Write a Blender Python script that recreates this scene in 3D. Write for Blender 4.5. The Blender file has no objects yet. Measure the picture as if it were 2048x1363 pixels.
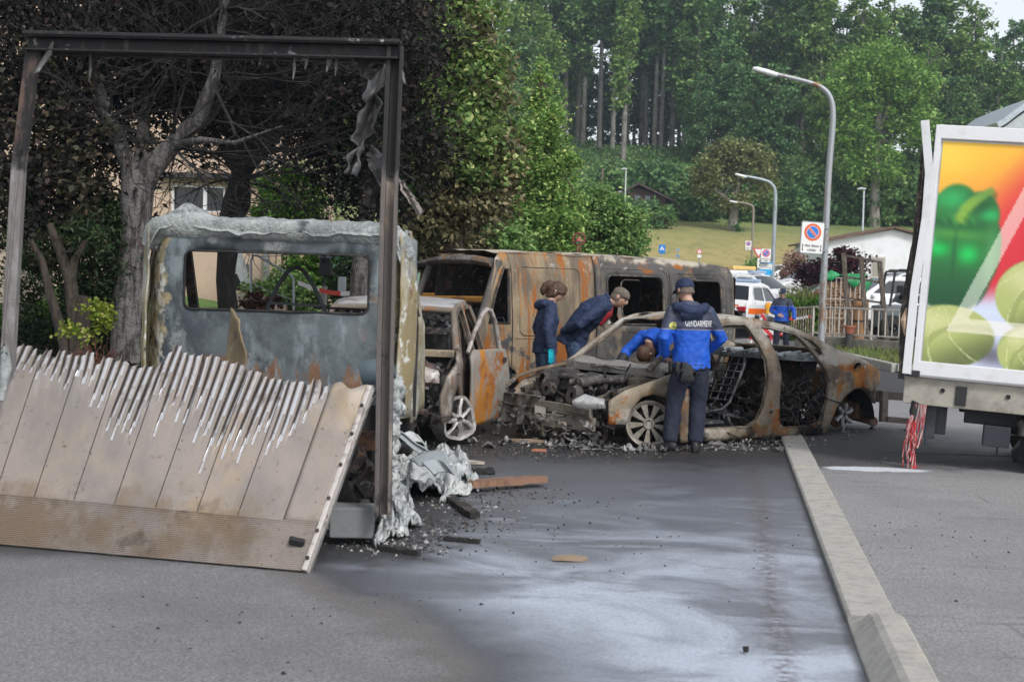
import bpy, bmesh, math, random
import numpy as np
from mathutils import Vector, Matrix, noise as mnoise
from mathutils.geometry import delaunay_2d_cdt
from mathutils.bvhtree import BVHTree
random.seed(7); rng = np.random.default_rng(7)
R_ = math.radians; PI = math.pi
scene = bpy.context.scene
col = scene.collection

# ------------------------------------------------------------------ camera
FPX, CX, CY = 2844.0, 1024.0, 681.5
ROLL = R_(1.8); PITCH = math.atan(114.5 / FPX); CAMZ = 1.675
cF = Vector((0, math.cos(PITCH), -math.sin(PITCH))); cU0 = Vector((0, math.sin(PITCH), math.cos(PITCH)))
cR = math.cos(ROLL) * Vector((1, 0, 0)) + math.sin(ROLL) * cU0
cU = -math.sin(ROLL) * Vector((1, 0, 0)) + math.cos(ROLL) * cU0
CAM = Vector((0, 0, CAMZ))
cd = bpy.data.cameras.new('camera'); cam = bpy.data.objects.new('camera', cd); col.objects.link(cam)
cam.matrix_world = Matrix(((cR.x, cU.x, -cF.x, CAM.x), (cR.y, cU.y, -cF.y, CAM.y), (cR.z, cU.z, -cF.z, CAM.z), (0, 0, 0, 1)))
cd.sensor_width = 36; cd.lens = FPX * 36 / 2048; cd.clip_start = .1; cd.clip_end = 2000
cd.dof.use_dof = True; cd.dof.focus_distance = 17.5; cd.dof.aperture_fstop = 4.5
scene.camera = cam
# ------------------------------------------------------------------ sky, sun, exposure
SUN_EL, SUN_AZ = R_(44), R_(150)      # azimuth clockwise from +Y (the viewing direction)
w = bpy.data.worlds.new('World'); scene.world = w; w.use_nodes = True
wn, wl = w.node_tree.nodes, w.node_tree.links
sky = wn.new('ShaderNodeTexSky'); sky.sky_type = 'NISHITA'; sky.sun_disc = False
sky.sun_elevation = SUN_EL; sky.sun_rotation = SUN_AZ; sky.dust_density = 2.2; sky.air_density = 1.0; sky.altitude = 500
hs = wn.new('ShaderNodeHueSaturation'); hs.inputs['Saturation'].default_value = .26
wl.new(sky.outputs[0], hs.inputs['Color']); wl.new(hs.outputs[0], wn['Background'].inputs['Color'])
wn['Background'].inputs['Strength'].default_value = .15
sd = bpy.data.lights.new('sun', 'SUN'); sun = bpy.data.objects.new('sun', sd); col.objects.link(sun)
sd.energy = 1.5; sd.angle = R_(12); sd.color = (1.0, .975, .945)
sv = Vector((math.sin(SUN_AZ) * math.cos(SUN_EL), math.cos(SUN_AZ) * math.cos(SUN_EL), math.sin(SUN_EL)))
sun.rotation_euler = (-sv).to_track_quat('-Z', 'Y').to_euler()
vs = scene.view_settings; vs.view_transform = 'Standard'; vs.look = 'None'; vs.gamma = 1; vs.use_curve_mapping = False
vs.exposure = 0.5
scene.render.film_transparent = False
try:
    scene.cycles.use_denoising = True; scene.cycles.max_bounces = 4; scene.cycles.diffuse_bounces = 2; scene.cycles.glossy_bounces = 2; scene.cycles.transmission_bounces = 2; scene.cycles.volume_bounces = 0; scene.cycles.transparent_max_bounces = 8
except Exception: pass

def ray(x, y): return cF + cR * ((x - CX) / FPX) + cU * ((CY - y) / FPX)
def P(x, y, d):
    r = ray(x, y); return CAM + r * (d / r.y)
def G(x, y, z=0.0):
    r = ray(x, y); return CAM + r * ((z - CAMZ) / r.z)

# ------------------------------------------------------------------ mesh builder
def basis(d, up=Vector((0, 0, 1))):
    d = Vector(d).normalized()
    if abs(d.dot(up)) > .98: up = Vector((0, 1, 0))
    s = d.cross(up).normalized(); return d, s, s.cross(d)
class MB:
    def __init__(s): s.v = []; s.f = []; s.m = []
    def add(s, vs, fs, mat=0):
        o = len(s.v); s.v += [tuple(q) for q in vs]; s.f += [tuple(i + o for i in f) for f in fs]; s.m += [mat] * len(fs); return s
    def box(s, c, size, rot=None, mat=0, tap=1.0):
        x, y, z = [k / 2 for k in size]; c = Vector(c)
        vs = [Vector((a * x * (tap if b2 > 0 else 1), b * y * (tap if b2 > 0 else 1), b2 * z)) for b2 in (-1, 1) for b in (-1, 1) for a in (-1, 1)]
        if rot is not None:
            if not isinstance(rot, Matrix): rot = Matrix.Rotation(rot[2], 3, 'Z') @ Matrix.Rotation(rot[1], 3, 'Y') @ Matrix.Rotation(rot[0], 3, 'X')
            vs = [rot @ q for q in vs]
        return s.add([q + c for q in vs], [(0, 2, 3, 1), (4, 5, 7, 6), (0, 1, 5, 4), (2, 6, 7, 3), (0, 4, 6, 2), (1, 3, 7, 5)], mat)
    def bar(s, a, b, w, h=None, mat=0, up=Vector((0, 0, 1))):
        a, b = Vector(a), Vector(b); h = h or w
        d, x, y = basis(b - a, up)
        vs = [q + x * (i * w / 2) + y * (j * h / 2) for q in (a, b) for i, j in ((-1, -1), (1, -1), (1, 1), (-1, 1))]
        return s.add(vs, [(3, 2, 1, 0), (4, 5, 6, 7), (0, 1, 5, 4), (1, 2, 6, 5), (2, 3, 7, 6), (3, 0, 4, 7)], mat)
    def tube(s, pts, r, n=8, mat=0, caps=True, flat=1.0, up=Vector((0, 0, 1))):
        pts = [Vector(q) for q in pts]; k = len(pts)
        r = [r] * k if not hasattr(r, '__len__') else r
        vs = []; px = None
        for i, q in enumerate(pts):
            d = (pts[min(i + 1, k - 1)] - pts[max(i - 1, 0)])
            if d.length < 1e-7: d = Vector((0, 0, 1))
            d.normalize()
            if px is None: _, px, _ = basis(d, up)
            px = (px - d * px.dot(d))
            px = px.normalized() if px.length > 1e-5 else basis(d)[1]
            py = d.cross(px)
            for j in range(n):
                a = 2 * PI * j / n; vs.append(q + px * (math.cos(a) * r[i]) + py * (math.sin(a) * r[i] * flat))
        fs = [(i * n + j, i * n + (j + 1) % n, (i + 1) * n + (j + 1) % n, (i + 1) * n + j) for i in range(k - 1) for j in range(n)]
        if caps: fs += [tuple(range(n - 1, -1, -1)), tuple((k - 1) * n + j for j in range(n))]
        return s.add(vs, fs, mat)
    def loft(s, secs, n=16, mat=0, caps=True):
        """secs: (center, axis_x vector, axis_y vector) half-axes of an ellipse (superellipse exponent 2.4)"""
        vs = []
        for c, ax, ay in secs:
            c, ax, ay = Vector(c), Vector(ax), Vector(ay)
            for j in range(n):
                a = 2 * PI * j / n; ca, sa = math.cos(a), math.sin(a); e = .84
                vs.append(c + ax * (math.copysign(abs(ca) ** e, ca)) + ay * (math.copysign(abs(sa) ** e, sa)))
        k = len(secs)
        fs = [(i * n + j, i * n + (j + 1) % n, (i + 1) * n + (j + 1) % n, (i + 1) * n + j) for i in range(k - 1) for j in range(n)]
        if caps: fs += [tuple(range(n - 1, -1, -1)), tuple((k - 1) * n + j for j in range(n))]
        return s.add(vs, fs, mat)
    def lathe(s, prof, n=20, M=Matrix.Identity(4), mat=0, close=False):
        vs = [M @ Vector((r * math.cos(2 * PI * j / n), r * math.sin(2 * PI * j / n), z)) for r, z in prof for j in range(n)]
        k = len(prof)
        fs = [(i * n + j, i * n + (j + 1) % n, (i + 1) * n + (j + 1) % n, (i + 1) * n + j) for i in range(k - 1) for j in range(n)]
        if close: fs += [tuple(range(n - 1, -1, -1)), tuple((k - 1) * n + j for j in range(n))]
        return s.add(vs, fs, mat)
    def sheet(s, fn, nu, nv, mat=0):
        vs = [fn(i / nu, j / nv) for j in range(nv + 1) for i in range(nu + 1)]
        return s.add(vs, [(j * (nu + 1) + i, j * (nu + 1) + i + 1, (j + 1) * (nu + 1) + i + 1, (j + 1) * (nu + 1) + i) for j in range(nv) for i in range(nu)], mat)
    def prism(s, poly, z0, z1, M=Matrix.Identity(4), mat=0):
        n = len(poly)
        vs = [M @ Vector((x, y, z)) for z in (z0, z1) for x, y in poly]
        return s.add(vs, [tuple(range(n - 1, -1, -1)), tuple(range(n, 2 * n))] + [(i, (i + 1) % n, n + (i + 1) % n, n + i) for i in range(n)], mat)
    def panel(s, outline, holes=(), fn=None, step=.12, mat=0):
        """triangulated 2-D outline with holes; fn maps (u,v) to 3-D"""
        fn = fn or (lambda u, v: (u, 0, v))
        def dense(loop):
            out = []
            for i, a in enumerate(loop):
                b = loop[(i + 1) % len(loop)]; L = math.hypot(b[0] - a[0], b[1] - a[1]); k = max(1, int(L / step))
                out += [(a[0] + (b[0] - a[0]) * t / k, a[1] + (b[1] - a[1]) * t / k) for t in range(k)]
            return out
        loops = [dense(outline)] + [dense(h) for h in holes]
        def inside(x, y):
            c = False
            for lp in loops:
                for i in range(len(lp)):
                    x1, y1 = lp[i]; x2, y2 = lp[i - 1]
                    if (y1 > y) != (y2 > y) and x < (x2 - x1) * (y - y1) / (y2 - y1) + x1: c = not c
            return c
        pts = []; edges = []
        for lp in loops:
            o = len(pts); pts += lp; edges += [(o + i, o + (i + 1) % len(lp)) for i in range(len(lp))]
        xs = [p[0] for p in outline]; ys = [p[1] for p in outline]
        x = min(xs) + step * .5; b0 = np.array(pts)
        while x < max(xs):
            y = min(ys) + step * .5
            while y < max(ys):
                if inside(x, y) and np.min((b0[:, 0] - x) ** 2 + (b0[:, 1] - y) ** 2) > (step * .45) ** 2: pts.append((x, y))
                y += step
            x += step
        r = delaunay_2d_cdt([Vector(q) for q in pts], edges, [], 0, 1e-5)
        V, Fs = r[0], r[2]
        fs = []
        for f in Fs:
            cx = sum(V[i].x for i in f) / len(f); cy = sum(V[i].y for i in f) / len(f)
            if inside(cx, cy): fs.append(tuple(f))
        return s.add([fn(q.x, q.y) for q in V], fs, mat)
    def jitter(s, amp, scale=3.0, seed=0.0):
        o = Vector((seed * 7.3, seed * 3.1, seed))
        s.v = [tuple(Vector(q) + mnoise.noise_vector(Vector(q) * scale + o) * amp) for q in s.v]; return s
    def xf(s, M): s.v = [tuple(M @ Vector(q)) for q in s.v]; return s
    def merge(s, o): return s.add(o.v, o.f, 0)
    def build(s, name, mats, parent=None, smooth=None, solid=None, bevel=None, remesh=None, sub=0, disp=None, doubles=False):
        me = bpy.data.meshes.new(name); me.from_pydata(s.v, [], s.f)
        mats = mats if isinstance(mats, (list, tuple)) else [mats]
        for m in mats: me.materials.append(m)
        if len(mats) > 1: me.polygons.foreach_set('material_index', s.m)
        if doubles:
            bm = bmesh.new(); bm.from_mesh(me); bmesh.ops.remove_doubles(bm, verts=bm.verts, dist=1e-4); bmesh.ops.recalc_face_normals(bm, faces=bm.faces); bm.to_mesh(me); bm.free()
        if smooth is not None:
            me.polygons.foreach_set('use_smooth', [True] * len(me.polygons)); me.set_sharp_from_angle(angle=R_(smooth))
        me.update()
        o = bpy.data.objects.new(name, me); col.objects.link(o); o.parent = parent
        if remesh:
            md = o.modifiers.new('r', 'REMESH'); md.mode = 'VOXEL'; md.voxel_size = remesh; md.use_smooth_shade = True
            md = o.modifiers.new('s', 'SMOOTH'); md.factor = .5; md.iterations = 3
        if disp:
            tx = bpy.data.textures.new(name, 'CLOUDS'); tx.noise_scale = disp[1]; tx.noise_depth = 2
            md = o.modifiers.new('d', 'DISPLACE'); md.texture = tx; md.strength = disp[0]; md.texture_coords = 'LOCAL'
            t2 = bpy.data.textures.new(name, 'CLOUDS'); t2.noise_scale = disp[1] * .4; t2.noise_depth = 1; md = o.modifiers.new('d2', 'DISPLACE'); md.texture = t2; md.strength = disp[0] * .5; md.texture_coords = 'LOCAL'
        if solid:
            md = o.modifiers.new('t', 'SOLIDIFY'); md.thickness = solid; md.offset = 0
        if bevel:
            md = o.modifiers.new('b', 'BEVEL'); md.width = bevel; md.segments = 2; md.limit_method = 'ANGLE'; md.angle_limit = R_(40)
        if sub:
            md = o.modifiers.new('u', 'SUBSURF'); md.levels = sub; md.render_levels = sub
        return o

def tag(o, label, cat=None, group=None, kind=None):
    if label: o['label'] = label
    if cat: o['category'] = cat
    if group: o['group'] = group
    if kind: o['kind'] = kind
    return o
def thing(name, label, cat, loc=(0, 0, 0), rz=0.0, group=None):
    o = bpy.data.objects.new(name, None); col.objects.link(o); o.location = loc; o.rotation_euler = (0, 0, rz); o.empty_display_size = .1
    return tag(o, label, cat, group)
def copy_tree(o, parent=None):
    c = o.copy(); col.objects.link(c); c.parent = parent
    for ch in list(o.children): copy_tree(ch, c)
    return c

# ------------------------------------------------------------------ materials
def c4(c): return (c[0], c[1], c[2], 1.0)
class NT:
    def __init__(s, name):
        s.m = bpy.data.materials.new(name); s.m.use_nodes = True; s.t = s.m.node_tree; s.b = s.t.nodes['Principled BSDF']; s._o = None
    def set(s, sock, v):
        if isinstance(v, bpy.types.NodeSocket): s.t.links.new(v, sock)
        elif isinstance(v, (tuple, list)) and sock.type == 'RGBA': sock.default_value = c4(v)
        else: sock.default_value = v
    def new(s, typ, ins=None, **kw):
        n = s.t.nodes.new('ShaderNode' + typ)
        for k, v in kw.items(): setattr(n, k, v)
        for k, v in (ins or {}).items(): s.set(n.inputs[k], v)
        return n
    def obj(s):
        if s._o is None: s._o = s.new('TexCoord').outputs['Object']
        return s._o
    def map(s, scale=(1, 1, 1), loc=(0, 0, 0), rot=(0, 0, 0), vec=None):
        return s.new('Mapping', {0: vec or s.obj(), 'Scale': scale, 'Location': loc, 'Rotation': rot}).outputs[0]
    def noise(s, scale, detail=5, rough=.6, vec=None, dist=0.0):
        return s.new('TexNoise', {'Vector': vec or s.obj(), 'Scale': scale, 'Detail': detail, 'Roughness': rough, 'Distortion': dist}).outputs[0]
    def math(s, op, a, b=0.0, clamp=False): return s.new('Math', {0: a, 1: b}, operation=op, use_clamp=clamp).outputs[0]
    def ss(s, x, lo, hi): return s.new('MapRange', {0: x, 1: lo, 2: hi, 3: 0.0, 4: 1.0}, interpolation_type='SMOOTHSTEP').outputs[0]
    def mix(s, f, a, b, blend='MIX'):
        n = s.new('Mix', data_type='RGBA', blend_type=blend); s.set(n.inputs[0], f); s.set(n.inputs[6], a); s.set(n.inputs[7], b); return n.outputs[2]
    def sep(s, vec=None): return s.new('SeparateXYZ', {0: vec or s.obj()}).outputs
    def island(s): return s.new('NewGeometry').outputs['Random Per Island']
    def bump(s, h, strength=.3, dist=.02):
        n = s.new('Bump', {'Height': h, 'Strength': strength, 'Distance': dist}); s.t.links.new(n.outputs[0], s.b.inputs['Normal'])
    def done(s, color, rough=.8, metal=0.0, spec=None):
        s.set(s.b.inputs['Base Color'], color); s.set(s.b.inputs['Roughness'], rough); s.set(s.b.inputs['Metallic'], metal)
        if spec is not None: s.set(s.b.inputs['Specular IOR Level'], spec)
        return s.m
def layered(name, base, layers=(), rough=.8, metal=0.0, bump=.25, bscale=25.0, spec=None, rvar=0.0, bd=.02):
    """base colour with noise-edged patches laid over it: (colour, scale, lo, hi[, options])"""
    t = NT(name); c = base; off = 0
    for L in layers:
        o = L[4] if len(L) > 4 else {}
        off += 3.7
        v = t.map(scale=o.get('st', (1, 1, 1)), loc=(off, off * .7, off * 1.3))
        f = t.noise(L[1], o.get('d', 9), o.get('r', .68), v, o.get('w', 0.0))
        if 'ax' in o:
            ax, a, b, k = o['ax']; g = t.ss(t.sep()[ax], a, b); f = t.math('ADD', f, t.math('MULTIPLY', t.math('SUBTRACT', g, 1.0), k))
        c = t.mix(t.math('MULTIPLY', t.ss(f, L[2], L[3]), o.get('a', 1.0)), c, L[0])
    n = t.noise(bscale, 6, .65)
    if bump: t.bump(n, bump, bd)
    r = t.math('ADD', rough - rvar / 2, t.math('MULTIPLY', n, rvar)) if rvar else rough
    return t.done(c, r, metal, spec)
def plain(name, c, rough=.6, metal=0.0, var=.12, scale=6.0, bump=0.0, spec=None):
    d = tuple(k * (1 - var * 2) for k in c)
    return layered(name, c, [(d, scale, .35, .7)], rough, metal, bump, 60.0, spec)
def emission(name, c, k):
    t = NT(name); t.set(t.b.inputs['Emission Color'], c); t.b.inputs['Emission Strength'].default_value = k; return t.done(c, .4)

SOOT = (.018, .017, .018); RUST = (.30, .105, .022); TAN = (.30, .22, .15); ASH = (.52, .51, .49); GREY = (.15, .15, .155)
M = {}
M['soot'] = layered('soot', SOOT, [((.07, .062, .058), 9, .5, .72), ((.24, .23, .22), 22, .62, .75, {'a': .7})], .92, 0, .5, 30)
M['char'] = layered('charred_mix', (.022, .02, .02), [((.10, .07, .055), 7, .48, .66), ((.30, .29, .28), 14, .58, .7), ((.22, .085, .03), 5, .6, .72, {'a': .8}), ((.10, .13, .17), 9, .62, .7, {'a': .5})], .88, 0, .6, 24)
def burnt(name, base, rust=.5, ash=.5, soot=.5, tan=.5, streak=(1, 1, 1), seed=0.0, scale=1.0):
    h = lambda k: .72 - .34 * k
    return layered(name, base, [
        (TAN, 2.2 * scale, h(tan), h(tan) + .12, {'st': streak, 'w': .6}),
        (RUST, 1.6 * scale, h(rust), h(rust) + .07, {'st': streak, 'd': 7, 'w': .3}),
        (tuple(k * 1.5 for k in RUST), 5 * scale, h(rust) + .06, h(rust) + .16, {'st': streak, 'd': 7, 'a': .6}),
        (SOOT, 1.4 * scale, h(soot), h(soot) + .1, {'st': streak, 'd': 7, 'a': .9}),
        (ASH, 3.0 * scale, h(ash), h(ash) + .1, {'st': streak, 'd': 8, 'a': .85}),
        (ASH, 26.0, .62, .72, {'a': .5}), (SOOT, 34.0, .63, .72, {'a': .6})], .82, .15, .22, 18, .3, .12)
M['iron'] = layered('dark_iron', (.035, .033, .034), [((.16, .10, .065), 4, .5, .68), ((.28, .27, .26), 11, .6, .72)], .75, .3, .3, 30)
M['steel_dark'] = layered('blackened_steel', (.016, .016, .018), [((.075, .072, .07), 5, .54, .72, {'st': (3, 3, .6)}), ((.42, .40, .40), 9, .62, .72), ((.17, .08, .04), 3, .6, .7, {'a': .6})], .6, .3, .25, 30)
M['rubber'] = layered('rubber', (.018, .018, .018), [((.05, .05, .05), 12, .5, .7)], .85, 0, .2, 40)
M['glass'] = NT('dark_glass').done((.015, .02, .025), .06, 0.0)
M['white_paint'] = plain('white_paint', (.74, .75, .76), .35, 0, .04)
M['galv'] = layered('galvanised_steel', (.36, .40, .43), [((.25, .28, .30), 8, .45, .65, {'st': (1, 1, .3)})], .45, .45, .05, 30)
M['black'] = plain('black_plastic', (.02, .02, .022), .6)
# ================================================================== SETTING
def sstep(a, b, x):
    t = np.clip((np.asarray(x, float) - a) / (b - a), 0, 1); return t * t * (3 - 2 * t)
_ty = [-20, 42, 50, 60, 80, 100, 150, 170, 190, 200, 230, 300, 420]; _tz = [0, 0, .55, 1.0, 1.55, 2.3, 9.4, 13.5, 20.0, 20.6, 17, 6, -10]
def garden_edge(y): return np.interp(y, [0, 7, 9.5, 13, 17, 26, 40, 60], [-9, -6.5, -3.75, -3.4, -2.15, -2.3, -2.0, -1.0])
def base_z(x, y): return np.interp(y, _ty, _tz)
def tz(x, y):
    x, y = np.asarray(x, float), np.asarray(y, float)
    t = garden_edge(y) - x
    g = (.5 * sstep(0, 1.8, t) + .45 * sstep(2.5, 7, t) + .35 * sstep(17, 27, y) * sstep(.2, 2, t)) * (1 - sstep(40, 60, y)) * sstep(6, 10, y)
    roughn = .5 * np.sin(x * .11 + y * .05) * sstep(110, 150, y) + .8 * np.sin(x * .045 + 1.3) * sstep(140, 190, y)
    return base_z(x, y) + g + roughn
xs = np.unique(np.concatenate([np.linspace(-160, -14, 22), np.linspace(-14, 16, 61), np.linspace(16, 200, 30)]))
ys = np.unique(np.concatenate([np.linspace(-20, 5, 6), np.linspace(5, 62, 77), np.linspace(62, 215, 62), np.linspace(215, 420, 10)]))
XX, YY = np.meshgrid(xs, ys); ZZ = tz(XX, YY) - .012
mb = MB(); nx = len(xs)
mb.add(list(zip(XX.ravel(), YY.ravel(), ZZ.ravel())), [(j * nx + i, j * nx + i + 1, (j + 1) * nx + i + 1, (j + 1) * nx + i) for j in range(len(ys) - 1) for i in range(nx - 1)])
t = NT('ground'); sx, sy, sz = t.sep()
yn = t.math('ADD', sy, t.math('MULTIPLY', t.math('SUBTRACT', t.noise(.12, 4), .5), 26.0))
soil = t.mix(t.ss(t.noise(1.2, 6), .42, .6), (.035, .028, .02), (.05, .075, .022))
soil = t.mix(t.ss(t.noise(9, 6), .52, .66), soil, (.012, .011, .01))
soil = t.mix(t.math('MULTIPLY', t.ss(sy, 22, 27), t.ss(t.noise(.7, 3), .3, .45)), soil, (.11, .2, .045))
mead = t.mix(t.ss(yn, 104, 112), (.15, .21, .06), (.37, .30, .115))
mead = t.mix(t.ss(yn, 118, 130), mead, (.27, .26, .09))
mead = t.mix(t.ss(yn, 132, 146), mead, (.17, .215, .065))
mead = t.mix(t.math('MULTIPLY', t.ss(t.noise(.9, 8, .7, t.map((1, .35, 1))), .45, .65), .55), mead, (.13, .165, .05))
mead = t.mix(t.math('MULTIPLY', t.ss(t.noise(5, 6, .8), .55, .7), .5), mead, (.33, .27, .12))
floor = t.mix(t.ss(t.noise(.35, 8, .7), .4, .6), (.03, .065, .02), (.075, .125, .035))
c = t.mix(t.ss(sy, 56, 66), soil, mead); c = t.mix(t.ss(yn, 148, 156), c, floor)
t.bump(t.noise(12, 8, .7), .6, .05)
ground = mb.build('ground', t.done(c, .95), smooth=60); tag(ground, None, kind='structure')

# ---- asphalt road with wet, foam-stained and scorched areas
KA, KB = G(1575, 915), G(1700, 1258)                       # road-side line of the kerb
kd = (KA - KB).normalized(); kn = Vector((kd.y, -kd.x, 0))  # kn points to the pavement side
def kerb_x(y): return KB.x + (y - KB.y) * kd.x / kd.y
road_poly = [(-9, -8), (-9, 3), (-6.6, 7), (-4.0, 9.7), (-3.5, 13), (-2.3, 17), (-2.4, 26), (-2.1, 40), (-1.0, 50), (6, 62), (14, 70), (40, 78), (60, 78), (60, 66), (30, 62), (14, 52), (11.0, 44), (8.6, 41.5), (8.4, 31), (8.2, 24.0), (kerb_x(24) + .02, 24.0), (kerb_x(-8) + .02, -8)]
def flatz(dz): return lambda u, v: (u, v, float(base_z(u, v)) + dz + (.03 if v > 44 else 0))
t = NT('asphalt_road'); sx, sy, sz = t.sep()
def lin(t, sx, sy, ax, ay, nx_, ny_):   # signed distance to a line through (ax,ay) with normal (nx_,ny_)
    return t.math('ADD', t.math('MULTIPLY', t.math('SUBTRACT', sx, ax), nx_), t.math('MULTIPLY', t.math('SUBTRACT', sy, ay), ny_))
spk = t.noise(70, 4, .85); n_big = t.noise(.8, 6, .6); n_mid = t.noise(3.0, 7, .65)
dry = t.mix(t.ss(spk, .34, .68), (.095, .094, .098), (.285, .283, .292)); dry = t.mix(t.math('MULTIPLY', t.ss(n_big, .4, .62), .35), dry, (.10, .097, .095))
wl_ = lin(t, sx, sy, -.62, 7.02, .886, .464)
wl_n = t.math('ADD', wl_, t.math('MULTIPLY', t.math('SUBTRACT', n_big, .5), 1.1))
wet = t.ss(wl_n, -.12, .16)
streak = t.noise(.8, 5, .55, t.map((.85, 1.2, 1), rot=(0, 0, .35)), 1.0)
streak2 = t.noise(1.6, 7, .62, t.map((.7, 1.4, 1), (4, 2, 0), (0, 0, .25)), .9)
wetc = t.mix(t.ss(t.noise(60, 4, .8), .3, .7), (.052, .056, .064), (.105, .11, .122))
near = t.ss(sy, 12.5, 6.8)                                    # foam residue lies on the nearer stretch
film = t.math('MULTIPLY', t.math('MULTIPLY', t.ss(wl_n, .0, 1.0), near), t.math('ADD', .25, t.math('MULTIPLY', t.ss(streak, .36, .62), 1.0)))
spots = t.math('MULTIPLY', t.ss(t.noise(1.3, 9, .66, t.map((.8, 1.5, 1), (9, 4, 0), (0, 0, .3)), .6), .47, .64), t.math('MULTIPLY', .75, t.ss(sy, 13.5, 8.0)))
foam = t.math('MAXIMUM', film, t.math('MULTIPLY', spots, t.ss(wl_n, .1, .6)))
foamr = t.math('MULTIPLY', t.ss(t.math('SUBTRACT', 1.5, t.math('ABSOLUTE', t.math('SUBTRACT', lin(t, sx, sy, KB.x, KB.y, kn.x, kn.y), -.95)))  , .75, 1.5), t.ss(sy, 9.2, 7.4))
foam = t.math('MAXIMUM', foam, t.math('MULTIPLY', foamr, t.ss(streak2, .25, .62)))
foam = t.math('MULTIPLY', foam, t.math('ADD', .62, t.math('MULTIPLY', t.ss(t.noise(45, 6, .85), .32, .66), .5)))
wetc = t.mix(t.math('MULTIPLY', foam, .86, True), wetc, (.45, .50, .58))
wetc = t.mix(t.math('MULTIPLY', t.ss(streak2, .52, .70), .5), wetc, (.09, .095, .11))
kdist = lin(t, sx, sy, KB.x, KB.y, kn.x, kn.y)
gut = t.math('SUBTRACT', 1.0, t.math('MULTIPLY', t.math('ABSOLUTE', t.math('ADD', kdist, t.math('ADD', .30, t.math('MULTIPLY', n_mid, .12)))), 9.0), True)
wetc = t.mix(t.math('MULTIPLY', t.math('MULTIPLY', gut, t.ss(t.noise(14, 6, .75), .4, .6)), .8), wetc, (.085, .06, .055))
wetc = t.mix(t.math('MULTIPLY', t.ss(t.math('ADD', kdist, t.math('MULTIPLY', n_mid, .08)), -.03, .03), .8), wetc, (.03, .03, .033))
c = t.mix(wet, dry, wetc)
edge_l = t.math('MULTIPLY', t.ss(wl_n, -.3, -.02), t.math('SUBTRACT', 1.0, wet)); c = t.mix(t.math('MULTIPLY', edge_l, .6), c, (.09, .078, .066))
# soot where the vehicles burnt, and near-black ground around and under the truck
burn = t.ss(t.math('ADD', sy, t.math('MULTIPLY', n_mid, 2.6)), 13.9, 15.6); burn = t.math('MULTIPLY', burn, t.ss(sy, 27, 22))
c = t.mix(t.math('MULTIPLY', burn, .92), c, (.022, .021, .022))
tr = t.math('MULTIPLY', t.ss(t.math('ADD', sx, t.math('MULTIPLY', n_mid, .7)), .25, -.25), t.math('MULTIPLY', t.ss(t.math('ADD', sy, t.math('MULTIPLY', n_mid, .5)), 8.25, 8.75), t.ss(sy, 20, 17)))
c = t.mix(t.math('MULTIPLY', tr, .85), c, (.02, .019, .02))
c = t.mix(t.math('MULTIPLY', t.ss(t.noise(30, 5, .7), .66, .72), .6), c, (.03, .029, .028))
c = t.mix(t.ss(sy, 30, 36), c, (.24, .235, .23))
wr = t.math('MULTIPLY', wet, t.ss(sy, 26, 20))
rg = t.math('SUBTRACT', .88, t.math('MULTIPLY', t.math('MULTIPLY', wr, t.math('SUBTRACT', 1.0, t.math('MULTIPLY', foam, .4))), .42))
t.bump(t.noise(110, 4, .8), .35, .006)
mb = MB().panel(road_poly, fn=flatz(.004), step=1.2)
road = mb.build('road', t.done(c, rg)); tag(road, None, kind='structure')

# ---- pavement on the right of the kerb
KW = .25
pav_poly = [(kerb_x(-8) + KW, -8), (kerb_x(24) + KW, 24), (8.2, 24), (8.4, 31.1), (60, 29.5), (60, -8)]
t = NT('asphalt_pavement'); sx, sy, sz = t.sep()
spk = t.noise(62, 4, .85); nb = t.noise(.7, 6, .6); nm = t.noise(3.2, 7, .65)
c = t.mix(t.ss(spk, .34, .68), (.14, .138, .14), (.355, .352, .355)); c = t.mix(t.math('MULTIPLY', t.ss(nb, .42, .62), .35), c, (.15, .147, .147))
c = t.mix(t.math('MULTIPLY', t.ss(t.noise(2.2, 7, .7, t.map((.4, 3.5, 1), rot=(0, 0, .12))), .57, .68), .5), c, (.085, .083, .082))
c = t.mix(t.math('MULTIPLY', t.ss(t.noise(1.6, 3, .5, t.map((7, .35, 1), rot=(0, 0, -.55))), .67, .71), .45), c, (.09, .088, .087))
sootm = t.math('MULTIPLY', t.ss(t.math('ADD', t.math('ADD', sy, t.math('MULTIPLY', nm, 1.8)), t.math('MULTIPLY', sx, -.25)), 13.0, 13.9), t.ss(t.math('ADD', sx, nm), 6.2, 4.6))
c = t.mix(t.math('MULTIPLY', t.math('MULTIPLY', sootm, t.ss(sy, 19.5, 17)), .88), c, (.035, .034, .034))
PU = G(1745, 945)
ex = t.math('MULTIPLY', t.math('SUBTRACT', sx, PU.x), 1.75); ey = t.math('MULTIPLY', t.math('SUBTRACT', sy, PU.y), 5.2)
el = t.math('ADD', t.math('ADD', t.math('MULTIPLY', ex, ex), t.math('MULTIPLY', ey, ey)), t.math('MULTIPLY', t.math('SUBTRACT', nm, .5), 1.6))
c = t.mix(t.math('MULTIPLY', t.ss(el, 1.0, .5), t.ss(t.noise(26, 5, .8), .28, .5)), c, (.55, .58, .62))
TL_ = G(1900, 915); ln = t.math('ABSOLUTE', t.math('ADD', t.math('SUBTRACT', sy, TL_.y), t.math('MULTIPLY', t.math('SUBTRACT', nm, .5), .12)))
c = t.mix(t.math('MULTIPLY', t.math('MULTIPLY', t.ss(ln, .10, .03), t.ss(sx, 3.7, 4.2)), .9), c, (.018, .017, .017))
c = t.mix(t.math('MULTIPLY', t.ss(t.noise(14, 4, .6), .70, .74), .7), c, (.05, .048, .046))
t.bump(t.noise(95, 4, .8), .35, .006)
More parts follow.
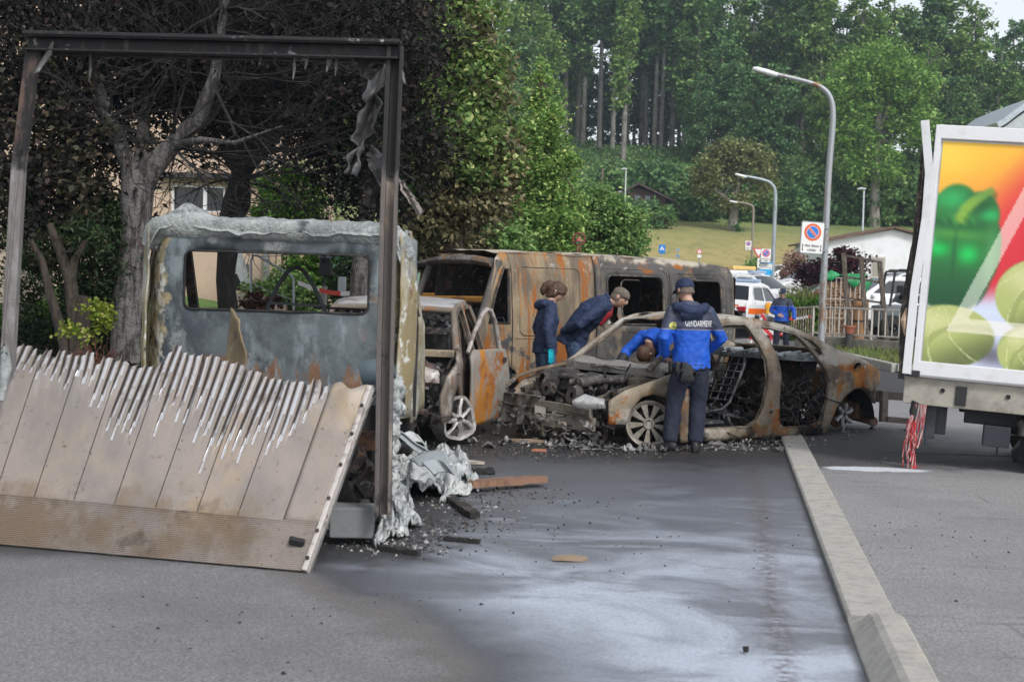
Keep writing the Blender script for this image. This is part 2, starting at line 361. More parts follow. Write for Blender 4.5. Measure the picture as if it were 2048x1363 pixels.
pave = MB().panel(pav_poly, fn=lambda u, v: (u, v, .036), step=2.5).build('pavement', t.done(c, .88)); tag(pave, None, kind='structure')

# ---- kerb: dropped stones, then a raised stone near the camera
M['kerb'] = layered('kerb_concrete', (.40, .385, .35), [((.32, .31, .285), 9, .42, .65), ((.46, .41, .33), 3.5, .58, .66, {'a': .7}), ((.20, .19, .18), 2, .60, .72, {'a': .6}), ((.24, .23, .215), 22, .52, .66, {'a': .7}), ((.13, .125, .12), 60, .6, .7, {'a': .5})], .9, 0, .25, 90, bd=.006)
kerb = bpy.data.objects.new('kerb', None); col.objects.link(kerb); tag(kerb, None, kind='structure')
L = (KA - KB).length; yy = -.02; i = 0
proto = None
def kerb_stone(s0, s1, prof, nm, ramp=False):
    m = MB(); a = Vector((KB.x, KB.y, 0)) + kd * s0; b = Vector((KB.x, KB.y, 0)) + kd * s1; k = max(2, int((s1 - s0) / .12)); n = len(prof)
    vs = []
    for q in range(k + 1):
        o = a + (b - a) * (q / k)
        for (pn, pz) in prof:
            j = mnoise.noise(Vector((o.x * 5, o.y * 5, pn * 9))) * .0025
            if ramp: f_ = 1 - min(1, (b - o).length / .30); pz = pz if pz < .03 else .03 + (pz - .03) * (1 - f_) ** .6 + .028 * f_ * (pn > .05)
            vs.append(o + kn * (pn + j) + Vector((0, 0, pz + (j * .6 if pz > 0 else 0))))
    fs = [(q * n + e, q * n + (e + 1) % n, (q + 1) * n + (e + 1) % n, (q + 1) * n + e) for q in range(k) for e in range(n)] + [tuple(range(n - 1, -1, -1)), tuple(k * n + e for e in range(n))]
    return m.add(vs, fs).build(nm, M['kerb'], kerb)
s0 = .12
lens = [1.45, 1.0, 1.4, 1.2, 1.0, 1.3, 1.0, 1.2, 1.0, 1.2, 1.0, 1.3, 1.0]
for ln_ in lens:
    kerb_stone(s0, s0 + ln_ - .022, [(0, -.1), (0, .034), (.014, .046), (KW - .014, .054), (KW - .004, .044), (KW - .004, -.1)], 'dropped_kerb_stone'); s0 += ln_
s0 = .09
for ln_ in [1.0, 1.0, 1.0, 1.0, 1.0, 1.0]:
    kerb_stone(s0 - ln_ + .012, s0, [(-.02, -.1), (.0, .02), (.085, .112), (.115, .128), (.225, .128), (.24, .115), (.245, -.1)], 'raised_kerb_stone', s0 > 0); s0 -= ln_
# ================================================================== BURNT BOX TRUCK
def rrect(x0, z0, x1, z1, r, k=4):
    out = []
    for cx, cz, a0 in ((x1 - r, z1 - r, 0), (x0 + r, z1 - r, 90), (x0 + r, z0 + r, 180), (x1 - r, z0 + r, 270)):
        for i in range(k + 1):
            a = R_(a0 + 90 * i / k); out.append((cx + r * math.cos(a), cz + r * math.sin(a)))
    return out
M['cab_blue'] = layered('burnt_cab_bluegrey', (.115, .135, .145), [((.055, .066, .075), 1.6, .42, .6), ((.19, .225, .24), 3.5, .5, .66, {'st': (1, 1, .5)}), ((.30, .31, .30), 2.4, .56, .66, {'a': .7}), ((.20, .09, .035), 2.8, .44, .54, {'ax': (2, 1.2, .85, .3), 'st': (2.2, 1, .8), 'd': 9, 'a': .75}), ((.28, .33, .36), 6, .56, .66, {'ax': (2, 1.3, 1.0, .2), 'st': (2, 1, .4), 'd': 8, 'a': .7}),
    ((.50, .49, .46), 26, .63, .70, {'a': .7}), ((.20, .15, .12), 4.5, .50, .60, {'a': .8, 'ax': (0, .2, .9, .25), 'd': 8}), ((.36, .30, .18), 5, .42, .52, {'ax': (0, .70, .88, .4), 'd': 9}), ((.55, .54, .50), 9, .52, .60, {'ax': (0, .70, .9, .3), 'd': 9}), ((.36, .30, .18), 5, .42, .52, {'ax': (0, -.78, -.96, .4), 'd': 9}), ((.58, .57, .53), 8, .50, .58, {'ax': (0, -.76, -.96, .3), 'd': 9}), (SOOT, 2.2, .6, .72, {'a': .8})], .7, .2, .3, 22, .3)
M['cab_side'] = layered('burnt_cab_tan', (.27, .22, .115), [((.42, .40, .33), 3, .45, .6, {'st': (1, 1, .45)}), ((.20, .22, .22), 2.2, .5, .62, {'st': (1, 1, .5)}), ((.60, .60, .57), 8, .55, .66), ((.04, .036, .034), 11, .6, .68), ((.17, .08, .04), 2, .62, .7)], .8, .1, .35, 20)
M['ash_white'] = layered('ash_white_foam', (.38, .41, .40), [((.24, .26, .265), 3.0, .40, .60), ((.54, .56, .54), 7, .52, .68), ((.085, .09, .095), 2.6, .52, .62, {'d': 9}), ((.60, .62, .60), 16, .58, .68), ((.025, .025, .027), 6, .60, .66, {'d': 9})], .95, 0, 1.0, 28, bd=.04)
M['alu_dirty'] = layered('plank_brown', (.31, .265, .235), [((.24, .215, .20), 2.5, .4, .62, {'st': (1, 1, .35)}), ((.36, .285, .205), 1.3, .5, .68), ((.38, .355, .34), 2.0, .42, .62, {'ax': (2, .55, 1.0, .3), 'a': .7, 'st': (3, 1, .3)}), ((.20, .145, .095), 2.2, .42, .60, {'ax': (2, .62, .25, .22), 'a': .8}), ((.09, .072, .06), 30, .60, .68, {'a': .8}), ((.10, .08, .065), 3.2, .60, .70, {'a': .7}), ((.10, .085, .075), 1.1, .6, .75, {'a': .5}), ((.5, .49, .47), 40, .72, .76)], .62, .2, .12, 60, .4)
M['alu_bare'] = layered('bare_aluminium', (.68, .68, .70), [((.58, .48, .40), 6, .5, .7), ((.30, .25, .225), 7, .52, .66), ((.34, .40, .52), 4, .58, .72), ((.10, .085, .075), 5, .62, .72)], .38, .55, .1, 30)
M['slot'] = layered('slot_shade', (.06, .048, .042), [((.13, .105, .09), 8, .5, .66)], .8, .1, .2)  # groove shade painted as a dark tone on the slot cells
M['alu_sheet'] = layered('sooty_aluminium_sheet', (.22, .22, .22), [((.07, .068, .066), 2.2, .42, .62), ((.52, .52, .52), 5, .56, .68), ((.28, .23, .18), 4, .6, .7)], .5, .4, .3, 20)
TO = Vector((-1.86, 8.7, 0))
truck = thing('burnt_box_truck', 'burnt-out box truck with bare rear frame and lowered tail lift', 'truck', TO)
def tl(v): return Vector(v) - TO
# --- cab
def cab_fn(u, v):
    e = max(0.0, abs(u + .05) - .84) / .22; y = 2.7 + .30 * min(e, 1.15) ** 2
    rib = .016 * (1 if (math.sin(u * 15.5) > .45 and .62 < v < 1.3) else 0) - .014 * math.exp(-((v - 1.33) / .03) ** 2)
    return (u, y - rib, v)
co = [(-1.14, .55), (-1.14, 1.5), (-1.10, 1.9), (-1.04, 2.06), (-.95, 2.1), (.82, 2.1), (.92, 2.05), (.97, 1.9), (1.0, 1.5), (1.02, .55)]
wh = rrect(-.775, 1.395, .70, 1.86, .06)
MB().panel(co, [wh], cab_fn, .065).jitter(.012, 3.5, 1).build('cab_rear_wall', M['cab_blue'], truck, smooth=50, solid=.012)
gk = MB(); w_ = [Vector(cab_fn(u, v)) + Vector((0, -.01, 0)) for u, v in wh]; gk.tube(w_ + [w_[0]], .010, 6); gk.build('window_seal', M['soot'], truck, smooth=60)
# rear corner strips (tan, blistered) and the cab sides
for sgn, x0 in ((-1, -1.155), (1, 1.03)):
    s = MB().sheet(lambda a, b: (x0 + sgn * (.02 - .115 * (1 - a) ** 1.5) + sgn * .02 * math.sin(b * 3), 2.71 + .34 * a - .015 + .012 * math.sin(b * 17), .55 + 1.5 * b - .05 * a * (b > .95)), 6, 24).jitter(.014, 5, 2)
    s.build('rear_corner', M['cab_side'], truck, smooth=60, solid=.012)
    so_ = [(3.0, .5), (3.0, 2.08), (3.55, 2.1), (4.05, 1.35), (4.5, 1.2), (4.55, .5)]
    sh_ = [(3.1, 1.32), (3.1, 1.95), (3.5, 1.97), (3.9, 1.36)]
    MB().panel(so_, [sh_], lambda u, v: (x0 + sgn * (.015 - max(0, v - 1.3) * .1), u, v), .14).jitter(.015, 4, 3).build('cab_side', M['cab_side'], truck, smooth=50, solid=.02)
    MB().tube([(x0 + sgn * .03, 3.05, .55), (x0 + sgn * .035, 3.04, 1.3), (x0 - sgn * .06, 3.06, 2.06)], [.022, .022, .018], 6).build('door_seam', M['soot'], truck, smooth=60)
rf = MB()
def roof_fn(a, b):
    x = -1.06 + 2.01 * a; y = 2.66 + 1.0 * b
    edge = min(a, 1 - a); z = 2.11 + .03 * math.sin(min(1, b * 3.0) * PI / 2) - .20 * max(0, (.045 - edge) / .045) ** 1.5
    z += .11 * math.exp(-((x + .78) / .13) ** 2 - ((y - 2.78) / .22) ** 2) + .02 * mnoise.noise(Vector((x * 4, y * 4, 3))) + .02 * mnoise.noise(Vector((x * 13, y * 13, 1)))
    if b == 0: z -= .10
    return (x, y - (.03 if b == 0 else .0), z)
rf.sheet(roof_fn, 70, 22)
# the thick melted roll along the rear roof edge
pts = []; rr = []
for i in range(48):
    a = i / 47; x = -1.07 + 2.04 * a
    pts.append((x, 2.70 + .01 * math.sin(a * 9) + .12 * max(0, abs(a - .5) - .46) / .04, 2.045 - .02 * a - .16 * (max(0, abs(a - .5) - .465) / .035) ** 1.5))
    rr.append(.092 + .008 * mnoise.noise(Vector((x * 3, 0, 0))) + .01 * mnoise.noise(Vector((x * 11, 2, 0))) - .02 * (abs(a - .34) < .012) + .03 * math.exp(-((x + .80) / .13) ** 2))
rf.tube(pts, rr, 12, flat=.62, up=Vector((0, 1, 0)))
rf.jitter(.010, 6, 5)
rf.build('roof', M['ash_white'], truck, smooth=70)
cf = MB(); cf.bar((-1.03, 3.62, 2.06), (.94, 3.62, 2.04), .09, .07)
for x in (-1.0, .92): cf.bar((x, 3.6, 2.06), (x * 1.02, 4.25, 1.2), .08, .07)
cf.build('windscreen_frame', M['char'], truck)
d = MB(); d.sheet(lambda a, b: (-1.02 + 2.0 * a, 4.2 - .5 * b, 1.1 + .1 * math.sin(b * 3) + .03 * mnoise.noise(Vector((a * 9, b * 5, 0)))), 20, 6); d.bar((.15, 3.5, 1.42), (.62, 3.5, 1.41), .03, .02)
for x in (.28, .52): d.bar((x, 3.5, 1.42), (x, 3.55, 1.15), .014)
d.build('dashboard', M['soot'], truck, smooth=60)
sf = MB(); sf.tube([(-.20, 3.2, 1.2), (-.19, 3.2, 1.42), (-.11, 3.2, 1.60), (-.02, 3.2, 1.735), (.04, 3.2, 1.755), (.10, 3.2, 1.73), (.19, 3.2, 1.60), (.29, 3.2, 1.40), (.30, 3.2, 1.2)], .018, 8)
sf.bar((-.2, 3.2, 1.45), (.3, 3.2, 1.44), .02); sf.build('seat_frame', plain('seat_steel', (.05, .055, .06), .6, .3), truck, smooth=60)
fl = MB(); q0 = [(445, 715), (455, 640), (462, 612), (480, 650), (487, 690), (478, 715)]
fl.sheet(lambda a, b: tl(P(446 + 40 * a * (1 - .55 * b ** 2) + 16 * b - 4 * math.sin(b * 9) * a, 790 - 176 * b + 26 * a * b, 10.95 + .07 * math.sin(a * 3 + b * 2) - .1 * a)), 8, 18)
fl.jitter(.012, 14, 3).build('torn_bracket', layered('scorched_tan_metal', (.26, .20, .12), [((.10, .075, .05), 6, .5, .66), ((.48, .44, .36), 12, .58, .7)], .8, .1, .3, 30), truck, smooth=60, solid=.012)
# --- box frame
def cchan(m, a, b, w, h, open_dir, t=.012):
    a, b = Vector(a), Vector(b); od = Vector(open_dir)
    dd = (b - a).normalized(); side = dd.cross(od).normalized()
    m.bar(a - od * h / 2, b - od * h / 2, w, t, up=od) if False else None
    m.bar(a, b, w, t, up=od)
    for s in (-1, 1): m.bar(a + side * (s * (w / 2)) + od * (h / 2), b + side * (s * (w / 2)) + od * (h / 2), t, h, up=od)
tb = MB(); a, b = tl(P(66, 88, 8.7)), tl(P(792, 105, 8.7))
cchan(tb, a + Vector((-.03, 0, 0)), b + Vector((.02, 0, 0)), .085, .075, (0, -1, 0))
tb.bar(a + Vector((-.04, -.03, .058)), b + Vector((.03, -.03, .056)), .11, .022); tb.bar(a + Vector((0, .05, -.05)), b + Vector((0, .05, -.05)), .05, .02)
tb.jitter(.004, 6, 2).build('top_beam', M['steel_dark'], truck, bevel=.004)
lp = MB(); p0, p1, p2, p3 = tl(P(16, 745, 8.85)), tl(P(22, 600, 8.8)), tl(P(40, 330, 8.74)), tl(P(66, 100, 8.7))
for a, b in ((p0, p1), (p1, p2), (p2, p3)): lp.bar(a, b + (b - a).normalized() * .004, .078, .07, up=Vector((0, 1, 0)))
lp.bar(p1 + Vector((-.045, -.02, -.3)), p2 + Vector((.02, -.045, .1)), .012, .03)
lp.jitter(.008, 4, 1)
lp.build('rear_post', layered('sooted_post', (.19, .175, .17), [((.33, .32, .32), 5, .5, .66, {'st': (1, 1, .25)}), ((.018, .017, .018), 3, .35, .5, {'ax': (2, 2.0, 2.4, .6)}), ((.14, .09, .07), 3, .5, .62, {'st': (1, 1, .3)})], .6, .3, .2, 30), truck, bevel=.006)
MB().tube([tl(P(10, 690, 8.82)), tl(P(14, 735, 8.75)), tl(P(4, 800, 8.7))], [.025, .035, .02], 8).jitter(.015, 12).build('melted_foot', M['ash_white'], truck, smooth=60)
rp = MB(); q0, q1, q2, q3 = tl(P(766, 1030, 8.72)), tl(P(771, 700, 8.71)), tl(P(778, 400, 8.7)), tl(P(790, 95, 8.7))
for a, b in ((q0, q1), (q1, q2), (q2, q3)):
    b2 = b + (b - a).normalized() * .004
    rp.bar(a + Vector((-.035, .0, 0)), b2 + Vector((-.035, 0, 0)), .03, .09, up=Vector((0, 1, 0))); rp.bar(a + Vector((.012, .03, 0)), b2 + Vector((.012, .03, 0)), .07, .016, up=Vector((0, 1, 0))); rp.bar(a + Vector((.042, -.01, 0)), b2 + Vector((.042, -.01, 0)), .022, .08, up=Vector((0, 1, 0)))
rp.jitter(.006, 5, 4)
rp.build('rear_post', layered('sooted_post_rusty', (.13, .115, .105), [((.40, .33, .27), 4, .52, .64, {'st': (1, 1, .18)}), ((.02, .019, .02), 2.4, .35, .5, {'ax': (2, 1.9, 2.5, .5)}), ((.24, .12, .055), 3, .58, .68, {'st': (1, 1, .25)}), ((.03, .028, .03), 4, .58, .68)], .6, .3, .25, 30), truck, bevel=.004)
br = MB(); br.tube([tl(P(106, 84, 8.66)), tl(P(98, 108, 8.64)), tl(P(78, 138, 8.66)), tl(P(66, 150, 8.7))], [.012, .03, .022, .012], 7, flat=.4); br.jitter(.01, 9).build('bent_brace', M['alu_sheet'], truck, smooth=60)
# torn sheets hanging from the frame
def sheet_px(nm, quad, ds, nu, nv, mat, wob=.05, seed=0, edge=.0):
    (ax, ay), (bx, by), (cx, cy), (dx, dy) = quad
    def fn(u, v):
        x = (ax * (1 - u) + bx * u) * (1 - v) + (dx * (1 - u) + cx * u) * v; y = (ay * (1 - u) + by * u) * (1 - v) + (dy * (1 - u) + cy * u) * v
        d_ = ds[0] * (1 - v) + ds[1] * v + wob * math.sin(u * 7 + v * 5 + seed) + wob * mnoise.noise(Vector((u * 4, v * 4, seed)))
        x += edge * mnoise.noise(Vector((u * 2, v * 9, seed))) * (abs(u - .5) * 2)
        return tl(P(x, y, d_))
    return MB().sheet(fn, nu, nv).jitter(.01, 12, seed).build(nm, mat, truck, smooth=60, solid=.008)
sheet_px('torn_sheet', [(738, 160), (782, 120), (712, 352), (692, 345)], (8.78, 8.9), 10, 26, M['alu_sheet'], .05, 1, 26)
sheet_px('torn_sheet', [(690, 108), (742, 108), (748, 165), (722, 150)], (8.76, 8.8), 8, 8, M['alu_sheet'], .04, 2, 14)
sheet_px('torn_sheet', [(742, 290), (790, 330), (772, 390), (736, 330)], (8.85, 8.8), 8, 8, M['alu_sheet'], .04, 5, 14)
sheet_px('torn_sheet', [(786, 350), (806, 362), (847, 424), (836, 434)], (8.78, 8.6), 6, 14, layered('torn_sheet_tan', (.25, .22, .20), [((.06, .055, .05), 6, .5, .66), ((.6, .58, .56), 14, .62, .7)], .5, .4, .3, 30), .03, 3, 10)
sheet_px('torn_sheet', [(797, 118), (800, 118), (812, 168), (803, 166)], (8.7, 8.66), 2, 8, M['alu_sheet'], .01, 4, 4)
dr = MB()
for x, l in ((180, 60), (520, 26), (588, 55), (612, 35), (655, 40), (660, 30), (672, 48), (705, 30)): dr.tube([tl(P(x, 104, 8.72)), tl(P(x + 1, 104 + l * .6, 8.72)), tl(P(x - 2, 104 + l, 8.71))], [.006, .009, .004], 5)
dr.build('melted_drips', M['alu_sheet'], truck, smooth=60)['kind'] = 'stuff'
# --- chassis, wheels, odds and ends under the floor
ch = MB()
for x in (-.42, .42): ch.bar((x, .45, .62), (x, 4.4, .58), .07, .16)
for y in (.62, 1.2, 1.9, 2.7): ch.bar((-1.0, y, .70), (1.02, y, .70), .06, .1)
ch.bar((.1, .16, .80), (1.05, .08, .82), .05, .16); ch.bar((.98, .1, .80), (1.0, 2.6, .78), .05, .10)
ch.jitter(.012, 5, 3).build('chassis', M['iron'], truck)
def wheel_burnt(parent, c, r, wdt, rim_mat, tyre=True):
    Mx = Matrix.Translation(Vector(c)) @ Matrix.Rotation(PI / 2, 4, 'Y')
    if tyre: MB().lathe([(r * .62, -wdt / 2), (r * .95, -wdt / 2), (r, -wdt / 3), (r, wdt / 3), (r * .95, wdt / 2), (r * .62, wdt / 2)], 26, Mx).jitter(.02, 6, r).build('tyre', M['soot'], parent, smooth=50)
    MB().lathe([(r * .64, -wdt * .5), (r * .64, wdt * .5), (r * .56, wdt * .46), (r * .5, wdt * .1), (r * .2, wdt * .2), (.02, wdt * .2)], 26, Mx).build('rim', rim_mat, parent, smooth=40)
for x, y in ((-.78, 1.05), (.80, 1.05), (-.82, 4.0), (.84, 4.0)):
    wp = bpy.data.objects.new('wheel', None); col.objects.link(wp); wp.parent = truck; wheel_burnt(wp, (x, y, .33), .33, .3, M['iron'])
jk = MB()
for i in range(46):
    a = Vector((random.uniform(.62, 1.04), random.uniform(.12, 1.6), random.uniform(.1, .72))); b = a + Vector((random.uniform(-.2, .2), random.uniform(-.3, .3), random.uniform(-.15, .15)))
    if random.random() < .5: jk.tube([a, (a + b) / 2 + Vector((0, 0, random.uniform(-.06, .06))), b], random.uniform(.008, .03), 6)
    else: jk.box(a, (random.uniform(.04, .16), random.uniform(.05, .2), random.uniform(.03, .14)), (random.random(), random.random(), random.random()))
jk.jitter(.02, 9, 2).build('underfloor_remains', M['char'], truck)['kind'] = 'stuff'
c_ = tl(P(705, 1040, 8.95)); MB().box(c_, (.27, .22, .19), (0, 0, .05)).jitter(.01, 5).build('underrun_block', layered('grey_block', (.20, .215, .22), [((.10, .10, .10), 5, .5, .68), ((.33, .34, .34), 9, .55, .7)], .8, .1, .2, 30), truck, bevel=.01)
c_ = tl(P(715, 880, 8.95)); MB().bar(c_ + Vector((-.2, 0, 0)), c_ + Vector((.12, 0, 0)), .06, .12).build('lamp_bracket', layered('rusty_bracket', (.20, .11, .06), [(SOOT, 4, .5, .65)], .8, .1, .3), truck, bevel=.006)
# --- tail lift
BR, BL, TR, TLc = G(615, 1147) + Vector((0, 0, .01)), Vector((-3.42, 8.60, .01)), P(745, 772, 8.6), P(14, 693, 9.0)
BR, BL, TR, TLc = [tl(q) for q in (BR, BL, TR, TLc)]
nrm = (TR - BR).cross(BL - BR).normalized()
if nrm.y > 0: nrm = -nrm
def S(u, v, w=0.0):
    return (BL * (1 - u) + BR * u) * (1 - v) + (TLc * (1 - u) + TR * u) * v + nrm * (w + .015 * math.sin(u * 5) * v)
lift = bpy.data.objects.new('tail_lift', None); col.objects.link(lift); lift.parent = truck
V0 = .245
def notch(u): return float(np.interp(u, [0, .08, .2, .3, .4, .46, .52, .6, .7, .78, .84, .885, .9], [.08, .12, .16, .24, .36, .46, .52, .50, .50, .38, .28, .10, .05]))
def topv(u): return float(np.interp(u, [0, .15, .3, .43, .445, .55, .69, .705, .8, .9], [1.0, .985, .985, .965, 1.075, 1.055, 1.01, .99, .985, .97]))
NF = 41
edges_u = [0, .107, .218, .33, .443, .555, .667, .775, .895]
random.seed(11)
fl_tip = [notch((i + .5) / NF * .895) * random.uniform(.55, 1.2) for i in range(NF)]; fl_jt = [random.gauss(0, .012) for i in range(NF)]; fl_dep = [random.uniform(.6, 1.3) for i in range(NF)]; fl_sk = [random.uniform(.2, .5) for i in range(NF)]
shape_s = [0, .06, .12, .2, .36, .56, .78]; shape_w = [0, 1.4, 1.5, .75, .35, .12, 0]
for k in range(8):
    m = MB(); u0, u1 = edges_u[k] + .0012, edges_u[k + 1] - .0012
    us = [u0]
    for i in range(NF):
        for s in shape_s:
            u = (i + s) / NF * .895
            if u0 + .0008 < u < u1 - .0008: us.append(u)
    us.append(u1); us = sorted(us)
    vsn = [0, .12, .25, .36, .44, .5, .55, .6, .65, .7, .75, .8, .85, .9, .95, 1.0]
    vs = []; gg = []
    for v_ in vsn:
        for u in us:
            fi = min(NF - 1, int(u / .895 * NF)); s = u / .895 * NF - fi
            tv = topv(u); tip = tv - fl_tip[fi]
            sh = float(np.interp(s, shape_s + [1.0], shape_w + [0]))
            rib = 1.0 if (s < .12 or s > .93) else 0.0
            v = V0 + (tv - V0) * v_ + (.008 * rib - .010 * sh + fl_jt[fi]) * v_ ** 8
            g = max(0.0, (v - tip) / max(.05, tv - tip)); wd = -.020 * fl_dep[fi] * sh * min(1, g * 1.25) ** .75
            uu = u + (.005 * mnoise.noise(Vector((fi * .7, v * 3, 0))) + .006 * math.sin(fi * .45)) * g * g
            vs.append(S(uu, v, wd + .012)); gg.append(g)
    n = len(us); fs = []; ms = []
    for j in range(len(vsn) - 1):
        for i in range(n - 1):
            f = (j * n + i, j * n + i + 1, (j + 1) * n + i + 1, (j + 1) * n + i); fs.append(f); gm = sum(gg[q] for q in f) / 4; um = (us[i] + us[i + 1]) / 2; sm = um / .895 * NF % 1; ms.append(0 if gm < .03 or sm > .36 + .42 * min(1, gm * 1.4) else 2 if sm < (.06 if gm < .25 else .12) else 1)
    m.v = [tuple(q) for q in vs]; m.f = fs; m.m = ms
    # backing strip behind, so the plank has depth
    pass
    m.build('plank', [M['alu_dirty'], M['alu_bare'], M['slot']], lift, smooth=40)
m = MB()
def pl_fn(a, b):
    u = .8965 + .0915 * a; v = V0 + (.985 - V0) * b; w_ = .012 + .03 * math.exp(-((a - .6) / .3) ** 2 - ((b - .93) / .1) ** 2) - .02 * math.exp(-((a - .9) / .2) ** 2 - ((b - .72) / .05) ** 2)
    return S(u, v + (.02 * math.sin(a * 8) * (b == 1)), w_)
m.sheet(pl_fn, 10, 26).build('plank', M['alu_dirty'], lift, smooth=60, solid=.006)
# ribbed ramp along the foot
m = MB(); nr = 26; vs = []
us = np.linspace(0, .985, 50)
vv = []
for i in range(nr):
    for s, w_ in ((0, 0), (.35, .004), (.65, .004)): vv.append(((i + s) / nr * V0, w_))
vv.append((V0 - .001, 0))
for v, w_ in vv:
    for u in us: vs.append(S(u, v + (.008 * abs(mnoise.noise(Vector((u * 40, 0, 0)))) if v == 0 and u > .8 else 0), .010 + w_ + .012 * (v - V0) + .01 * math.exp(-((v - V0) / .015) ** 2)))
n = len(us); m.add(vs, [(j * n + i, j * n + i + 1, (j + 1) * n + i + 1, (j + 1) * n + i) for j in range(len(vv) - 1) for i in range(n - 1)]); m.build('ribbed_ramp', M['alu_dirty'], lift, smooth=30)
m = MB(); m.sheet(lambda a, b: S(a, .965 * b, -.05), 20, 14); m.add([S(0, 0, -.03), S(1, 0, -.03), S(1, 0, .012), S(0, 0, .012)], [(0, 1, 2, 3)]); m.build('back_skin', M['alu_sheet'], lift)
m = MB(); a, b = S(.994, 0, 0), S(.994, 1.0, 0); m.bar(a, b, .06, .03, up=(BR - BL)); m.build('edge_strip', layered('worn_white_edge', (.50, .46, .43), [((.25, .22, .2), 12, .5, .66), ((.12, .08, .06), 20, .62, .7)], .6, .2, .2, 40), lift, bevel=.006)
m = MB()
for v in (.06, .2, .37, .55, .72, .88): m.lathe([(.012, 0), (.012, .008), (.002, .01)], 8, Matrix.Translation(S(.994, v, .032)) @ nrm.to_track_quat('Z', 'Y').to_matrix().to_4x4())
m.build('bolts', M['iron'], lift)['kind'] = 'stuff'
m = MB(); c_ = S(.952, .135, .03); m.box(c_, (.09, .035, .05), (0.3, .25, .1)).jitter(.008, 20).build('latch', plain('latch_black', (.03, .03, .035), .35, .3), lift, bevel=.01)
# ================================================================== BURNT CARS
def junk(m, n, lo, hi, sz=.1, seed=0, wires=.35):
    rd = random.Random(seed); lo, hi = Vector(lo), Vector(hi); n = int(n * 1.9)
    for i in range(n):
        c = Vector([rd.uniform(lo[k], hi[k]) for k in range(3)]); k = rd.random(); z = sz * rd.choice((.35, .5, .6, .8, 1.1))
        if k < wires:
            pts = [c]; d_ = Vector((rd.gauss(0, 1), rd.gauss(0, 1), rd.gauss(-.3, .6))).normalized()
            for q in range(4):
                d_ = (d_ + Vector((rd.gauss(0, .6), rd.gauss(0, .6), rd.gauss(-.15, .5)))).normalized(); pts.append(pts[-1] + d_ * sz * rd.uniform(.4, 1.1))
            m.tube(pts, rd.uniform(.003, .011) if rd.random() < .75 else rd.uniform(.015, .03), 5)
        elif k < wires + .12: m.box(c, [z * rd.uniform(.25, 1.2) for _ in range(3)], (rd.uniform(-.7, .7), rd.uniform(-.7, .7), rd.uniform(0, 3)), tap=rd.uniform(.5, 1))
        elif k < .72:
            r = z * rd.uniform(.2, .6); Mx = Matrix.Translation(c) @ Vector((rd.gauss(0, 1), rd.gauss(0, 1), rd.gauss(0, .5))).to_track_quat('Z', 'Y').to_matrix().to_4x4(); h = r * rd.uniform(.3, 2.2)
            m.lathe([(r * .3, -h / 2), (r, -h / 2), (r, h / 2), (r * .55, h / 2), (r * .5, h * .3)], 9, Mx, close=True)
        else:
            a, b = Vector((rd.gauss(0, 1), rd.gauss(0, 1), rd.gauss(0, .5))) * z, Vector((rd.gauss(0, 1), rd.gauss(0, 1), rd.gauss(0, .6))) * z; e = rd.uniform(2, 6)
            m.sheet(lambda u, v: c + a * (u - .5) + b * (v - .5) + Vector((0, 0, .35 * z * math.sin(u * e + v * 3) * math.cos(v * e))), 4, 4)
    return m
def shell(parent, outline, holes, yf, mat, nm, step=.1, sides=(1, -1), holes2=None, thick=.03, amp=.012, seed=0, mat2=None):
    for s in sides:
        h = holes if s > 0 or holes2 is None else holes2
        for lp in h:
            q = [Vector((u, s * (yf(u, v) - .03), v)) for u, v in lp]; MB().tube(q + [q[0]], .013, 5).jitter(.006, 9).build('opening_flange', M['flange'], parent, smooth=50)
            q = [Vector((u, s * (yf(u, v) + .018), v)) for u, v in lp]; MB().tube(q + [q[0]], .006, 4).jitter(.004, 9).build('opening_edge', mat, parent, smooth=50)
        MB().panel(outline, h, lambda u, v: (u, s * yf(u, v), v), step).jitter(amp, 3.0, seed + s).build(nm, mat if s > 0 or mat2 is None else mat2, parent, smooth=45, solid=thick)
M['flange'] = layered('burnt_flange', (.10, .075, .055), [((.26, .22, .17), 6, .48, .62), ((.03, .028, .027), 5, .52, .64)], .8, .2, .3)
def tow(o, rz, v): return Vector(o) + Matrix.Rotation(rz, 3, 'Z') @ Vector(v)
# ---------------------------------------------------------------- sedan
M['sedan'] = layered('burnt_sedan_steel', (.25, .205, .15), [((.40, .37, .32), 1.5, .46, .62, {'st': (1, 1, 1.4)}), ((.13, .10, .08), 2.0, .50, .62), ((.25, .13, .055), 3.0, .53, .62, {'d': 9, 'a': .8}), (RUST, 1.25, .55, .60, {'d': 7, 'w': .5, 'ax': (2, 1.32, .95, .16)}), ((.40, .165, .035), 2.6, .47, .60, {'d': 9, 'ax': (0, -.95, -1.3, .3), 'a': .85, 'st': (1.5, 1, .8)}), ((.22, .12, .07), 7, .55, .66, {'d': 8, 'ax': (0, -.9, -1.2, .3)}),
    ((.46, .435, .39), 1.8, .45, .58, {'ax': (2, .70, .9, .3), 'a': .85, 'd': 9}), ((.035, .032, .03), 2.4, .6, .7, {'d': 7}), ((.10, .09, .085), 16, .58, .68, {'a': .7}), ((.55, .54, .52), 5, .6, .7, {'a': .8}), ((.03, .028, .027), 3, .45, .6, {'ax': (2, .34, .1, .3)})], .8, .15, .25, 20, .3, .1)
SO, SRZ = (2.24, 16.57, 0), math.atan2(-.592, -.806)
sedan = thing('burnt_sedan', 'burnt-out sedan without doors or glass in the middle of the street', 'car', SO, SRZ)
def sy_(u, v):
    y = .93 - .40 * max(0, v - .82) - .05 * (1 - min(1, max(0, v) / .4)) ** 2
    y -= .16 * max(0, (-u - 1.55) / .65) ** 1.6 + .10 * max(0, (u - 1.5) / .6) ** 2
    y += .035 * math.exp(-((u + 1.6) / .45) ** 2 - ((v - .6) / .2) ** 2)
    return y
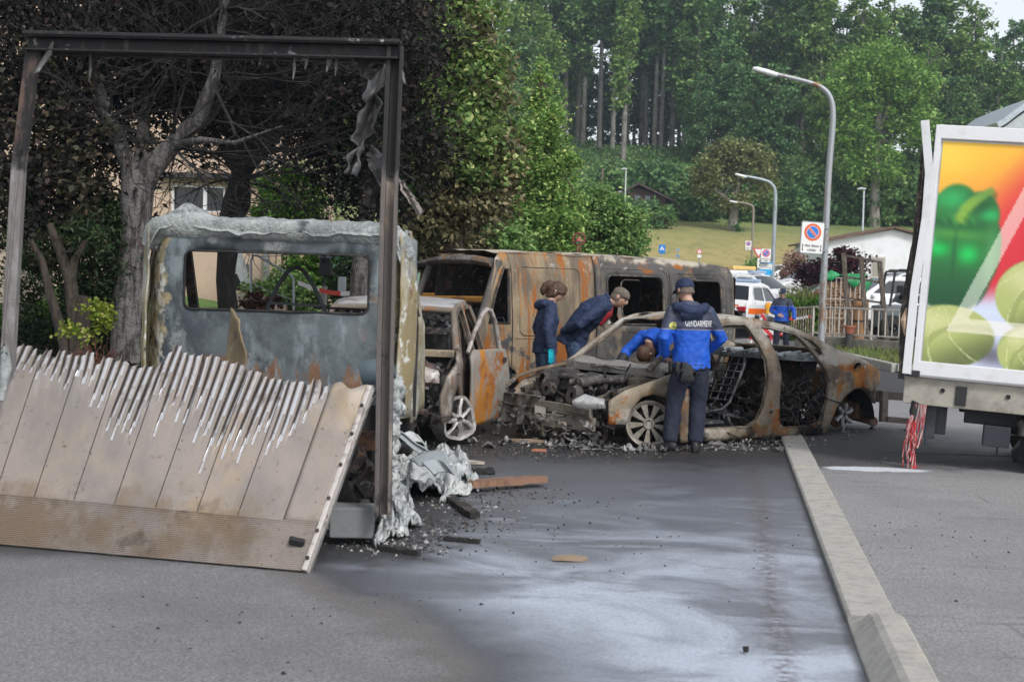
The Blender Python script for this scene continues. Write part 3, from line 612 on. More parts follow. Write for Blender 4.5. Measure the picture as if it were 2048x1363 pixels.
s_out = [(2.12, .26), (2.12, .50), (1.95, .60), (1.65, .69), (1.36, .77), (1.20, .87), (.95, 1.07), (.66, 1.29), (.45, 1.355), (.2, 1.38), (-.02, 1.365), (-.35, 1.325), (-.6, 1.275), (-.94, 1.18), (-1.14, 1.09), (-1.29, 1.03), (-1.56, .955), (-1.92, .85), (-2.14, .765), (-2.19, .70), (-2.17, .60), (-2.03, .56), (-1.95, .52),
    (-1.86, .53), (-1.68, .585), (-1.52, .565), (-1.38, .49), (-1.26, .36), (-1.17, .16), (-1.13, .04), (1.18, .04), (1.22, .20), (1.30, .40), (1.44, .53), (1.60, .565), (1.76, .53), (1.88, .42), (1.93, .26)]
s_fd = [(1.12, .84), (.86, 1.06), (.60, 1.255), (.42, 1.295), (.12, 1.30), (.055, 1.25), (-.04, 1.10), (-.105, .9), (-.115, .66), (-.06, .40), (.04, .24), (.2, .17), (.95, .17), (1.08, .28), (1.12, .5)]
s_rd = [(-.12, 1.275), (-.3, 1.26), (-.66, 1.195), (-.80, 1.10), (-.93, .95), (-1.06, .78), (-1.12, .62), (-1.10, .42), (-1.02, .20), (-.88, .14), (-.40, .14), (-.30, .22), (-.285, .5), (-.30, .75), (-.27, .98), (-.19, 1.16)]
s_qw = [(-.74, 1.185), (-.92, 1.125), (-1.04, 1.03), (-1.06, .955), (-.97, .965), (-.86, 1.08)]
filler = [(-1.60 + .09 * math.cos(a) - .03 * math.sin(a), .83 + .05 * math.sin(a)) for a in np.linspace(0, 2 * PI, 11)[:-1]]
shell(sedan, s_out, [s_fd, s_rd, s_qw, filler], sy_, M['sedan'], 'body_side', .085, (1,), thick=.035, amp=.014, seed=1)
shell(sedan, s_out, [s_fd, s_rd, s_qw], sy_, M['sedan'], 'body_side', .11, (-1,), thick=.035, amp=.014, seed=1)
MB().box((-1.60, .84, .83), (.2, .02, .12)).build('filler_recess', M['soot'], sedan)
rz_ = lambda x: float(np.interp(x, [-1.0, -.6, -.02, .2, .5, .66], [1.17, 1.28, 1.37, 1.385, 1.35, 1.30]))
MB().sheet(lambda a, b: (.64 - 1.5 * a, (sy_(.64 - 1.5 * a, 1.33) - .02) * (2 * b - 1), rz_(.64 - 1.5 * a) - .02 + .045 * (1 - (2 * b - 1) ** 2) - .03 * mnoise.noise(Vector((a * 4, b * 4, 0)))), 18, 12).build('roof', M['sedan'], sedan, smooth=60, solid=.012)
MB().sheet(lambda a, b: (-1.36 - .80 * a, (sy_(-1.36 - .8 * a, .8) - .06) * (2 * b - 1), float(np.interp(-1.36 - .8 * a, [-2.2, -1.9, -1.36], [.76, .855, 1.0])) + .02 - .02 * mnoise.noise(Vector((a * 4, b * 4, 4)))), 10, 10).build('boot_lid', M['sedan'], sedan, smooth=60, solid=.012)
MB().sheet(lambda a, b: (-2.17 - .02 * math.sin(b * PI), (1.5 * b - .75), .36 + .38 * a + .02 * mnoise.noise(Vector((a * 3, b * 7, 2)))), 6, 14).build('rear_panel', M['sedan'], sedan, smooth=60, solid=.02)
m = MB(); m.bar((-1.05, -.75, .90), (-1.05, .75, .90), .5, .04)
for i in range(12): m.box((-1.0 + random.uniform(-.2, .2), random.uniform(-.7, .7), .94), (.12, .2, .04), (random.random() * .3, random.random() * .3, random.random()))
m.jitter(.03, 6).build('parcel_shelf', layered('ashen_shelf', (.36, .40, .42), [((.1, .1, .1), 6, .5, .65), ((.62, .65, .66), 12, .55, .68)], .9, 0, .5, 25), sedan)
MB().tube([(1.52, .74, .80), (1.20, .715, 1.02), (.85, .66, 1.255), (.62, .60, 1.33)], [.042, .036, .034, .034], 7, flat=.7).jitter(.008, 6).build('windscreen_pillar', M['flange'], sedan, smooth=50)
# cowl, pillars seen inside, dashboard bar
m = MB(); m.sheet(lambda a, b: (1.36 - .22 * b + .07 * (1 - (2 * a - 1) ** 2), -.86 + 1.72 * a, .80 + .06 * b + .012 * math.sin(a * 17) - .02 * math.sin(a * 3.1)), 22, 5); m.bar((1.40, -.86, .77), (1.40, .84, .765), .03, .07)
m.build('cowl', layered('cowl_bare', (.26, .245, .225), [((.12, .11, .10), 6, .5, .66), ((.5, .49, .47), 12, .56, .7), ((.18, .1, .05), 5, .62, .7)], .7, .2, .3, 30), sedan, smooth=50, solid=.02)
m = MB(); m.tube([(1.05, -.78, .78), (1.05, 0, .80), (1.05, .78, .77)], .035, 8); m.tube([(1.1, .36, .72), (.78, .37, .84)], .025, 8)
m.tube([(.74 + .06 * math.cos(a), .37 + .18 * math.sin(a), .86 + .17 * math.cos(a)) for a in np.linspace(0, 2 * PI, 16)], .012, 6); junk(m, 60, (.85, -.75, .45), (1.2, .75, .82), .1, 3); m.jitter(.02, 8).build('dashboard_remains', M['char'], sedan)
m = MB(); m.sheet(lambda a, b: (1.2 - 2.5 * a, .84 * (2 * b - 1), .12 + .03 * mnoise.noise(Vector((a * 12, b * 8, 0)))), 16, 10); m.build('floor_pan', M['soot'], sedan, smooth=60)
m = MB(); m.sheet(lambda a, b: (1.22, .8 * (2 * b - 1), .15 + .66 * a), 4, 8); m.build('bulkhead', M['soot'], sedan)
for yy_ in (.38, -.38):
    m = MB(); 
    for s in (-.23, .23):
        m.tube([(.72, yy_ + s, .30), (.28, yy_ + s, .34), (.16, yy_ + s, .42), (-.06, yy_ + s * .95, .82), (-.1, yy_ + s * .8, .95)], .018, 6)
    for i in range(7): f = i / 6; m.tube([(.70 - .48 * f, yy_ - .23, .33), (.70 - .48 * f, yy_, .30), (.70 - .48 * f, yy_ + .23, .33)], .008, 5)
    for i in range(7): f = i / 6; m.tube([(.15 - .24 * f, yy_ - .22, .44 + .48 * f), (.15 - .24 * f, yy_ + .22, .44 + .48 * f)], .008, 5)
    for s in (-.12, 0, .12): m.tube([(.14, yy_ + s, .42), (-.1, yy_ + s, .94)], .007, 5)
    m.bar((.45, yy_ - .25, .2), (.45, yy_ + .25, .2), .4, .03); junk(m, 16, (-.05, yy_ - .25, .16), (.7, yy_ + .25, .36), .09, 5)
    m.build('seat_frame', layered('seat_springs', (.075, .078, .085), [((.24, .25, .26), 9, .5, .66), ((.02, .02, .02), 5, .5, .62)], .7, .3, .3, 40), sedan, smooth=60)
m = MB(); m.bar((-.85, -.7, .42), (-.95, .7, .42), .5, .05); m.sheet(lambda a, b: (-1.0 - .15 * a, -.72 + 1.44 * b, .4 + .48 * a + .03 * mnoise.noise(Vector((a * 6, b * 9, 1)))), 6, 14)
junk(m, 260, (-1.1, -.5, .14), (-.3, .88, .60), .12, 8, .45); m.jitter(.02, 7).build('rear_seat_remains', M['char'], sedan)
m = MB()
for i in range(30):
    a = Vector((random.uniform(-1.15, -.45), random.uniform(.55, .94), random.uniform(.1, .75))); m.tube([a, a + Vector((random.gauss(0, .1), random.gauss(.05, .05), random.gauss(-.12, .1))), a + Vector((random.gauss(0, .2), random.gauss(.08, .08), random.gauss(-.3, .12)))], random.uniform(.004, .011), 5)
m.v = [(x, y, max(.03, z)) for x, y, z in m.v]
m.build('hanging_wires', layered('burnt_wires', (.03, .029, .03), [((.2, .205, .215), 7, .56, .68), ((.25, .03, .035), 4, .6, .68)], .7, .2, .2), sedan, smooth=60)
# engine bay
m = MB(); m.box((1.75, 0, .42), (.55, .5, .38), tap=.8); m.box((1.78, .05, .62), (.5, .32, .12), tap=.8)
for i in range(5): m.tube([(1.95 - .1 * i, .2, .62), (1.97 - .1 * i, .34, .60), (1.97 - .1 * i, .38, .45)], .028, 7)
m.lathe([(.02, 0), (.10, .0), (.12, .05), (.12, .12), (.05, .16)], 14, Matrix.Translation((2.0, -.28, .60)) @ Matrix.Rotation(1.2, 4, 'Y'))
m.tube([(1.5, -.5, .68), (1.8, -.45, .72), (2.05, -.35, .66), (2.1, -.1, .62)], .05, 9); m.tube([(2.1, .15, .62), (1.9, .45, .68), (1.55, .5, .70)], .045, 9)
m.jitter(.03, 6).build('engine', layered('burnt_engine', (.05, .046, .045), [((.17, .155, .145), 5, .52, .66), ((.03, .028, .028), 3.5, .55, .68), ((.24, .13, .07), 4, .62, .7)], .75, .25, .5, 26), sedan, smooth=45)
m = MB(); junk(m, 110, (1.40, -.80, .20), (2.2, .78, .60), .11, 21, .5); m.v = [(x, y, z) for x, y, z in m.v]; m.jitter(.02, 8).build('engine_bay_remains', M['char'], sedan)
m = MB(); junk(m, 80, (2.0, -.9, .03), (2.5, .8, .32), .085, 22, .3); m.v = [(x, y, max(.02, z)) for x, y, z in m.v]; m.jitter(.03, 9).build('front_remains', layered('front_ash_mix', (.05, .047, .045), [((.36, .35, .34), 8, .48, .62), ((.20, .15, .11), 4, .55, .66)], .9, 0, .6, 26), sedan)
m = MB(); m.tube([(1.40, -.80, .78), (1.75, -.84, .72), (2.1, -.82, .63), (2.32, -.70, .54)], [.035, .035, .035, .03], 7, flat=.6); m.jitter(.012, 6).build('far_wing_rail', layered('wing_rail', (.16, .115, .075), [((.3, .27, .24), 5, .5, .62), ((.04, .036, .034), 4, .55, .66)], .8, .15, .3), sedan, smooth=50)
m = MB()
for k_ in range(4): m.tube([(1.62 + .13 * k_, -.32, .64), (1.62 + .13 * k_, -.10, .70), (1.62 + .13 * k_, .12, .69), (1.62 + .13 * k_, .26, .60)], .032, 8)
m.tube([(1.55, .28, .66), (1.8, .32, .67), (2.1, .30, .64)], .06, 9); m.box((1.82, -.42, .58), (.5, .18, .16), (0, .05, .06)); m.lathe([(.02, -.05), (.09, -.05), (.11, 0), (.09, .06), (.03, .06)], 16, Matrix.Translation((2.18, .34, .52)) @ Matrix.Rotation(1.4, 4, 'Y')); m.lathe([(.02, -.04), (.075, -.04), (.075, .04), (.03, .04)], 16, Matrix.Translation((2.22, -.05, .56)) @ Matrix.Rotation(1.4, 4, 'Y')); m.lathe([(.02, -.04), (.06, -.04), (.06, .04), (.03, .04)], 14, Matrix.Translation((2.22, -.32, .46)) @ Matrix.Rotation(1.5, 4, 'Y'))
m.jitter(.02, 6, 8).build('intake_manifold', layered('burnt_intake', (.07, .064, .06), [((.22, .205, .19), 6, .54, .66), ((.04, .037, .036), 4, .52, .64), ((.28, .14, .06), 5, .62, .68)], .75, .25, .5, 26), sedan, smooth=50)
# strut towers and inner wings
for s in (1, -1):
    m = MB(); m.lathe([(.13, 0), (.115, .12), (.06, .135), (.05, .16)], 14, Matrix.Translation((1.52, s * .60, .58))); m.bar((1.40, s * .70, .68), (2.12, s * .66, .50), .07, .05)
    m.sheet(lambda a, b: (1.62 + .36 * math.cos(PI * (1 - a)) , s * (.55 + .30 * b), .28 + .30 * math.sin(PI * a)), 12, 3); m.jitter(.012, 6).build('inner_wing', layered('inner_wing', (.12, .10, .075), [((.04, .036, .034), 3, .5, .66), ((.33, .31, .29), 7, .58, .7), ((.28, .16, .06), 4, .58, .68)], .8, .1, .4), sedan, smooth=50, solid=.012)
# radiator core and front crossmember
m = MB()
for i in range(34):
    x = -.80 + .72 * i / 33; m.bar((2.36 + .02 * math.sin(i * .4), x, .16), (2.30 + .03 * math.sin(i * .5), x + .02, .46), .011, .03)
for z in (.16, .25, .34, .46): m.bar((2.34, -.82, z), (2.33, -.06, z), .05, .012)
m.jitter(.03, 3, 6).build('radiator', layered('radiator_core', (.13, .12, .105), [((.28, .26, .24), 6, .5, .66), ((.04, .04, .04), 4, .55, .68)], .8, .2, .4, 40), sedan)
m = MB(); m.bar((2.30, -.15, .38), (2.22, .66, .36), .06, .11); m.bar((2.35, .05, .24), (2.2, .70, .24), .05, .14)
m.lathe([(.055, -.06), (.085, -.06), (.085, .07), (.06, .07), (.055, -.06)], 14, Matrix.Translation((2.42, .02, .30)) @ Matrix.Rotation(1.35, 4, 'Y') @ Matrix.Rotation(.3, 4, 'X')); m.bar((2.28, .3, .38), (2.30, .75, .37), .02, .075); m.bar((2.36, .02, .24), (2.34, .02, .06), .05)
m.jitter(.01, 6).build('front_crossmember', layered('crossmember', (.20, .185, .155), [((.09, .08, .07), 4, .48, .64), ((.40, .39, .37), 9, .58, .7)], .75, .2, .3), sedan, bevel=.006)
m = MB(); m.tube([(2.28, .50, .46), (2.25, .62, .47), (2.12, .76, .46)], [.06, .10, .07], 10, flat=.8).jitter(.05, 9, 3).build('headlamp_remains', layered('melted_lamp', (.38, .385, .38), [((.62, .62, .61), 8, .5, .64), ((.07, .065, .06), 6, .55, .66)], .5, .2, .5, 30), sedan, smooth=60)
# front wheel rim (tyre burnt away), rear hub
wh_ = bpy.data.objects.new('front_wheel', None); col.objects.link(wh_); wh_.parent = sedan
WM = Matrix.Translation((1.60, .86, .245)) @ Matrix.Rotation(R_(-36), 4, 'Z') @ Matrix.Rotation(R_(-84), 4, 'X')
r_ = .245
m = MB(); m.lathe([(r_ * .82, -.06), (r_, -.07), (r_ * 1.01, -.05), (r_ * .93, -.02), (r_ * .93, .07), (r_ * 1.01, .09), (r_ * .99, .105), (r_ * .88, .095), (r_ * .80, .075), (r_ * .80, -.05)], 40, WM)
m.build('rim', layered('burnt_alloy', (.25, .225, .19), [((.15, .135, .115), 8, .45, .64), ((.42, .41, .40), 14, .56, .7), ((.08, .07, .06), 5, .62, .72)], .55, .4, .2, 40), wh_, smooth=40)
sp = MB()
for i in range(9):
    a = 2 * PI * i / 9 + .1; Ra = WM @ Matrix.Rotation(a, 4, 'Z')
    sp.prism([(r_ * .24, -.016), (r_ * .84, -.038), (r_ * .84, .038), (r_ * .24, .016)], .05, .085, Ra)
sp.lathe([(.001, .08), (.035, .08), (.04, .095), (.06, .095), (.075, .06), (.075, .0)], 20, WM)
sp.build('spokes', bpy.data.materials['burnt_alloy'], wh_, smooth=30, bevel=.006)
m = MB(); m.lathe([(.03, -.03), (.15, -.03), (.15, .0), (.04, .0)], 20, WM); m.build('brake_disc', M['iron'], wh_, smooth=30)
wr_ = bpy.data.objects.new('rear_hub', None); col.objects.link(wr_); wr_.parent = sedan
HM = Matrix.Translation((-1.62, .70, .24)) @ Matrix.Rotation(R_(-90), 4, 'X')
MB().lathe([(.03, -.05), (.17, -.05), (.17, -.02), (.05, -.02), (.05, .05)], 24, HM).build('brake_disc', layered('rusty_disc', (.12, .07, .05), [((.25, .13, .08), 5, .5, .66), (SOOT, 6, .55, .66)], .8, .2, .3), wr_, smooth=30)
m = MB()
for i in range(6): a = 2 * PI * i / 6 + .3; m.tube([HM @ Vector((.03 * math.cos(a), .03 * math.sin(a), .03)), HM @ Vector((.10 * math.cos(a), .10 * math.sin(a), .05)), HM @ Vector((.145 * math.cos(a + .15), .145 * math.sin(a + .15), .04))], [.028, .026, .034], 7)
m.tube([HM @ Vector((.0, .10, .05)), HM @ Vector((.03, .21, .06)), HM @ Vector((-.04, .23, .1))], [.03, .03, .05], 7); m.jitter(.02, 12).build('melted_spokes', layered('melted_alloy', (.30, .30, .31), [((.16, .16, .16), 9, .48, .64), ((.5, .5, .51), 14, .58, .7)], .5, .4, .3, 40), wr_, smooth=60)
m = MB(); m.box((-2.02, .55, .26), (.2, .22, .2), (0, 0, .2)); m.tube([(-2.1, .4, .2), (-2.15, .7, .16), (-2.1, .8, .14)], .06, 10); m.box((-1.85, .45, .3), (.25, .3, .16)); m.jitter(.02, 7).build('silencer', layered('rusty_silencer', (.19, .12, .085), [((.10, .07, .06), 4, .5, .66), ((.3, .2, .15), 8, .55, .7)], .8, .1, .3), sedan, bevel=.015, smooth=50)
m = MB(); m.sheet(lambda a, b: (-1.62 + .42 * math.cos(PI * a), .50 + .36 * b, .18 + .40 * math.sin(PI * a)), 14, 4); m.build('wheel_arch_liner', M['soot'], sedan, smooth=60)
m = MB(); m.bar((-2.26, -.7, .47), (-2.27, .84, .47), .04, .10); m.bar((-2.25, .82, .52), (-2.25, .82, .14), .11, .05, up=Vector((0, 1, 0))); m.bar((-2.08, .62, .40), (-2.26, .78, .40), .05, .05); m.bar((-2.25, .70, .46), (-2.55, .98, .45), .05, .1); m.bar((-2.28, .84, .17), (-2.6, .98, .15), .06, .07)
m.jitter(.01, 6).build('rear_bumper_beam', layered('bumper_beam', (.17, .145, .125), [((.08, .07, .065), 4, .48, .64), ((.32, .30, .28), 9, .58, .7)], .7, .2, .2), sedan, bevel=.004)
MB().tube([(.55, .90, .15), (.35, 1.0, .05), (.1, 1.03, .03), (-.1, .99, .05), (-.2, .96, .1)], .008, 6).build('door_cable', M['black'], sedan, smooth=60)

# ---------------------------------------------------------------- vans
VRZ = math.atan2(-.565, -.825)
VO = (1.08, 20.13, 0)
def burnt_van(nm, label, loc, rz, mats, solid_front_panel=True, group=None):
    van = thing(nm, label, 'van', loc, rz, group)
    m_front, m_rear, m_face = mats
    def vy(u, v):
        y = .95 - .12 * max(0, v - 1.15) - (.10 * max(0, (v - 1.85) / .2)) ** 1.0 * .6 - .10 * max(0, (u - 2.2) / .6) ** 2
        e = max(0, (-u - 1.82) / .18); y -= .10 * e ** 2
        return y
    zr = lambda u: float(np.interp(u, [-2.02, -1.97, -1.8, -1.2, .6, 1.5, 2.05, 2.2], [1.75, 1.93, 2.02, 2.065, 2.085, 2.09, 2.08, 2.05]))
    top = [(u, zr(u)) for u in (2.12, 1.5, 1.05, .6)]
    # front half with cab door, rear half with windows
    A = [(2.10, 2.06), (2.17, 1.98), (2.30, 1.55), (2.47, 1.06), (2.75, .95), (2.95, .75), (2.95, .35), (2.55, .35), (2.48, .55), (2.3, .68), (2.1, .68), (1.9, .55), (1.83, .35), (.612, .35), (.612, zr(.6)), (1.05, zr(1.05)), (1.5, zr(1.5))]
    wA = [(2.08, 1.86), (2.22, 1.52), (2.32, 1.17), (2.02, 1.17), (2.0, 1.86)]
    MB().panel(A, [wA], lambda u, v: (u, vy(u, v), v), .1).jitter(.012, 3, 1).build('front_side_panel', m_front, van, smooth=45, solid=.02)
    B = [(.588, zr(.6)), (.588, .35), (-.9, .35), (-.98, .6), (-1.15, .72), (-1.4, .72), (-1.57, .6), (-1.65, .35), (-1.99, .4), (-2.03, 1.2), (-2.0, 1.72), (-1.96, 1.90), (-1.86, 2.0), (-1.2, zr(-1.2)), (-.3, zr(-.3))]
    w1, w2 = rrect(-.58, 1.17, .40, 1.83, .09), rrect(-1.66, 1.17, -.84, 1.80, .09)
    MB().panel(B, [w1, w2], lambda u, v: (u, vy(u, v) + .004, v), .1).jitter(.01, 3, 2).build('rear_side_panel', m_rear, van, smooth=45, solid=.02)
    for w_ in (w1, w2):
        q = [Vector((u, vy(u, v) + .012, v)) for u, v in w_]; MB().tube(q + [q[0]], .016, 6).build('window_frame', layered(nm + '_frame', (.06, .058, .056), [((.2, .16, .12), 5, .5, .65)], .8, .2, .3), van, smooth=60)
        big = rrect(min(u for u, v in w_) - .10, 1.07, max(u for u, v in w_) + .10, max(v for u, v in w_) + .09, .12); q = [Vector((u, vy(u, v) + .014, v)) for u, v in big]; MB().tube(q + [q[0]], .009, 5).build('pressed_edge', m_rear, van, smooth=60)
    q = [Vector((u, vy(u, v) + .012, v)) for u, v in rrect(.86, 1.02, 1.84, 1.90, .08)]; MB().tube(q + [q[0]], .012, 5).build('pressed_edge', m_front, van, smooth=60)
    for u0 in (1.96, .60, -.71):
        MB().tube([(u0, vy(u0, .4) + .010, .4), (u0, vy(u0, 1.2) + .010, 1.2), (u0, vy(u0, 1.85) + .010, 1.85), (u0, vy(u0, zr(u0) - .03) + .0, zr(u0) - .03)], .008 if u0 != .6 else .014, 5).build('panel_seam', M['soot'], van)
    MB().tube([(1.9, vy(1.9, .98) + .012, .98), (.62, vy(.6, .98) + .012, .97), (-1.98, vy(-1.9, .98) + .012, .98)], .007, 5).build('waist_crease', m_front, van)
    q = [Vector((u, vy(u, v) + .01, v)) for u, v in wA]; MB().tube(q + [q[0]], .022, 6).build('door_window_frame', M['iron'], van, smooth=60)
    # far side, with openings
    MB().panel([(2.12, 2.0), (2.47, 1.06), (2.95, .75), (2.95, .35), (-1.99, .4), (-2.03, 1.2), (-1.96, 1.9), (-1.86, 2.0), (-1.2, 2.06), (.6, 2.08), (1.5, 2.07)], [wA, rrect(-.58, 1.17, .1, 1.83, .09), rrect(-1.66, 1.17, -1.25, 1.80, .09)], lambda u, v: (u, -vy(u, v), v), .16).jitter(.012, 3, 4).build('far_side_panel', M['char'], van, smooth=45, solid=.02)
    MB().sheet(lambda a, b: (2.10 - 4.06 * a, (vy(2.1 - 4.1 * a, 2.0) - .01) * (2 * b - 1), zr(2.1 - 4.08 * a) - .02 + .05 * (1 - (2 * b - 1) ** 4) + .012 * math.sin(b * 40) * (a > .3) + .02 * mnoise.noise(Vector((a * 8, b * 5, 0)))), 30, 24).build('roof', m_rear, van, smooth=60)
    # windscreen surround, cowl and dash crossbar
    f = MB(); f.tube([(2.16, .78, 1.93), (2.22, .4, 1.965), (2.23, 0, 1.97), (2.22, -.4, 1.965), (2.14, -.82, 1.94)], .085, 8, flat=.7)
    for s in (1, -1): f.tube([(2.12, s * .82, 1.96), (2.30, s * .87, 1.5), (2.47, s * .90, 1.03)], .055, 7)
    f.jitter(.012, 5).build('windscreen_frame', m_face, van, smooth=60)
    c = MB(); c.bar((2.34, -1.0, 1.43), (2.31, .88, 1.47), .08, .085, up=Vector((0, 0, 1))); c.jitter(.014, 4).build('dash_crossbar', layered(nm + '_bar', (.42, .20, .035), [((.11, .10, .10), 3, .52, .66), ((.25, .11, .03), 6, .5, .66), ((.5, .3, .08), 4, .6, .7)], .75, .15, .2), van, bevel=.02)
    c = MB(); c.sheet(lambda a, b: (2.44 + .5 * a, .9 * (2 * b - 1), 1.06 - .28 * a ** 1.5 + .05 * mnoise.noise(Vector((a * 5, b * 7, 0)))), 8, 16); c.sheet(lambda a, b: (2.95, .85 * (2 * b - 1), .35 + .42 * a), 4, 8); c.build('bonnet', M['char'], van, smooth=60, solid=.015)
    c = MB(); junk(c, 70, (2.1, -.8, .95), (2.5, .8, 1.2), .12, 31); c.tube([(2.4, -.85, 1.16), (2.42, -.3, 1.18), (2.4, .3, 1.14), (2.38, .85, 1.13)], [.03, .045, .04, .03], 7); c.jitter(.03, 6).build('dashboard_remains', layered(nm + '_dash', (.035, .034, .036), [((.30, .31, .32), 7, .55, .68)], .9, 0, .5), van)
    c = MB(); c.sheet(lambda a, b: (2.3 - 4.2 * a, .9 * (2 * b - 1), .52), 6, 4); c.sheet(lambda a, b: (1.05, .88 * (2 * b - 1), .5 + .75 * a), 3, 4); c.sheet(lambda a, b: (-1.98, .86 * (2 * b - 1), .5 + 1.35 * a), 3, 4); c.build('interior', M['soot'], van)
    return van
VM1 = layered('burnt_van_front', (.145, .115, .085), [((.31, .24, .155), 1.3, .42, .6, {'st': (2.2, 1, .5), 'w': .5}), (RUST, 1.3, .50, .56, {'st': (2.6, 1, .38), 'd': 7, 'w': .3}), ((.44, .18, .035), 2.5, .55, .64, {'st': (2.4, 1, .4)}), ((.52, .50, .47), 2.6, .52, .66, {'ax': (2, 1.4, 2.0, .22), 'd': 8}), ((.48, .46, .42), 5, .61, .7, {'a': .7}), ((.07, .07, .072), 1.7, .54, .62, {'ax': (2, 1.5, 1.0, .25), 'd': 7}), ((.03, .028, .027), 9, .64, .7)], .8, .15, .22, 22, .3, .12)
VM2 = layered('burnt_van_rear', (.105, .10, .095), [((.055, .053, .053), 1.8, .46, .62), ((.20, .155, .11), 2.2, .50, .64, {'st': (1, 1, .6)}), (RUST, 2.2, .52, .60, {'ax': (2, 1.74, 1.95, .3), 'd': 8, 'st': (1, 1, 1.6)}), ((.46, .41, .33), 2.6, .40, .56, {'ax': (2, 1.90, 2.05, .3), 'd': 8}), ((.33, .27, .18), 2.6, .44, .6, {'ax': (0, -1.6, -1.95, .3), 'd': 8, 'st': (3, 1, .5)}), ((.48, .46, .43), 7, .60, .68, {'a': .6}), ((.03, .028, .027), 11, .63, .7)], .8, .15, .22, 22, .3, .12)
VM3 = layered('burnt_van_face', (.10, .092, .088), [((.26, .245, .235), 3, .52, .66), ((.24, .13, .06), 2.5, .54, .64), ((.04, .038, .038), 4, .58, .68)], .75, .2, .22, 24)
van1 = burnt_van('burnt_van', 'rust-streaked burnt van with two window openings, behind the crouching figures', VO, VRZ, (VM1, VM2, VM3))
van1['label'] = 'rust-streaked burnt van facing left, standing right behind the woman and the bending man'
VM4 = layered('burnt_van_orange', (.16, .14, .12), [((.36, .15, .035), 1.2, .42, .55, {'d': 7}), ((.10, .095, .09), 2, .5, .65), ((.40, .38, .35), 4, .6, .7)], .8, .15, .22, 22)
van2 = burnt_van('burnt_van', 'second burnt van mostly hidden behind the rust-streaked one, orange roof showing', (.58, 24.0, 0), VRZ + .06, (VM4, VM4, layered('burnt_van_dark', (.10, .098, .095), [((.2, .18, .16), 3, .5, .66), ((.03, .03, .03), 3, .55, .66)], .8, .15, .22)))

# ---------------------------------------------------------------- small car with its door open
HC = P(868, 880, 14.4); HC.z = 0
HRZ = R_(-90 - 5)
hatch = thing('burnt_hatchback', 'burnt small car with open front door, squeezed behind the truck cab', 'car', (-1.27, 15.8, 0), HRZ)
M['hatch'] = layered('burnt_hatch_steel', (.17, .14, .11), [((.36, .33, .30), 2, .50, .62), (RUST, 1.7, .55, .62, {'d': 7, 'w': .4}), ((.46, .19, .03), 3, .60, .68), ((.05, .046, .045), 2.6, .58, .68, {'d': 7}), ((.5, .48, .46), 9, .62, .7, {'a': .7})], .8, .15, .25, 22)
def hy(u, v): return .82 - .30 * max(0, v - .85) - .08 * max(0, (abs(u) - 1.2) / .6) ** 2
h_out = [(1.75, .28), (1.78, .55), (1.6, .74), (1.15, .86), (.9, .98), (.35, 1.38), (.1, 1.44), (-.6, 1.46), (-1.1, 1.40), (-1.55, 1.05), (-1.7, .8), (-1.72, .3), (-1.55, .25), (-1.45, .5), (-1.2, .6), (-.95, .5), (-.87, .12), (.82, .12), (.9, .48), (1.15, .62), (1.4, .5), (1.5, .28)]
h_d1 = [(.80, .92), (.36, 1.30), (.08, 1.36), (-.25, 1.37), (-.32, .9), (-.28, .3), (-.1, .2), (.7, .2), (.8, .45)]
h_d2 = [(-.42, 1.37), (-.85, 1.37), (-1.1, 1.15), (-1.2, .85), (-.95, .65), (-.72, .25), (-.4, .22)]
shell(hatch, h_out, [h_d1, h_d2], hy, M['hatch'], 'body_side', .11, thick=.035, seed=5)
MB().sheet(lambda a, b: (.35 - 1.6 * a, .65 * (2 * b - 1), float(np.interp(.35 - 1.6 * a, [-1.3, -1.1, -.6, .1, .35], [1.28, 1.40, 1.46, 1.44, 1.385])) + .03 * (1 - (2 * b - 1) ** 2) - .015), 14, 8).build('roof', layered('hatch_roof', (.34, .335, .34), [((.2, .17, .16), 3, .5, .65), ((.5, .49, .49), 6, .56, .7), ((.24, .14, .09), 3, .62, .7)], .7, .2, .2), hatch, smooth=60, solid=.05)
m = MB(); m.tube([(.36, -.66, 1.36), (.38, 0, 1.385), (.36, .66, 1.36)], .035, 7)
for s in (1, -1): m.tube([(.36, s * .66, 1.36), (.65, s * .72, 1.14), (.95, s * .78, .95)], [.034, .036, .042], 7)
m.build('windscreen_frame', M['hatch'], hatch, smooth=60)
m = MB(); m.bar((1.0, -.76, .93), (1.02, .76, .93), .16, .07); m.jitter(.015, 5).build('cowl', layered('hatch_cowl', (.30, .24, .16), [((.1, .09, .08), 4, .5, .65), ((.44, .40, .34), 8, .56, .68)], .8, .1, .3), hatch, bevel=.01)
m = MB(); junk(m, 130, (1.0, -.72, .25), (1.72, .72, .84), .12, 41); m.box((1.3, 0, .5), (.4, .6, .35)); m.jitter(.03, 7).build('engine_bay_remains', layered('hatch_engine', (.04, .036, .036), [((.16, .08, .07), 5, .5, .64), ((.33, .31, .30), 8, .56, .68), ((.05, .07, .07), 4, .55, .65)], .85, .1, .5), hatch)
m = MB(); m.tube([(1.62, .42, .72), (1.66, .56, .73), (1.58, .68, .72)], [.06, .085, .06], 9).jitter(.03, 9).build('headlamp_remains', layered('hatch_lamp', (.35, .31, .28), [((.6, .58, .56), 9, .5, .64), ((.1, .06, .05), 6, .55, .66)], .5, .2, .5), hatch, smooth=60)
m = MB(); m.sheet(lambda a, b: (.9 - 2.4 * a, .78 * (2 * b - 1), .2), 4, 4); m.sheet(lambda a, b: (-1.6, .72 * (2 * b - 1), .2 + .8 * a), 3, 4); m.sheet(lambda a, b: (.95, .74 * (2 * b - 1), .2 + .72 * a), 3, 4); m.build('interior', M['soot'], hatch)
m = MB()
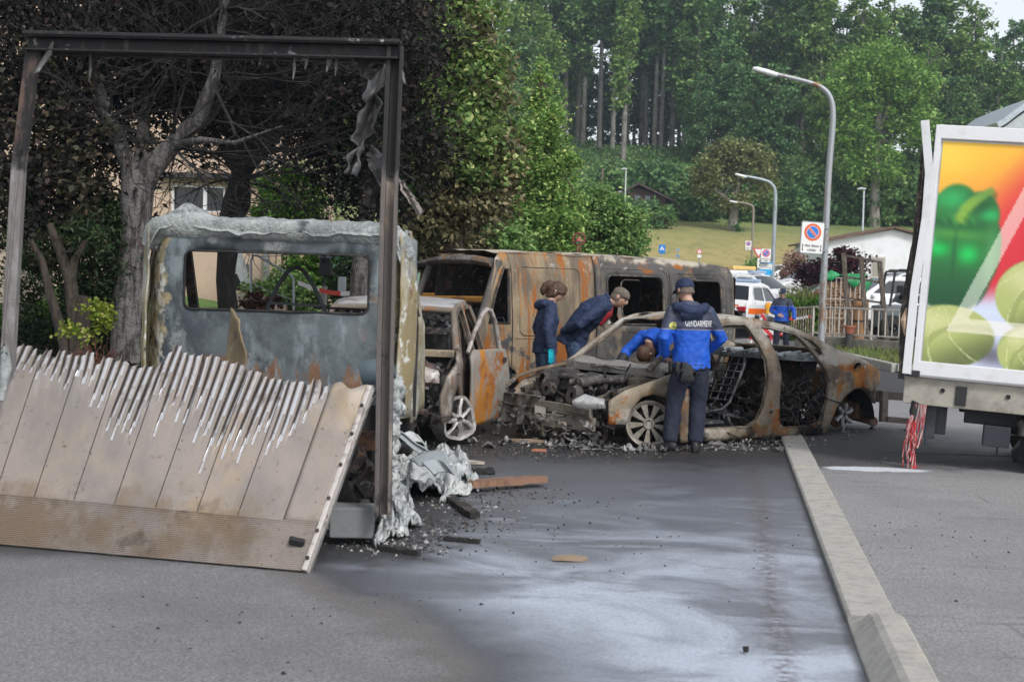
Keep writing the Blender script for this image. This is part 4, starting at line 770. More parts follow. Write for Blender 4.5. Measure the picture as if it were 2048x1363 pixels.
for yy_ in (.36, -.36):
    for s in (-.2, .2): m.tube([(.2, yy_ + s, .45), (-.12, yy_ + s, .5), (-.3, yy_ + s * .85, 1.1)], .02, 6)
    m.sheet(lambda a, b: (-.12 - .18 * a, yy_ - .2 + .4 * b, .5 + .58 * a), 3, 3)
m.build('seat_frames', M['soot'], hatch)
wf = bpy.data.objects.new('front_wheel', None); col.objects.link(wf); wf.parent = hatch
HW = Matrix.Translation((1.18, .80, .27)) @ Matrix.Rotation(R_(-42), 4, 'Z') @ Matrix.Rotation(R_(-90), 4, 'X')
m = MB(); m.lathe([(.165, -.08), (.225, -.09), (.215, .0), (.23, .09), (.20, .08), (.185, 0)], 30, HW)
for i in range(7):
    a = 2 * PI * i / 7; Ra = HW @ Matrix.Rotation(a, 4, 'Z'); m.tube([Ra @ Vector((.04, 0, .07)), Ra @ Vector((.12, .01, .075)), Ra @ Vector((.20, .0, .06))], [.03, .022, .028], 6)
m.jitter(.035, 6, 3).build('melted_rim', layered('melted_rim', (.44, .42, .41), [((.30, .27, .25), 7, .46, .62), ((.12, .1, .09), 6, .58, .68)], .5, .35, .3, 30), wf, smooth=50)
# open door, swung forward on its front hinge
dr_ = bpy.data.objects.new('open_door', None); col.objects.link(dr_); dr_.parent = hatch; dr_.location = (.80, .86, 0); dr_.rotation_euler = (0, 0, R_(-16))
d_out = [(0, .22), (0, .90), (-.12, .96), (-1.0, .95), (-1.06, .85), (-1.05, .5), (-.98, .24), (-.8, .16), (-.2, .16)]
MB().panel(d_out, [], lambda u, v: (u, .03 + .05 * math.sin((v - .16) * 3.6) - .02 * math.exp(-((v - .78) / .03) ** 2), v), .09).jitter(.02, 4, 3).build('door_skin', layered('door_skin', (.25, .235, .21), [((.40, .38, .35), 3, .55, .68), ((.42, .17, .025), 1.7, .40, .52, {'st': (2.2, 1, .55), 'd': 7, 'w': .4, 'ax': (0, -.85, -.3, .16)}), ((.28, .10, .02), 3.5, .56, .64), ((.06, .055, .05), 5, .62, .7)], .78, .15, .2, 24), dr_, smooth=50, solid=.03)
MB().tube([(-.06, .0, .93), (-.28, -.02, 1.15), (-.5, -.03, 1.33), (-.62, -.03, 1.385), (-.74, -.03, 1.37), (-.86, -.02, 1.24), (-.96, 0, .95)], [.024, .024, .026, .028, .03, .03, .028], 7).build('window_frame', layered('door_frame', (.38, .34, .32), [((.2, .16, .14), 7, .46, .62), ((.55, .52, .5), 9, .58, .7)], .7, .2, .3), dr_, smooth=60)
MB().box((-.92, .088, .83), (.075, .012, .05)).build('handle_hole', M['soot'], dr_)
MB().panel([(0, .25), (0, .88), (-.98, .9), (-1.0, .3), (-.8, .2), (-.2, .2)], [rrect(-.8, .4, -.3, .7, .08)], lambda u, v: (u, -.05, v), .2).build('inner_panel', M['char'], dr_, solid=.01)
# ================================================================== PEOPLE
M['skin'] = layered('skin', (.50, .30, .22), [((.42, .22, .16), 18, .5, .7)], .55, 0, .08, 90)
M['navy'] = layered('navy_cloth', (.013, .025, .068), [((.02, .036, .092), 7, .45, .65)], .75, 0, .25, 130)
M['trouser'] = layered('dark_navy_trousers', (.012, .016, .034), [((.022, .028, .05), 6, .45, .65)], .85, 0, .25, 130)
M['jeans'] = layered('jeans', (.055, .095, .17), [((.035, .06, .11), 6, .45, .65)], .9, 0, .25, 150)
M['blue'] = layered('blue_jacket', (.005, .085, .50), [((.004, .06, .38), 6, .5, .7)], .6, 0, .25, 120)
M['boot'] = layered('boot_leather', (.014, .014, .015), [((.05, .046, .042), 9, .58, .7)], .55, 0, .2, 60)
M['glove_c'] = plain('cyan_glove', (.01, .46, .60), .45, 0, .08)
M['glove_b'] = layered('black_glove', (.016, .017, .019), [((.06, .06, .065), 12, .55, .7)], .6, 0, .2, 60)
M['hair'] = layered('brown_hair', (.085, .042, .022), [((.04, .02, .012), 22, .45, .6, {'st': (3, 3, .4)}), ((.16, .085, .045), 18, .6, .7, {'st': (3, 3, .4)})], .5, 0, .5, 70)
M['hair_g'] = layered('short_grey_hair', (.16, .125, .10), [((.10, .08, .065), 30, .45, .6)], .7, 0, .5, 120)
M['eye'] = plain('eye_dark', (.02, .018, .016), .2)
M['lip'] = plain('lip', (.30, .11, .09), .5)
def two_tone(name, zline, yoke=(.04, .048, .078), low=(.006, .095, .56), slope=0.0):
    t = NT(name); x, y, z = t.sep(); zz = t.math('ADD', z, t.math('MULTIPLY', y, slope))
    c = t.mix(t.ss(zz, zline - .004, zline + .004), low, yoke); n = t.noise(7, 4)
    c = t.mix(t.math('MULTIPLY', t.ss(n, .4, .66), .3), c, (.004, .03, .16))
    c = t.mix(t.math('MULTIPLY', t.math('MULTIPLY', t.ss(zz, zline - .012, zline - .008), t.ss(zz, zline + .004, zline)), .8), c, (.20, .21, .24))
    t.bump(t.noise(130, 3), .2, .004); return t.done(c, .6)
def head_mesh(m, c, look, up, s=1.0):
    hy = Vector(look).normalized(); hx = hy.cross(Vector(up)).normalized(); hz = hx.cross(hy)
    nu, nv = 26, 18; vs = []
    for j in range(nv + 1):
        ph = PI * j / nv - PI / 2
        for i in range(nu):
            th = 2 * PI * i / nu; dx, dy, dz = math.cos(ph) * math.sin(th), math.cos(ph) * math.cos(th), math.sin(ph)
            x, y, z = dx * .076, dy * .098, dz * .118
            if dz < 0: x *= 1 - .26 * (-dz) ** 1.3; y *= 1 - .10 * (-dz) ** 2 if dy > 0 else 1 - .28 * (-dz)
            if dy > 0:
                y += .026 * math.exp(-(x / .014) ** 2 - ((z + .012) / .024) ** 2) + .012 * math.exp(-(x / .01) ** 2 - ((z - .012) / .025) ** 2)
                y -= .012 * math.exp(-((abs(x) - .032) / .016) ** 2 - ((z - .012) / .014) ** 2)
                y += .008 * math.exp(-(x / .025) ** 2 - ((z + .062) / .010) ** 2) + .008 * math.exp(-(x / .022) ** 2 - ((z + .098) / .015) ** 2) + .006 * math.exp(-((abs(x) - .03) / .02) ** 2 - ((z - .034) / .01) ** 2)
            vs.append(Vector(c) + (hx * x + hy * y + hz * z) * s)
    m.add(vs, [(j * nu + i, j * nu + (i + 1) % nu, (j + 1) * nu + (i + 1) % nu, (j + 1) * nu + i) for j in range(nv) for i in range(nu)])
    for sg in (-1, 1): m.loft([(Vector(c) + (hx * sg * .070 + hy * -.01 + hz * .005) * s, hy * .020 * s, hz * .030 * s), (Vector(c) + (hx * sg * .088 + hy * -.016 + hz * .006) * s, hy * .016 * s, hz * .026 * s)], 10)
    return hx, hy, hz
def hand_mesh(m, w, d, nrm, side=1, curl=.5, s=1.0):
    """five fingers; d along the hand, nrm palm normal, side +1 puts the thumb on d x nrm"""
    d = Vector(d).normalized(); nrm = Vector(nrm); nrm = (nrm - d * nrm.dot(d)).normalized(); sd_ = d.cross(nrm) * side; w = Vector(w)
    m.loft([(w - d * .02, sd_ * .026 * s, nrm * .019 * s), (w + d * .03 * s, sd_ * .037 * s, nrm * .017 * s), (w + d * .085 * s, sd_ * .041 * s, nrm * .014 * s), (w + d * .10 * s, sd_ * .036 * s, nrm * .011 * s)], 10)
    for k, ln in enumerate((.072, .082, .076, .06)):
        o = w + (d * .092 + sd_ * (.030 - .020 * k)) * s; pts = [o]; a = 0.0; dd = d + sd_ * (.14 - .09 * k)
        for q in range(3):
            a += curl * (.55 if q else .4); pts.append(pts[-1] + (dd.normalized() * math.cos(a) + nrm * math.sin(a)) * (ln * (.42, .33, .25)[q] * s))
        m.tube(pts, [.0098 * s, .0092 * s, .0085 * s, .007 * s], 7)
    o = w + (d * .025 + sd_ * .03) * s; t1 = o + (sd_ * .030 + d * .028 + nrm * .012) * s; t2 = t1 + (sd_ * .012 + d * .030 + nrm * .010) * s; t3 = t2 + (d * .024 + nrm * .006) * s
    m.tube([o, t1, t2, t3], [.015 * s, .0125 * s, .0108 * s, .008 * s], 7)
def person(label, loc, rz, j, jacket, trousers, group=None, gloves=(None, None), hem=.0, fold=.022, head_up=(0, 0, 1), scale=1.0, jw=1.0):
    root = thing('person', label, 'person', loc, rz, group); root.scale = (scale,) * 3
    sp = [Vector(q) for q in j['spine']]; rt = Vector(j.get('right', (1, 0, 0))).normalized(); rts = Vector(j.get('sright', rt)).normalized()
    def fwd(i, r):
        d = (sp[min(i + 1, 4)] - sp[max(i - 1, 0)]).normalized(); return d.cross(r).normalized() if True else None
    W = [.185, .172, .200, .175, .075]; D = [k * j.get('jd', 1.0) for k in (.135, .122, .135, .095, .070)]
    LA, RA = [Vector(q) for q in j['la'][:2]], [Vector(q) for q in j['ra'][:2]]
    shL, shR = sp[3] - rts * .178 + Vector((0, 0, -.015)), sp[3] + rts * .178 + Vector((0, 0, -.015))
    jm = MB()
    hd = (sp[0] - sp[1]).normalized()
    secs = [(sp[0] + hd * (.10 + hem), rt * W[0] * 1.06 * jw, fwd(0, rt) * D[0] * 1.08)] + [(sp[i], (rt if i < 2 else rts) * W[i] * jw, fwd(i, rt if i < 2 else rts) * D[i]) for i in range(4)] + [(sp[4] + (sp[4] - sp[3]) * .1, rts * .082, fwd(4, rts) * .085)]
    jm.loft(secs, 18)
    for sh, A in ((shL, LA), (shR, RA)):
        e, w_ = A; jm.tube([sh + (sp[3] - sh) * .35, sh, sh + (e - sh) * .5, e, e + (w_ - e) * .5, w_], [.07, .079, .070, .062, .056, .050], 12)
    jk = jm.build('jacket', jacket, root, remesh=.013, disp=(fold, .085))
    jk.modifiers.new('s2', 'SMOOTH').iterations = 1
    tm = MB(); hips = sp[0] + Vector((0, 0, -.04))
    tm.loft([(sp[0] + Vector((0, 0, .06)), rt * .165, fwd(0, rt) * .115), (hips, rt * .172, fwd(0, rt) * .125), (hips + Vector((0, 0, -.10)), rt * .15, fwd(0, rt) * .11)], 16)
    for sg, Lg in ((-1, j['ll']), (1, j['rl'])):
        k, a = Vector(Lg[0]), Vector(Lg[1]); h = hips + rt * (sg * .092) + Vector((0, 0, -.06))
        tm.tube([h + Vector((0, 0, .05)), h + (k - h) * .3, k, k + (a - k) * .4, a + (k - a) * .12, a + Vector((0, 0, .0))], [.104, .106, .090, .088, .082, .078], 12)
    tr_ = tm.build('trousers', trousers, root, remesh=.014, disp=(fold * .9, .07)); tr_.modifiers.new('s2', 'SMOOTH').iterations = 1
    for Lg in (j['ll'], j['rl']):
        a, fd = Vector(Lg[1]), Vector(Lg[2]).normalized(); sd_ = fd.cross(Vector((0, 0, 1))); z0 = a.z
        b = MB(); b.loft([(a + Vector((0, 0, .06)), fd * .055, sd_ * .052), (a + Vector((0, 0, -.01)), fd * .06, sd_ * .05), (a + fd * .015 + Vector((0, 0, -.05)), fd * .085, sd_ * .05)], 12)
        b.loft([(a + fd * -.075 + Vector((0, 0, -z0 + .05)), sd_ * .034, Vector((0, 0, .045))), (a + fd * 0 + Vector((0, 0, -z0 + .052)), sd_ * .044, Vector((0, 0, .050))), (a + fd * .10 + Vector((0, 0, -z0 + .04)), sd_ * .050, Vector((0, 0, .040))), (a + fd * .175 + Vector((0, 0, -z0 + .028)), sd_ * .042, Vector((0, 0, .028))), (a + fd * .20 + Vector((0, 0, -z0 + .024)), sd_ * .02, Vector((0, 0, .016)))], 12)
        b.build('boot', M['boot'], root, remesh=.011)
    # one continuous body: head, neck, core, arms and hands
    bm_ = MB(); hc = Vector(j['head']); look = Vector(j['look']); hx, hy, hz = head_mesh(bm_, hc, look, j.get('hup', head_up))
    bm_.tube([sp[2], sp[3], sp[4], hc - hz * .07 - hy * .02], [.07, .07, .056, .055], 12); bm_.tube([sp[0], sp[1], sp[2]], .08, 10)
    for sh, A, key, sg in ((shL, LA, 'la', -1), (shR, RA, 'ra', 1)):
        e, w_ = A; bm_.tube([sp[3], sh, e, w_], [.05, .045, .036, .027], 10)
        if gloves[0 if sg < 0 else 1] is None: hand_mesh(bm_, w_, j[key][2], j[key][3], j[key][4] if len(j[key]) > 4 else sg, j[key][5] if len(j[key]) > 5 else .5)
    for sg, Lg in ((-1, j['ll']), (1, j['rl'])): bm_.tube([sp[0], sp[0] + rt * sg * .09, Lg[0], Lg[1]], [.07, .07, .05, .04], 10)
    bm_.build('body', M['skin'], root, remesh=.0075)
    for key, sg, gm in (('la', -1, gloves[0]), ('ra', 1, gloves[1])):
        if gm:
            g = MB(); A = j[key]; hand_mesh(g, A[1], A[2], A[3], A[4] if len(A) > 4 else sg, A[5] if len(A) > 5 else .5, 1.12); dd = Vector(A[2]).normalized(); g.tube([Vector(A[1]) - dd * .05, Vector(A[1]) + dd * .02], [.042, .036], 10); g.build('glove', gm, root, remesh=.007)
    for sg in (-1, 1):
        MB().lathe([(.0005, -.012), (.009, -.008), (.012, 0), (.009, .008), (.0005, .012)], 8, Matrix.Translation(hc + hx * sg * .031 + hy * .078 + hz * .012)).build('eye', M['eye'], root, smooth=60)
        MB().tube([hc + hx * sg * .016 + hy * .095 + hz * .034, hc + hx * sg * .034 + hy * .090 + hz * .039, hc + hx * sg * .048 + hy * .080 + hz * .033], .0045, 5).build('eyebrow', M['hair'], root)
    MB().tube([hc - hx * .024 + hy * .088 - hz * .062, hc + hy * .099 - hz * .060, hc + hx * .024 + hy * .088 - hz * .062], [.003, .006, .003], 6).build('mouth', M['lip'], root, smooth=60)
    return root, (hc, hx, hy, hz), sp, rts
def dome(m, H, f, z0, top, n=22, back=.0):
    hc, hx, hy, hz = H; secs = []
    for i in range(9):
        a = PI / 2 * i / 8; r = math.cos(a) ** .8; secs.append((hc + hz * (z0 + top * math.sin(a)) - hy * (back * (1 - r)), hx * .082 * f * max(r, .02), hy * .104 * f * max(r, .02)))
    m.loft(secs, n)
def cap(root, H, emblem=False):
    hc, hx, hy, hz = H; m = MB(); dome(m, H, 1.08, .035, .105); m.loft([(hc + hz * .022, hx * .087, hy * .110), (hc + hz * .038, hx * .089, hy * .112)], 22)
    m.build('cap', M['navy'], root, remesh=.008)
    b = MB(); b.sheet(lambda a, c: hc + hx * (.078 * (2 * a - 1)) + hy * (.085 + .095 * c * math.cos((2 * a - 1) * 1.1)) + hz * (.036 - .03 * c - .02 * (2 * a - 1) ** 2), 10, 5); b.build('cap_peak', M['navy'], root, smooth=60, solid=.006)
    h = MB(); h.loft([(hc + hz * -.035 - hy * .018, hx * .080, hy * .092), (hc + hz * .0 - hy * .012, hx * .081, hy * .097), (hc + hz * .03, hx * .080, hy * .103)], 20); h.build('hair', M['hair_g'], root, smooth=60)
    if emblem: MB().box(hc + hy * .118 + hz * .065, (.03, .008, .035), hy.to_track_quat('-Y', 'Z').to_matrix()).build('cap_badge', plain('badge_gold', (.6, .5, .2), .4, .3), root, bevel=.004)
def belt(root, sp, rt, z=.0, pouch=True):
    c = sp[0] + Vector((0, 0, z)); m = MB()
    fw = Vector((0, 0, 1)).cross(rt).normalized()
    m.loft([(c - Vector((0, 0, .025)), rt * .178, fw * .130), (c + Vector((0, 0, .025)), rt * .178, fw * .130)], 22); m.build('belt', M['boot'], root, smooth=40)

# ---- gendarme with his back to the camera
g1 = G(1372, 903); Z = Vector((0, 0, 1))
j = dict(spine=[(.02, 0, .97), (.015, -.015, 1.10), (.0, -.01, 1.30), (-.005, .02, 1.46), (-.015, .05, 1.53)], right=(1, -.05, 0), sright=(1, -.12, 0),
    head=(-.05, .10, 1.655), look=(-.35, 1, -.22), la=[(-.285, -.05, 1.17), (-.235, .11, .99), (.4, .5, -.5), (.9, -.3, 0), -1, .8], ra=[(.345, .03, 1.17), (.22, .21, 1.03), (-1, .3, -.1), (0, -1, -.3), 1, .7],
    ll=[(-.13, .06, .50), (-.17, .02, .10), (-.85, .45, 0)], rl=[(.12, .05, .50), (.085, -.04, .10), (.25, 1, 0)])
ROOT1, H1, sp1, rt1 = person('gendarme seen from behind in blue and navy jacket, beside the burnt sedan', g1, R_(6), j, two_tone('gendarme_jacket', 1.268, slope=.0), M['trouser'], jw=1.04)
cap(ROOT1, H1)
m = MB(); m.tube([(-.17, .06, 1.50), (-.15, -.06, 1.49), (-.06, -.125, 1.46), (.05, -.13, 1.455), (.13, -.07, 1.49), (.15, .05, 1.50)], [.04, .055, .062, .062, .055, .04], 10); m.loft([((-.02, -.105, 1.30 + .05), (.11, 0, 0), (0, .02, 0)), ((-.02, -.13, 1.40), (.125, 0, 0), (0, .035, 0)), ((-.02, -.11, 1.47), (.11, 0, 0), (0, .045, 0))], 12)
m.build('hood', M['navy'], ROOT1, remesh=.012, disp=(.018, .06))
belt(ROOT1, sp1, rt1, -.085)
m = MB()
for i, (x, y) in enumerate(((-.19, -.03), (-.14, -.10), (-.08, -.135))): m.box((x, y, .88), (.06, .05, .11), (0, 0, .5 - i * .3))
m.build('belt_pouches', M['boot'], ROOT1, bevel=.012)
m = MB(); hand_mesh(m, (-.035, -.15, .89), (.1, -.1, -1), (0, 1, 0), 1, .3); hand_mesh(m, (-.06, -.155, .885), (-.15, -.05, -1), (0, 1, 0), -1, .35); m.build('tucked_gloves', M['glove_b'], ROOT1, remesh=.008)
# lettering on the back, laid onto the jacket surface
def text_mesh(body, size, bold=0.0, spacing=1.0):
    cu = bpy.data.curves.new('txt', 'FONT'); cu.body = body; cu.size = size; cu.align_x = 'CENTER'; cu.align_y = 'CENTER'; cu.offset = bold; cu.space_character = spacing; cu.resolution_u = 3
    ob = bpy.data.objects.new('txt', cu); col.objects.link(ob); dg = bpy.context.evaluated_depsgraph_get(); me = bpy.data.meshes.new_from_object(ob.evaluated_get(dg))
    vs = [v.co.copy() for v in me.vertices]; fs = [tuple(p.vertices) for p in me.polygons]; bpy.data.objects.remove(ob); bpy.data.meshes.remove(me); return vs, fs
def lettering(name, body, size, O, ex, ey, mat, parent, bold=0.0, spacing=1.0, lift=0.0):
    vs, fs = text_mesh(body, size, bold, spacing); O, ex, ey = Vector(O), Vector(ex), Vector(ey)
    return MB().add([O + ex * q.x + ey * q.y for q in vs], fs).build(name, mat, parent)
M['print_w'] = plain('reflective_white', (.72, .73, .74), .5, 0, .03)
dg = bpy.context.evaluated_depsgraph_get()
def drape(obj_name_root, child, ob, direction, off=.004):
    dg = bpy.context.evaluated_depsgraph_get(); ev = child.evaluated_get(dg); me = ev.to_mesh()
    bv = BVHTree.FromPolygons([v.co.copy() for v in me.vertices], [tuple(p.vertices) for p in me.polygons]); ev.to_mesh_clear()
    for v in ob.data.vertices:
        h = bv.ray_cast(v.co - direction * .4, direction)
        if h[0] is not None: v.co = h[0] - direction * off
jk1 = [c for c in ROOT1.children if c.name.startswith('jacket')][0]
vs, fs = text_mesh('GENDARMERIE', .058, 0, 1.1)
big = MB().add([(q.x * .70 + .06, -.3, q.y * 1.5 + 1.325) for q in vs], fs).build('lettering', M['print_w'], ROOT1); drape(None, jk1, big, Vector((0, 1, 0)))
pt = MB().lathe([(.001, 0), (.042, 0)], 16, Matrix.Translation((-.27, -.2, 1.30)) @ Matrix.Rotation(PI / 2, 4, 'X')).build('sleeve_badge', layered('badge', (.45, .45, .12), [((.05, .09, .05), 20, .5, .6)], .6, 0, 0), ROOT1); drape(None, jk1, pt, Vector((.5, .86, 0)).normalized())

# ---- woman in navy jacket with cyan glove
wl0 = P(1092, 735, 17.0); wloc = Vector((wl0.x, 17.0, 0))
j = dict(spine=[(0, -.02, .98), (0, -.015, 1.10), (0, .0, 1.28), (0, .0, 1.42), (0, .03, 1.49)], head=(0, .10, 1.605), look=(.25, 1, -.42),
    la=[(-.23, -.08, 1.16), (-.22, .02, .93), (0, .2, -1), (1, .1, 0), -1, .35], ra=[(.27, -.06, 1.16), (.27, -.02, .93), (.0, .12, -1), (-.6, -.5, 0), 1, .3],
    ll=[(-.10, .02, .50), (-.10, -.02, .10), (0, 1, 0)], rl=[(.10, .04, .50), (.10, .0, .10), (.1, 1, 0)])
ROOT2, H2, sp2, rt2 = person('woman with brown ponytail in navy jacket wearing one cyan glove', wloc, R_(-78), j, M['navy'], M['jeans'], gloves=(None, M['glove_c']), hem=.02, fold=.026, scale=.99)
hc, hx, hy, hz = H2
m = MB(); dome(m, H2, 1.10, .0, .132, back=.01); m.loft([(hc - hz * .10 - hy * .055, hx * .055, hy * .05), (hc - hz * .05 - hy * .03, hx * .078, hy * .075), (hc + hz * .01 - hy * .012, hx * .086, hy * .098), (hc + hz * .05, hx * .086, hy * .108)], 20)
m.tube([hc - hy * .06 + hz * .05, hc - hy * .115 + hz * .06, hc - hy * .15 + hz * .015, hc - hy * .155 - hz * .05, hc - hy * .14 - hz * .10], [.05, .052, .05, .042, .018], 10); m.tube([hc + hy * .07 + hz * .10, hc + hy * .104 + hz * .06, hc + hy * .098 + hx * .03 + hz * .035], [.03, .015, .008], 8)
m.build('hair', M['hair'], ROOT2, remesh=.008, disp=(.015, .02))
m = MB(); m.tube([(-.14, .04, 1.48), (-.12, -.07, 1.47), (0, -.12, 1.44), (.12, -.07, 1.47), (.14, .04, 1.48)], [.035, .05, .06, .05, .035], 10); m.build('hood', M['navy'], ROOT2, remesh=.012, disp=(.015, .06))

# ---- man bending forward, hands behind his back
ml = P(1160, 735, 17.7); mloc = Vector((ml.x, 17.7, 0))
j = dict(jd=1.25, spine=[(0, -.08, .98), (0, -.02, 1.11), (0, .12, 1.275), (0, .26, 1.375), (0, .33, 1.41)], head=(0, .435, 1.455), look=(.10, 1, -.62), hup=(0, .45, 1),
    la=[(-.31, .02, 1.13), (-.12, -.20, 1.03), (.9, -.3, -.1), (0, 1, .3), -1, .6], ra=[(.32, .0, 1.13), (.12, -.21, 1.04), (-.9, -.3, -.1), (0, 1, .3), 1, .6],
    ll=[(-.11, .0, .50), (-.11, -.05, .10), (0, 1, 0)], rl=[(.11, .03, .50), (.11, .0, .10), (0, 1, 0)])
ROOT3, H3, sp3, rt3 = person('man bending forward in navy jacket over a red shirt, hands behind back', mloc, R_(-98), j, M['navy'], M['jeans'], hem=.02, fold=.03, scale=1.06, jw=1.05)
hc, hx, hy, hz = H3
m = MB(); dome(m, H3, 1.035, .038, .088); m.loft([(hc - hz * .045 - hy * .028, hx * .077, hy * .078), (hc + hz * .0 - hy * .018, hx * .080, hy * .088), (hc + hz * .045 - hy * .004, hx * .081, hy * .099)], 20); m.build('hair', M['hair_g'], ROOT3, remesh=.008)
m = MB(); d_ = (sp3[4] - sp3[2]).normalized(); fw = d_.cross(Vector((1, 0, 0))).normalized(); fw = -fw if fw.z > 0 else fw
m.loft([(sp3[2] + fw * .145, (.10, 0, 0), fw * .06), (sp3[3] + fw * .10, (.10, 0, 0), fw * .07), (sp3[4] + fw * .02, (.065, 0, 0), fw * .06)], 14); sh_ = m.build('shirt', plain('red_shirt', (.36, .015, .025), .85), ROOT3, remesh=.012)
lo = sp3[3] + Vector((.0, .06, -.20)); lettering('shirt_print', 'S', .085, lo, (0, .9, .3), (0, -.35, .9), M['print_w'], ROOT3, .002)
m = MB(); m.tube([sp3[4] + Vector((-.085, -.02, .03)), sp3[4] + Vector((-.05, -.05, .075)), sp3[4] + Vector((.05, -.05, .075)), sp3[4] + Vector((.085, -.01, .03))], .026, 8); m.build('collar', M['navy'], ROOT3, remesh=.01)

# ---- person in blue leaning into the sedan
al = tow(SO, SRZ, (.34, .02, .22))
j = dict(spine=[(0, 0, .52), (0, .13, .64), (0, .33, .82), (0, .46, .92), (0, .53, .86)], head=(.04, .53, .71), look=(.1, .05, -1), hup=(0, 1, .1),
    la=[(-.31, .58, .70), (-.24, .74, .56), (.1, .6, -.8), (0, -.3, -1), -1, .6], ra=[(.31, .60, .72), (.22, .76, .58), (-.1, .6, -.8), (0, -.3, -1), 1, .6],
    ll=[(-.17, .38, .34), (-.16, .06, .10), (-.1, 1, 0)], rl=[(.17, .38, .34), (.16, .06, .10), (.1, 1, 0)])
ROOT4, H4, sp4, rt4 = person('person in bright blue jacket and black gloves crouching inside the burnt sedan', al, SRZ - PI / 2, j, M['blue'], M['trouser'], gloves=(M['glove_b'], M['glove_b']), fold=.02)
hc, hx, hy, hz = H4; m = MB(); dome(m, H4, 1.06, .0, .13); m.build('hair', M['hair'], ROOT4, remesh=.01)
m = MB(); m.tube([(-.29, .64, .65), (-.24, .76, .55)], [.066, .055], 10); m.tube([(.28, .66, .67), (.22, .78, .57)], [.066, .055], 10); m.build('cuffs', M['glove_b'], ROOT4, remesh=.012)['kind'] = 'stuff'
MB().loft([((0, .40, .72), (.17, 0, 0), (0, .05, -.06)), ((0, .27, .58), (.16, 0, 0), (0, .05, -.06))], 14).build('vest_front', M['glove_b'], ROOT4, smooth=60)

# ---- far gendarme, facing the camera
fg = P(1561, 703, 39.5); fg.z = 0.0
j = dict(spine=[(0, 0, .97), (0, .0, 1.10), (0, .0, 1.30), (0, -.01, 1.45), (0, .01, 1.52)], head=(0, .03, 1.645), look=(.75, 1, -.12),
    la=[(-.32, -.02, 1.17), (-.34, .06, .93), (.05, .2, -1), (1, 0, 0), -1, .5], ra=[(.31, .0, 1.16), (.13, .22, 1.04), (-1, .15, -.25), (0, -1, 0), 1, .6],
    ll=[(-.13, .03, .50), (-.15, .0, .10), (-.3, 1, 0)], rl=[(.13, .03, .50), (.15, .0, .10), (.3, 1, 0)])
ROOT5, H5, sp5, rt5 = person('gendarme facing the camera in the distance, beside the clipped hedge', fg, R_(176), j, two_tone('far_gendarme_jacket', 1.30), M['trouser'], jw=1.08)
cap(ROOT5, H5, True); belt(ROOT5, sp5, rt5, -.085)
MB().tube([(-.14, .12, 1.43), (-.15, .165, 1.2), (-.17, .16, 1.0), (-.18, .12, .92)], .016, 6).build('radio_strap', M['boot'], ROOT5, smooth=60)
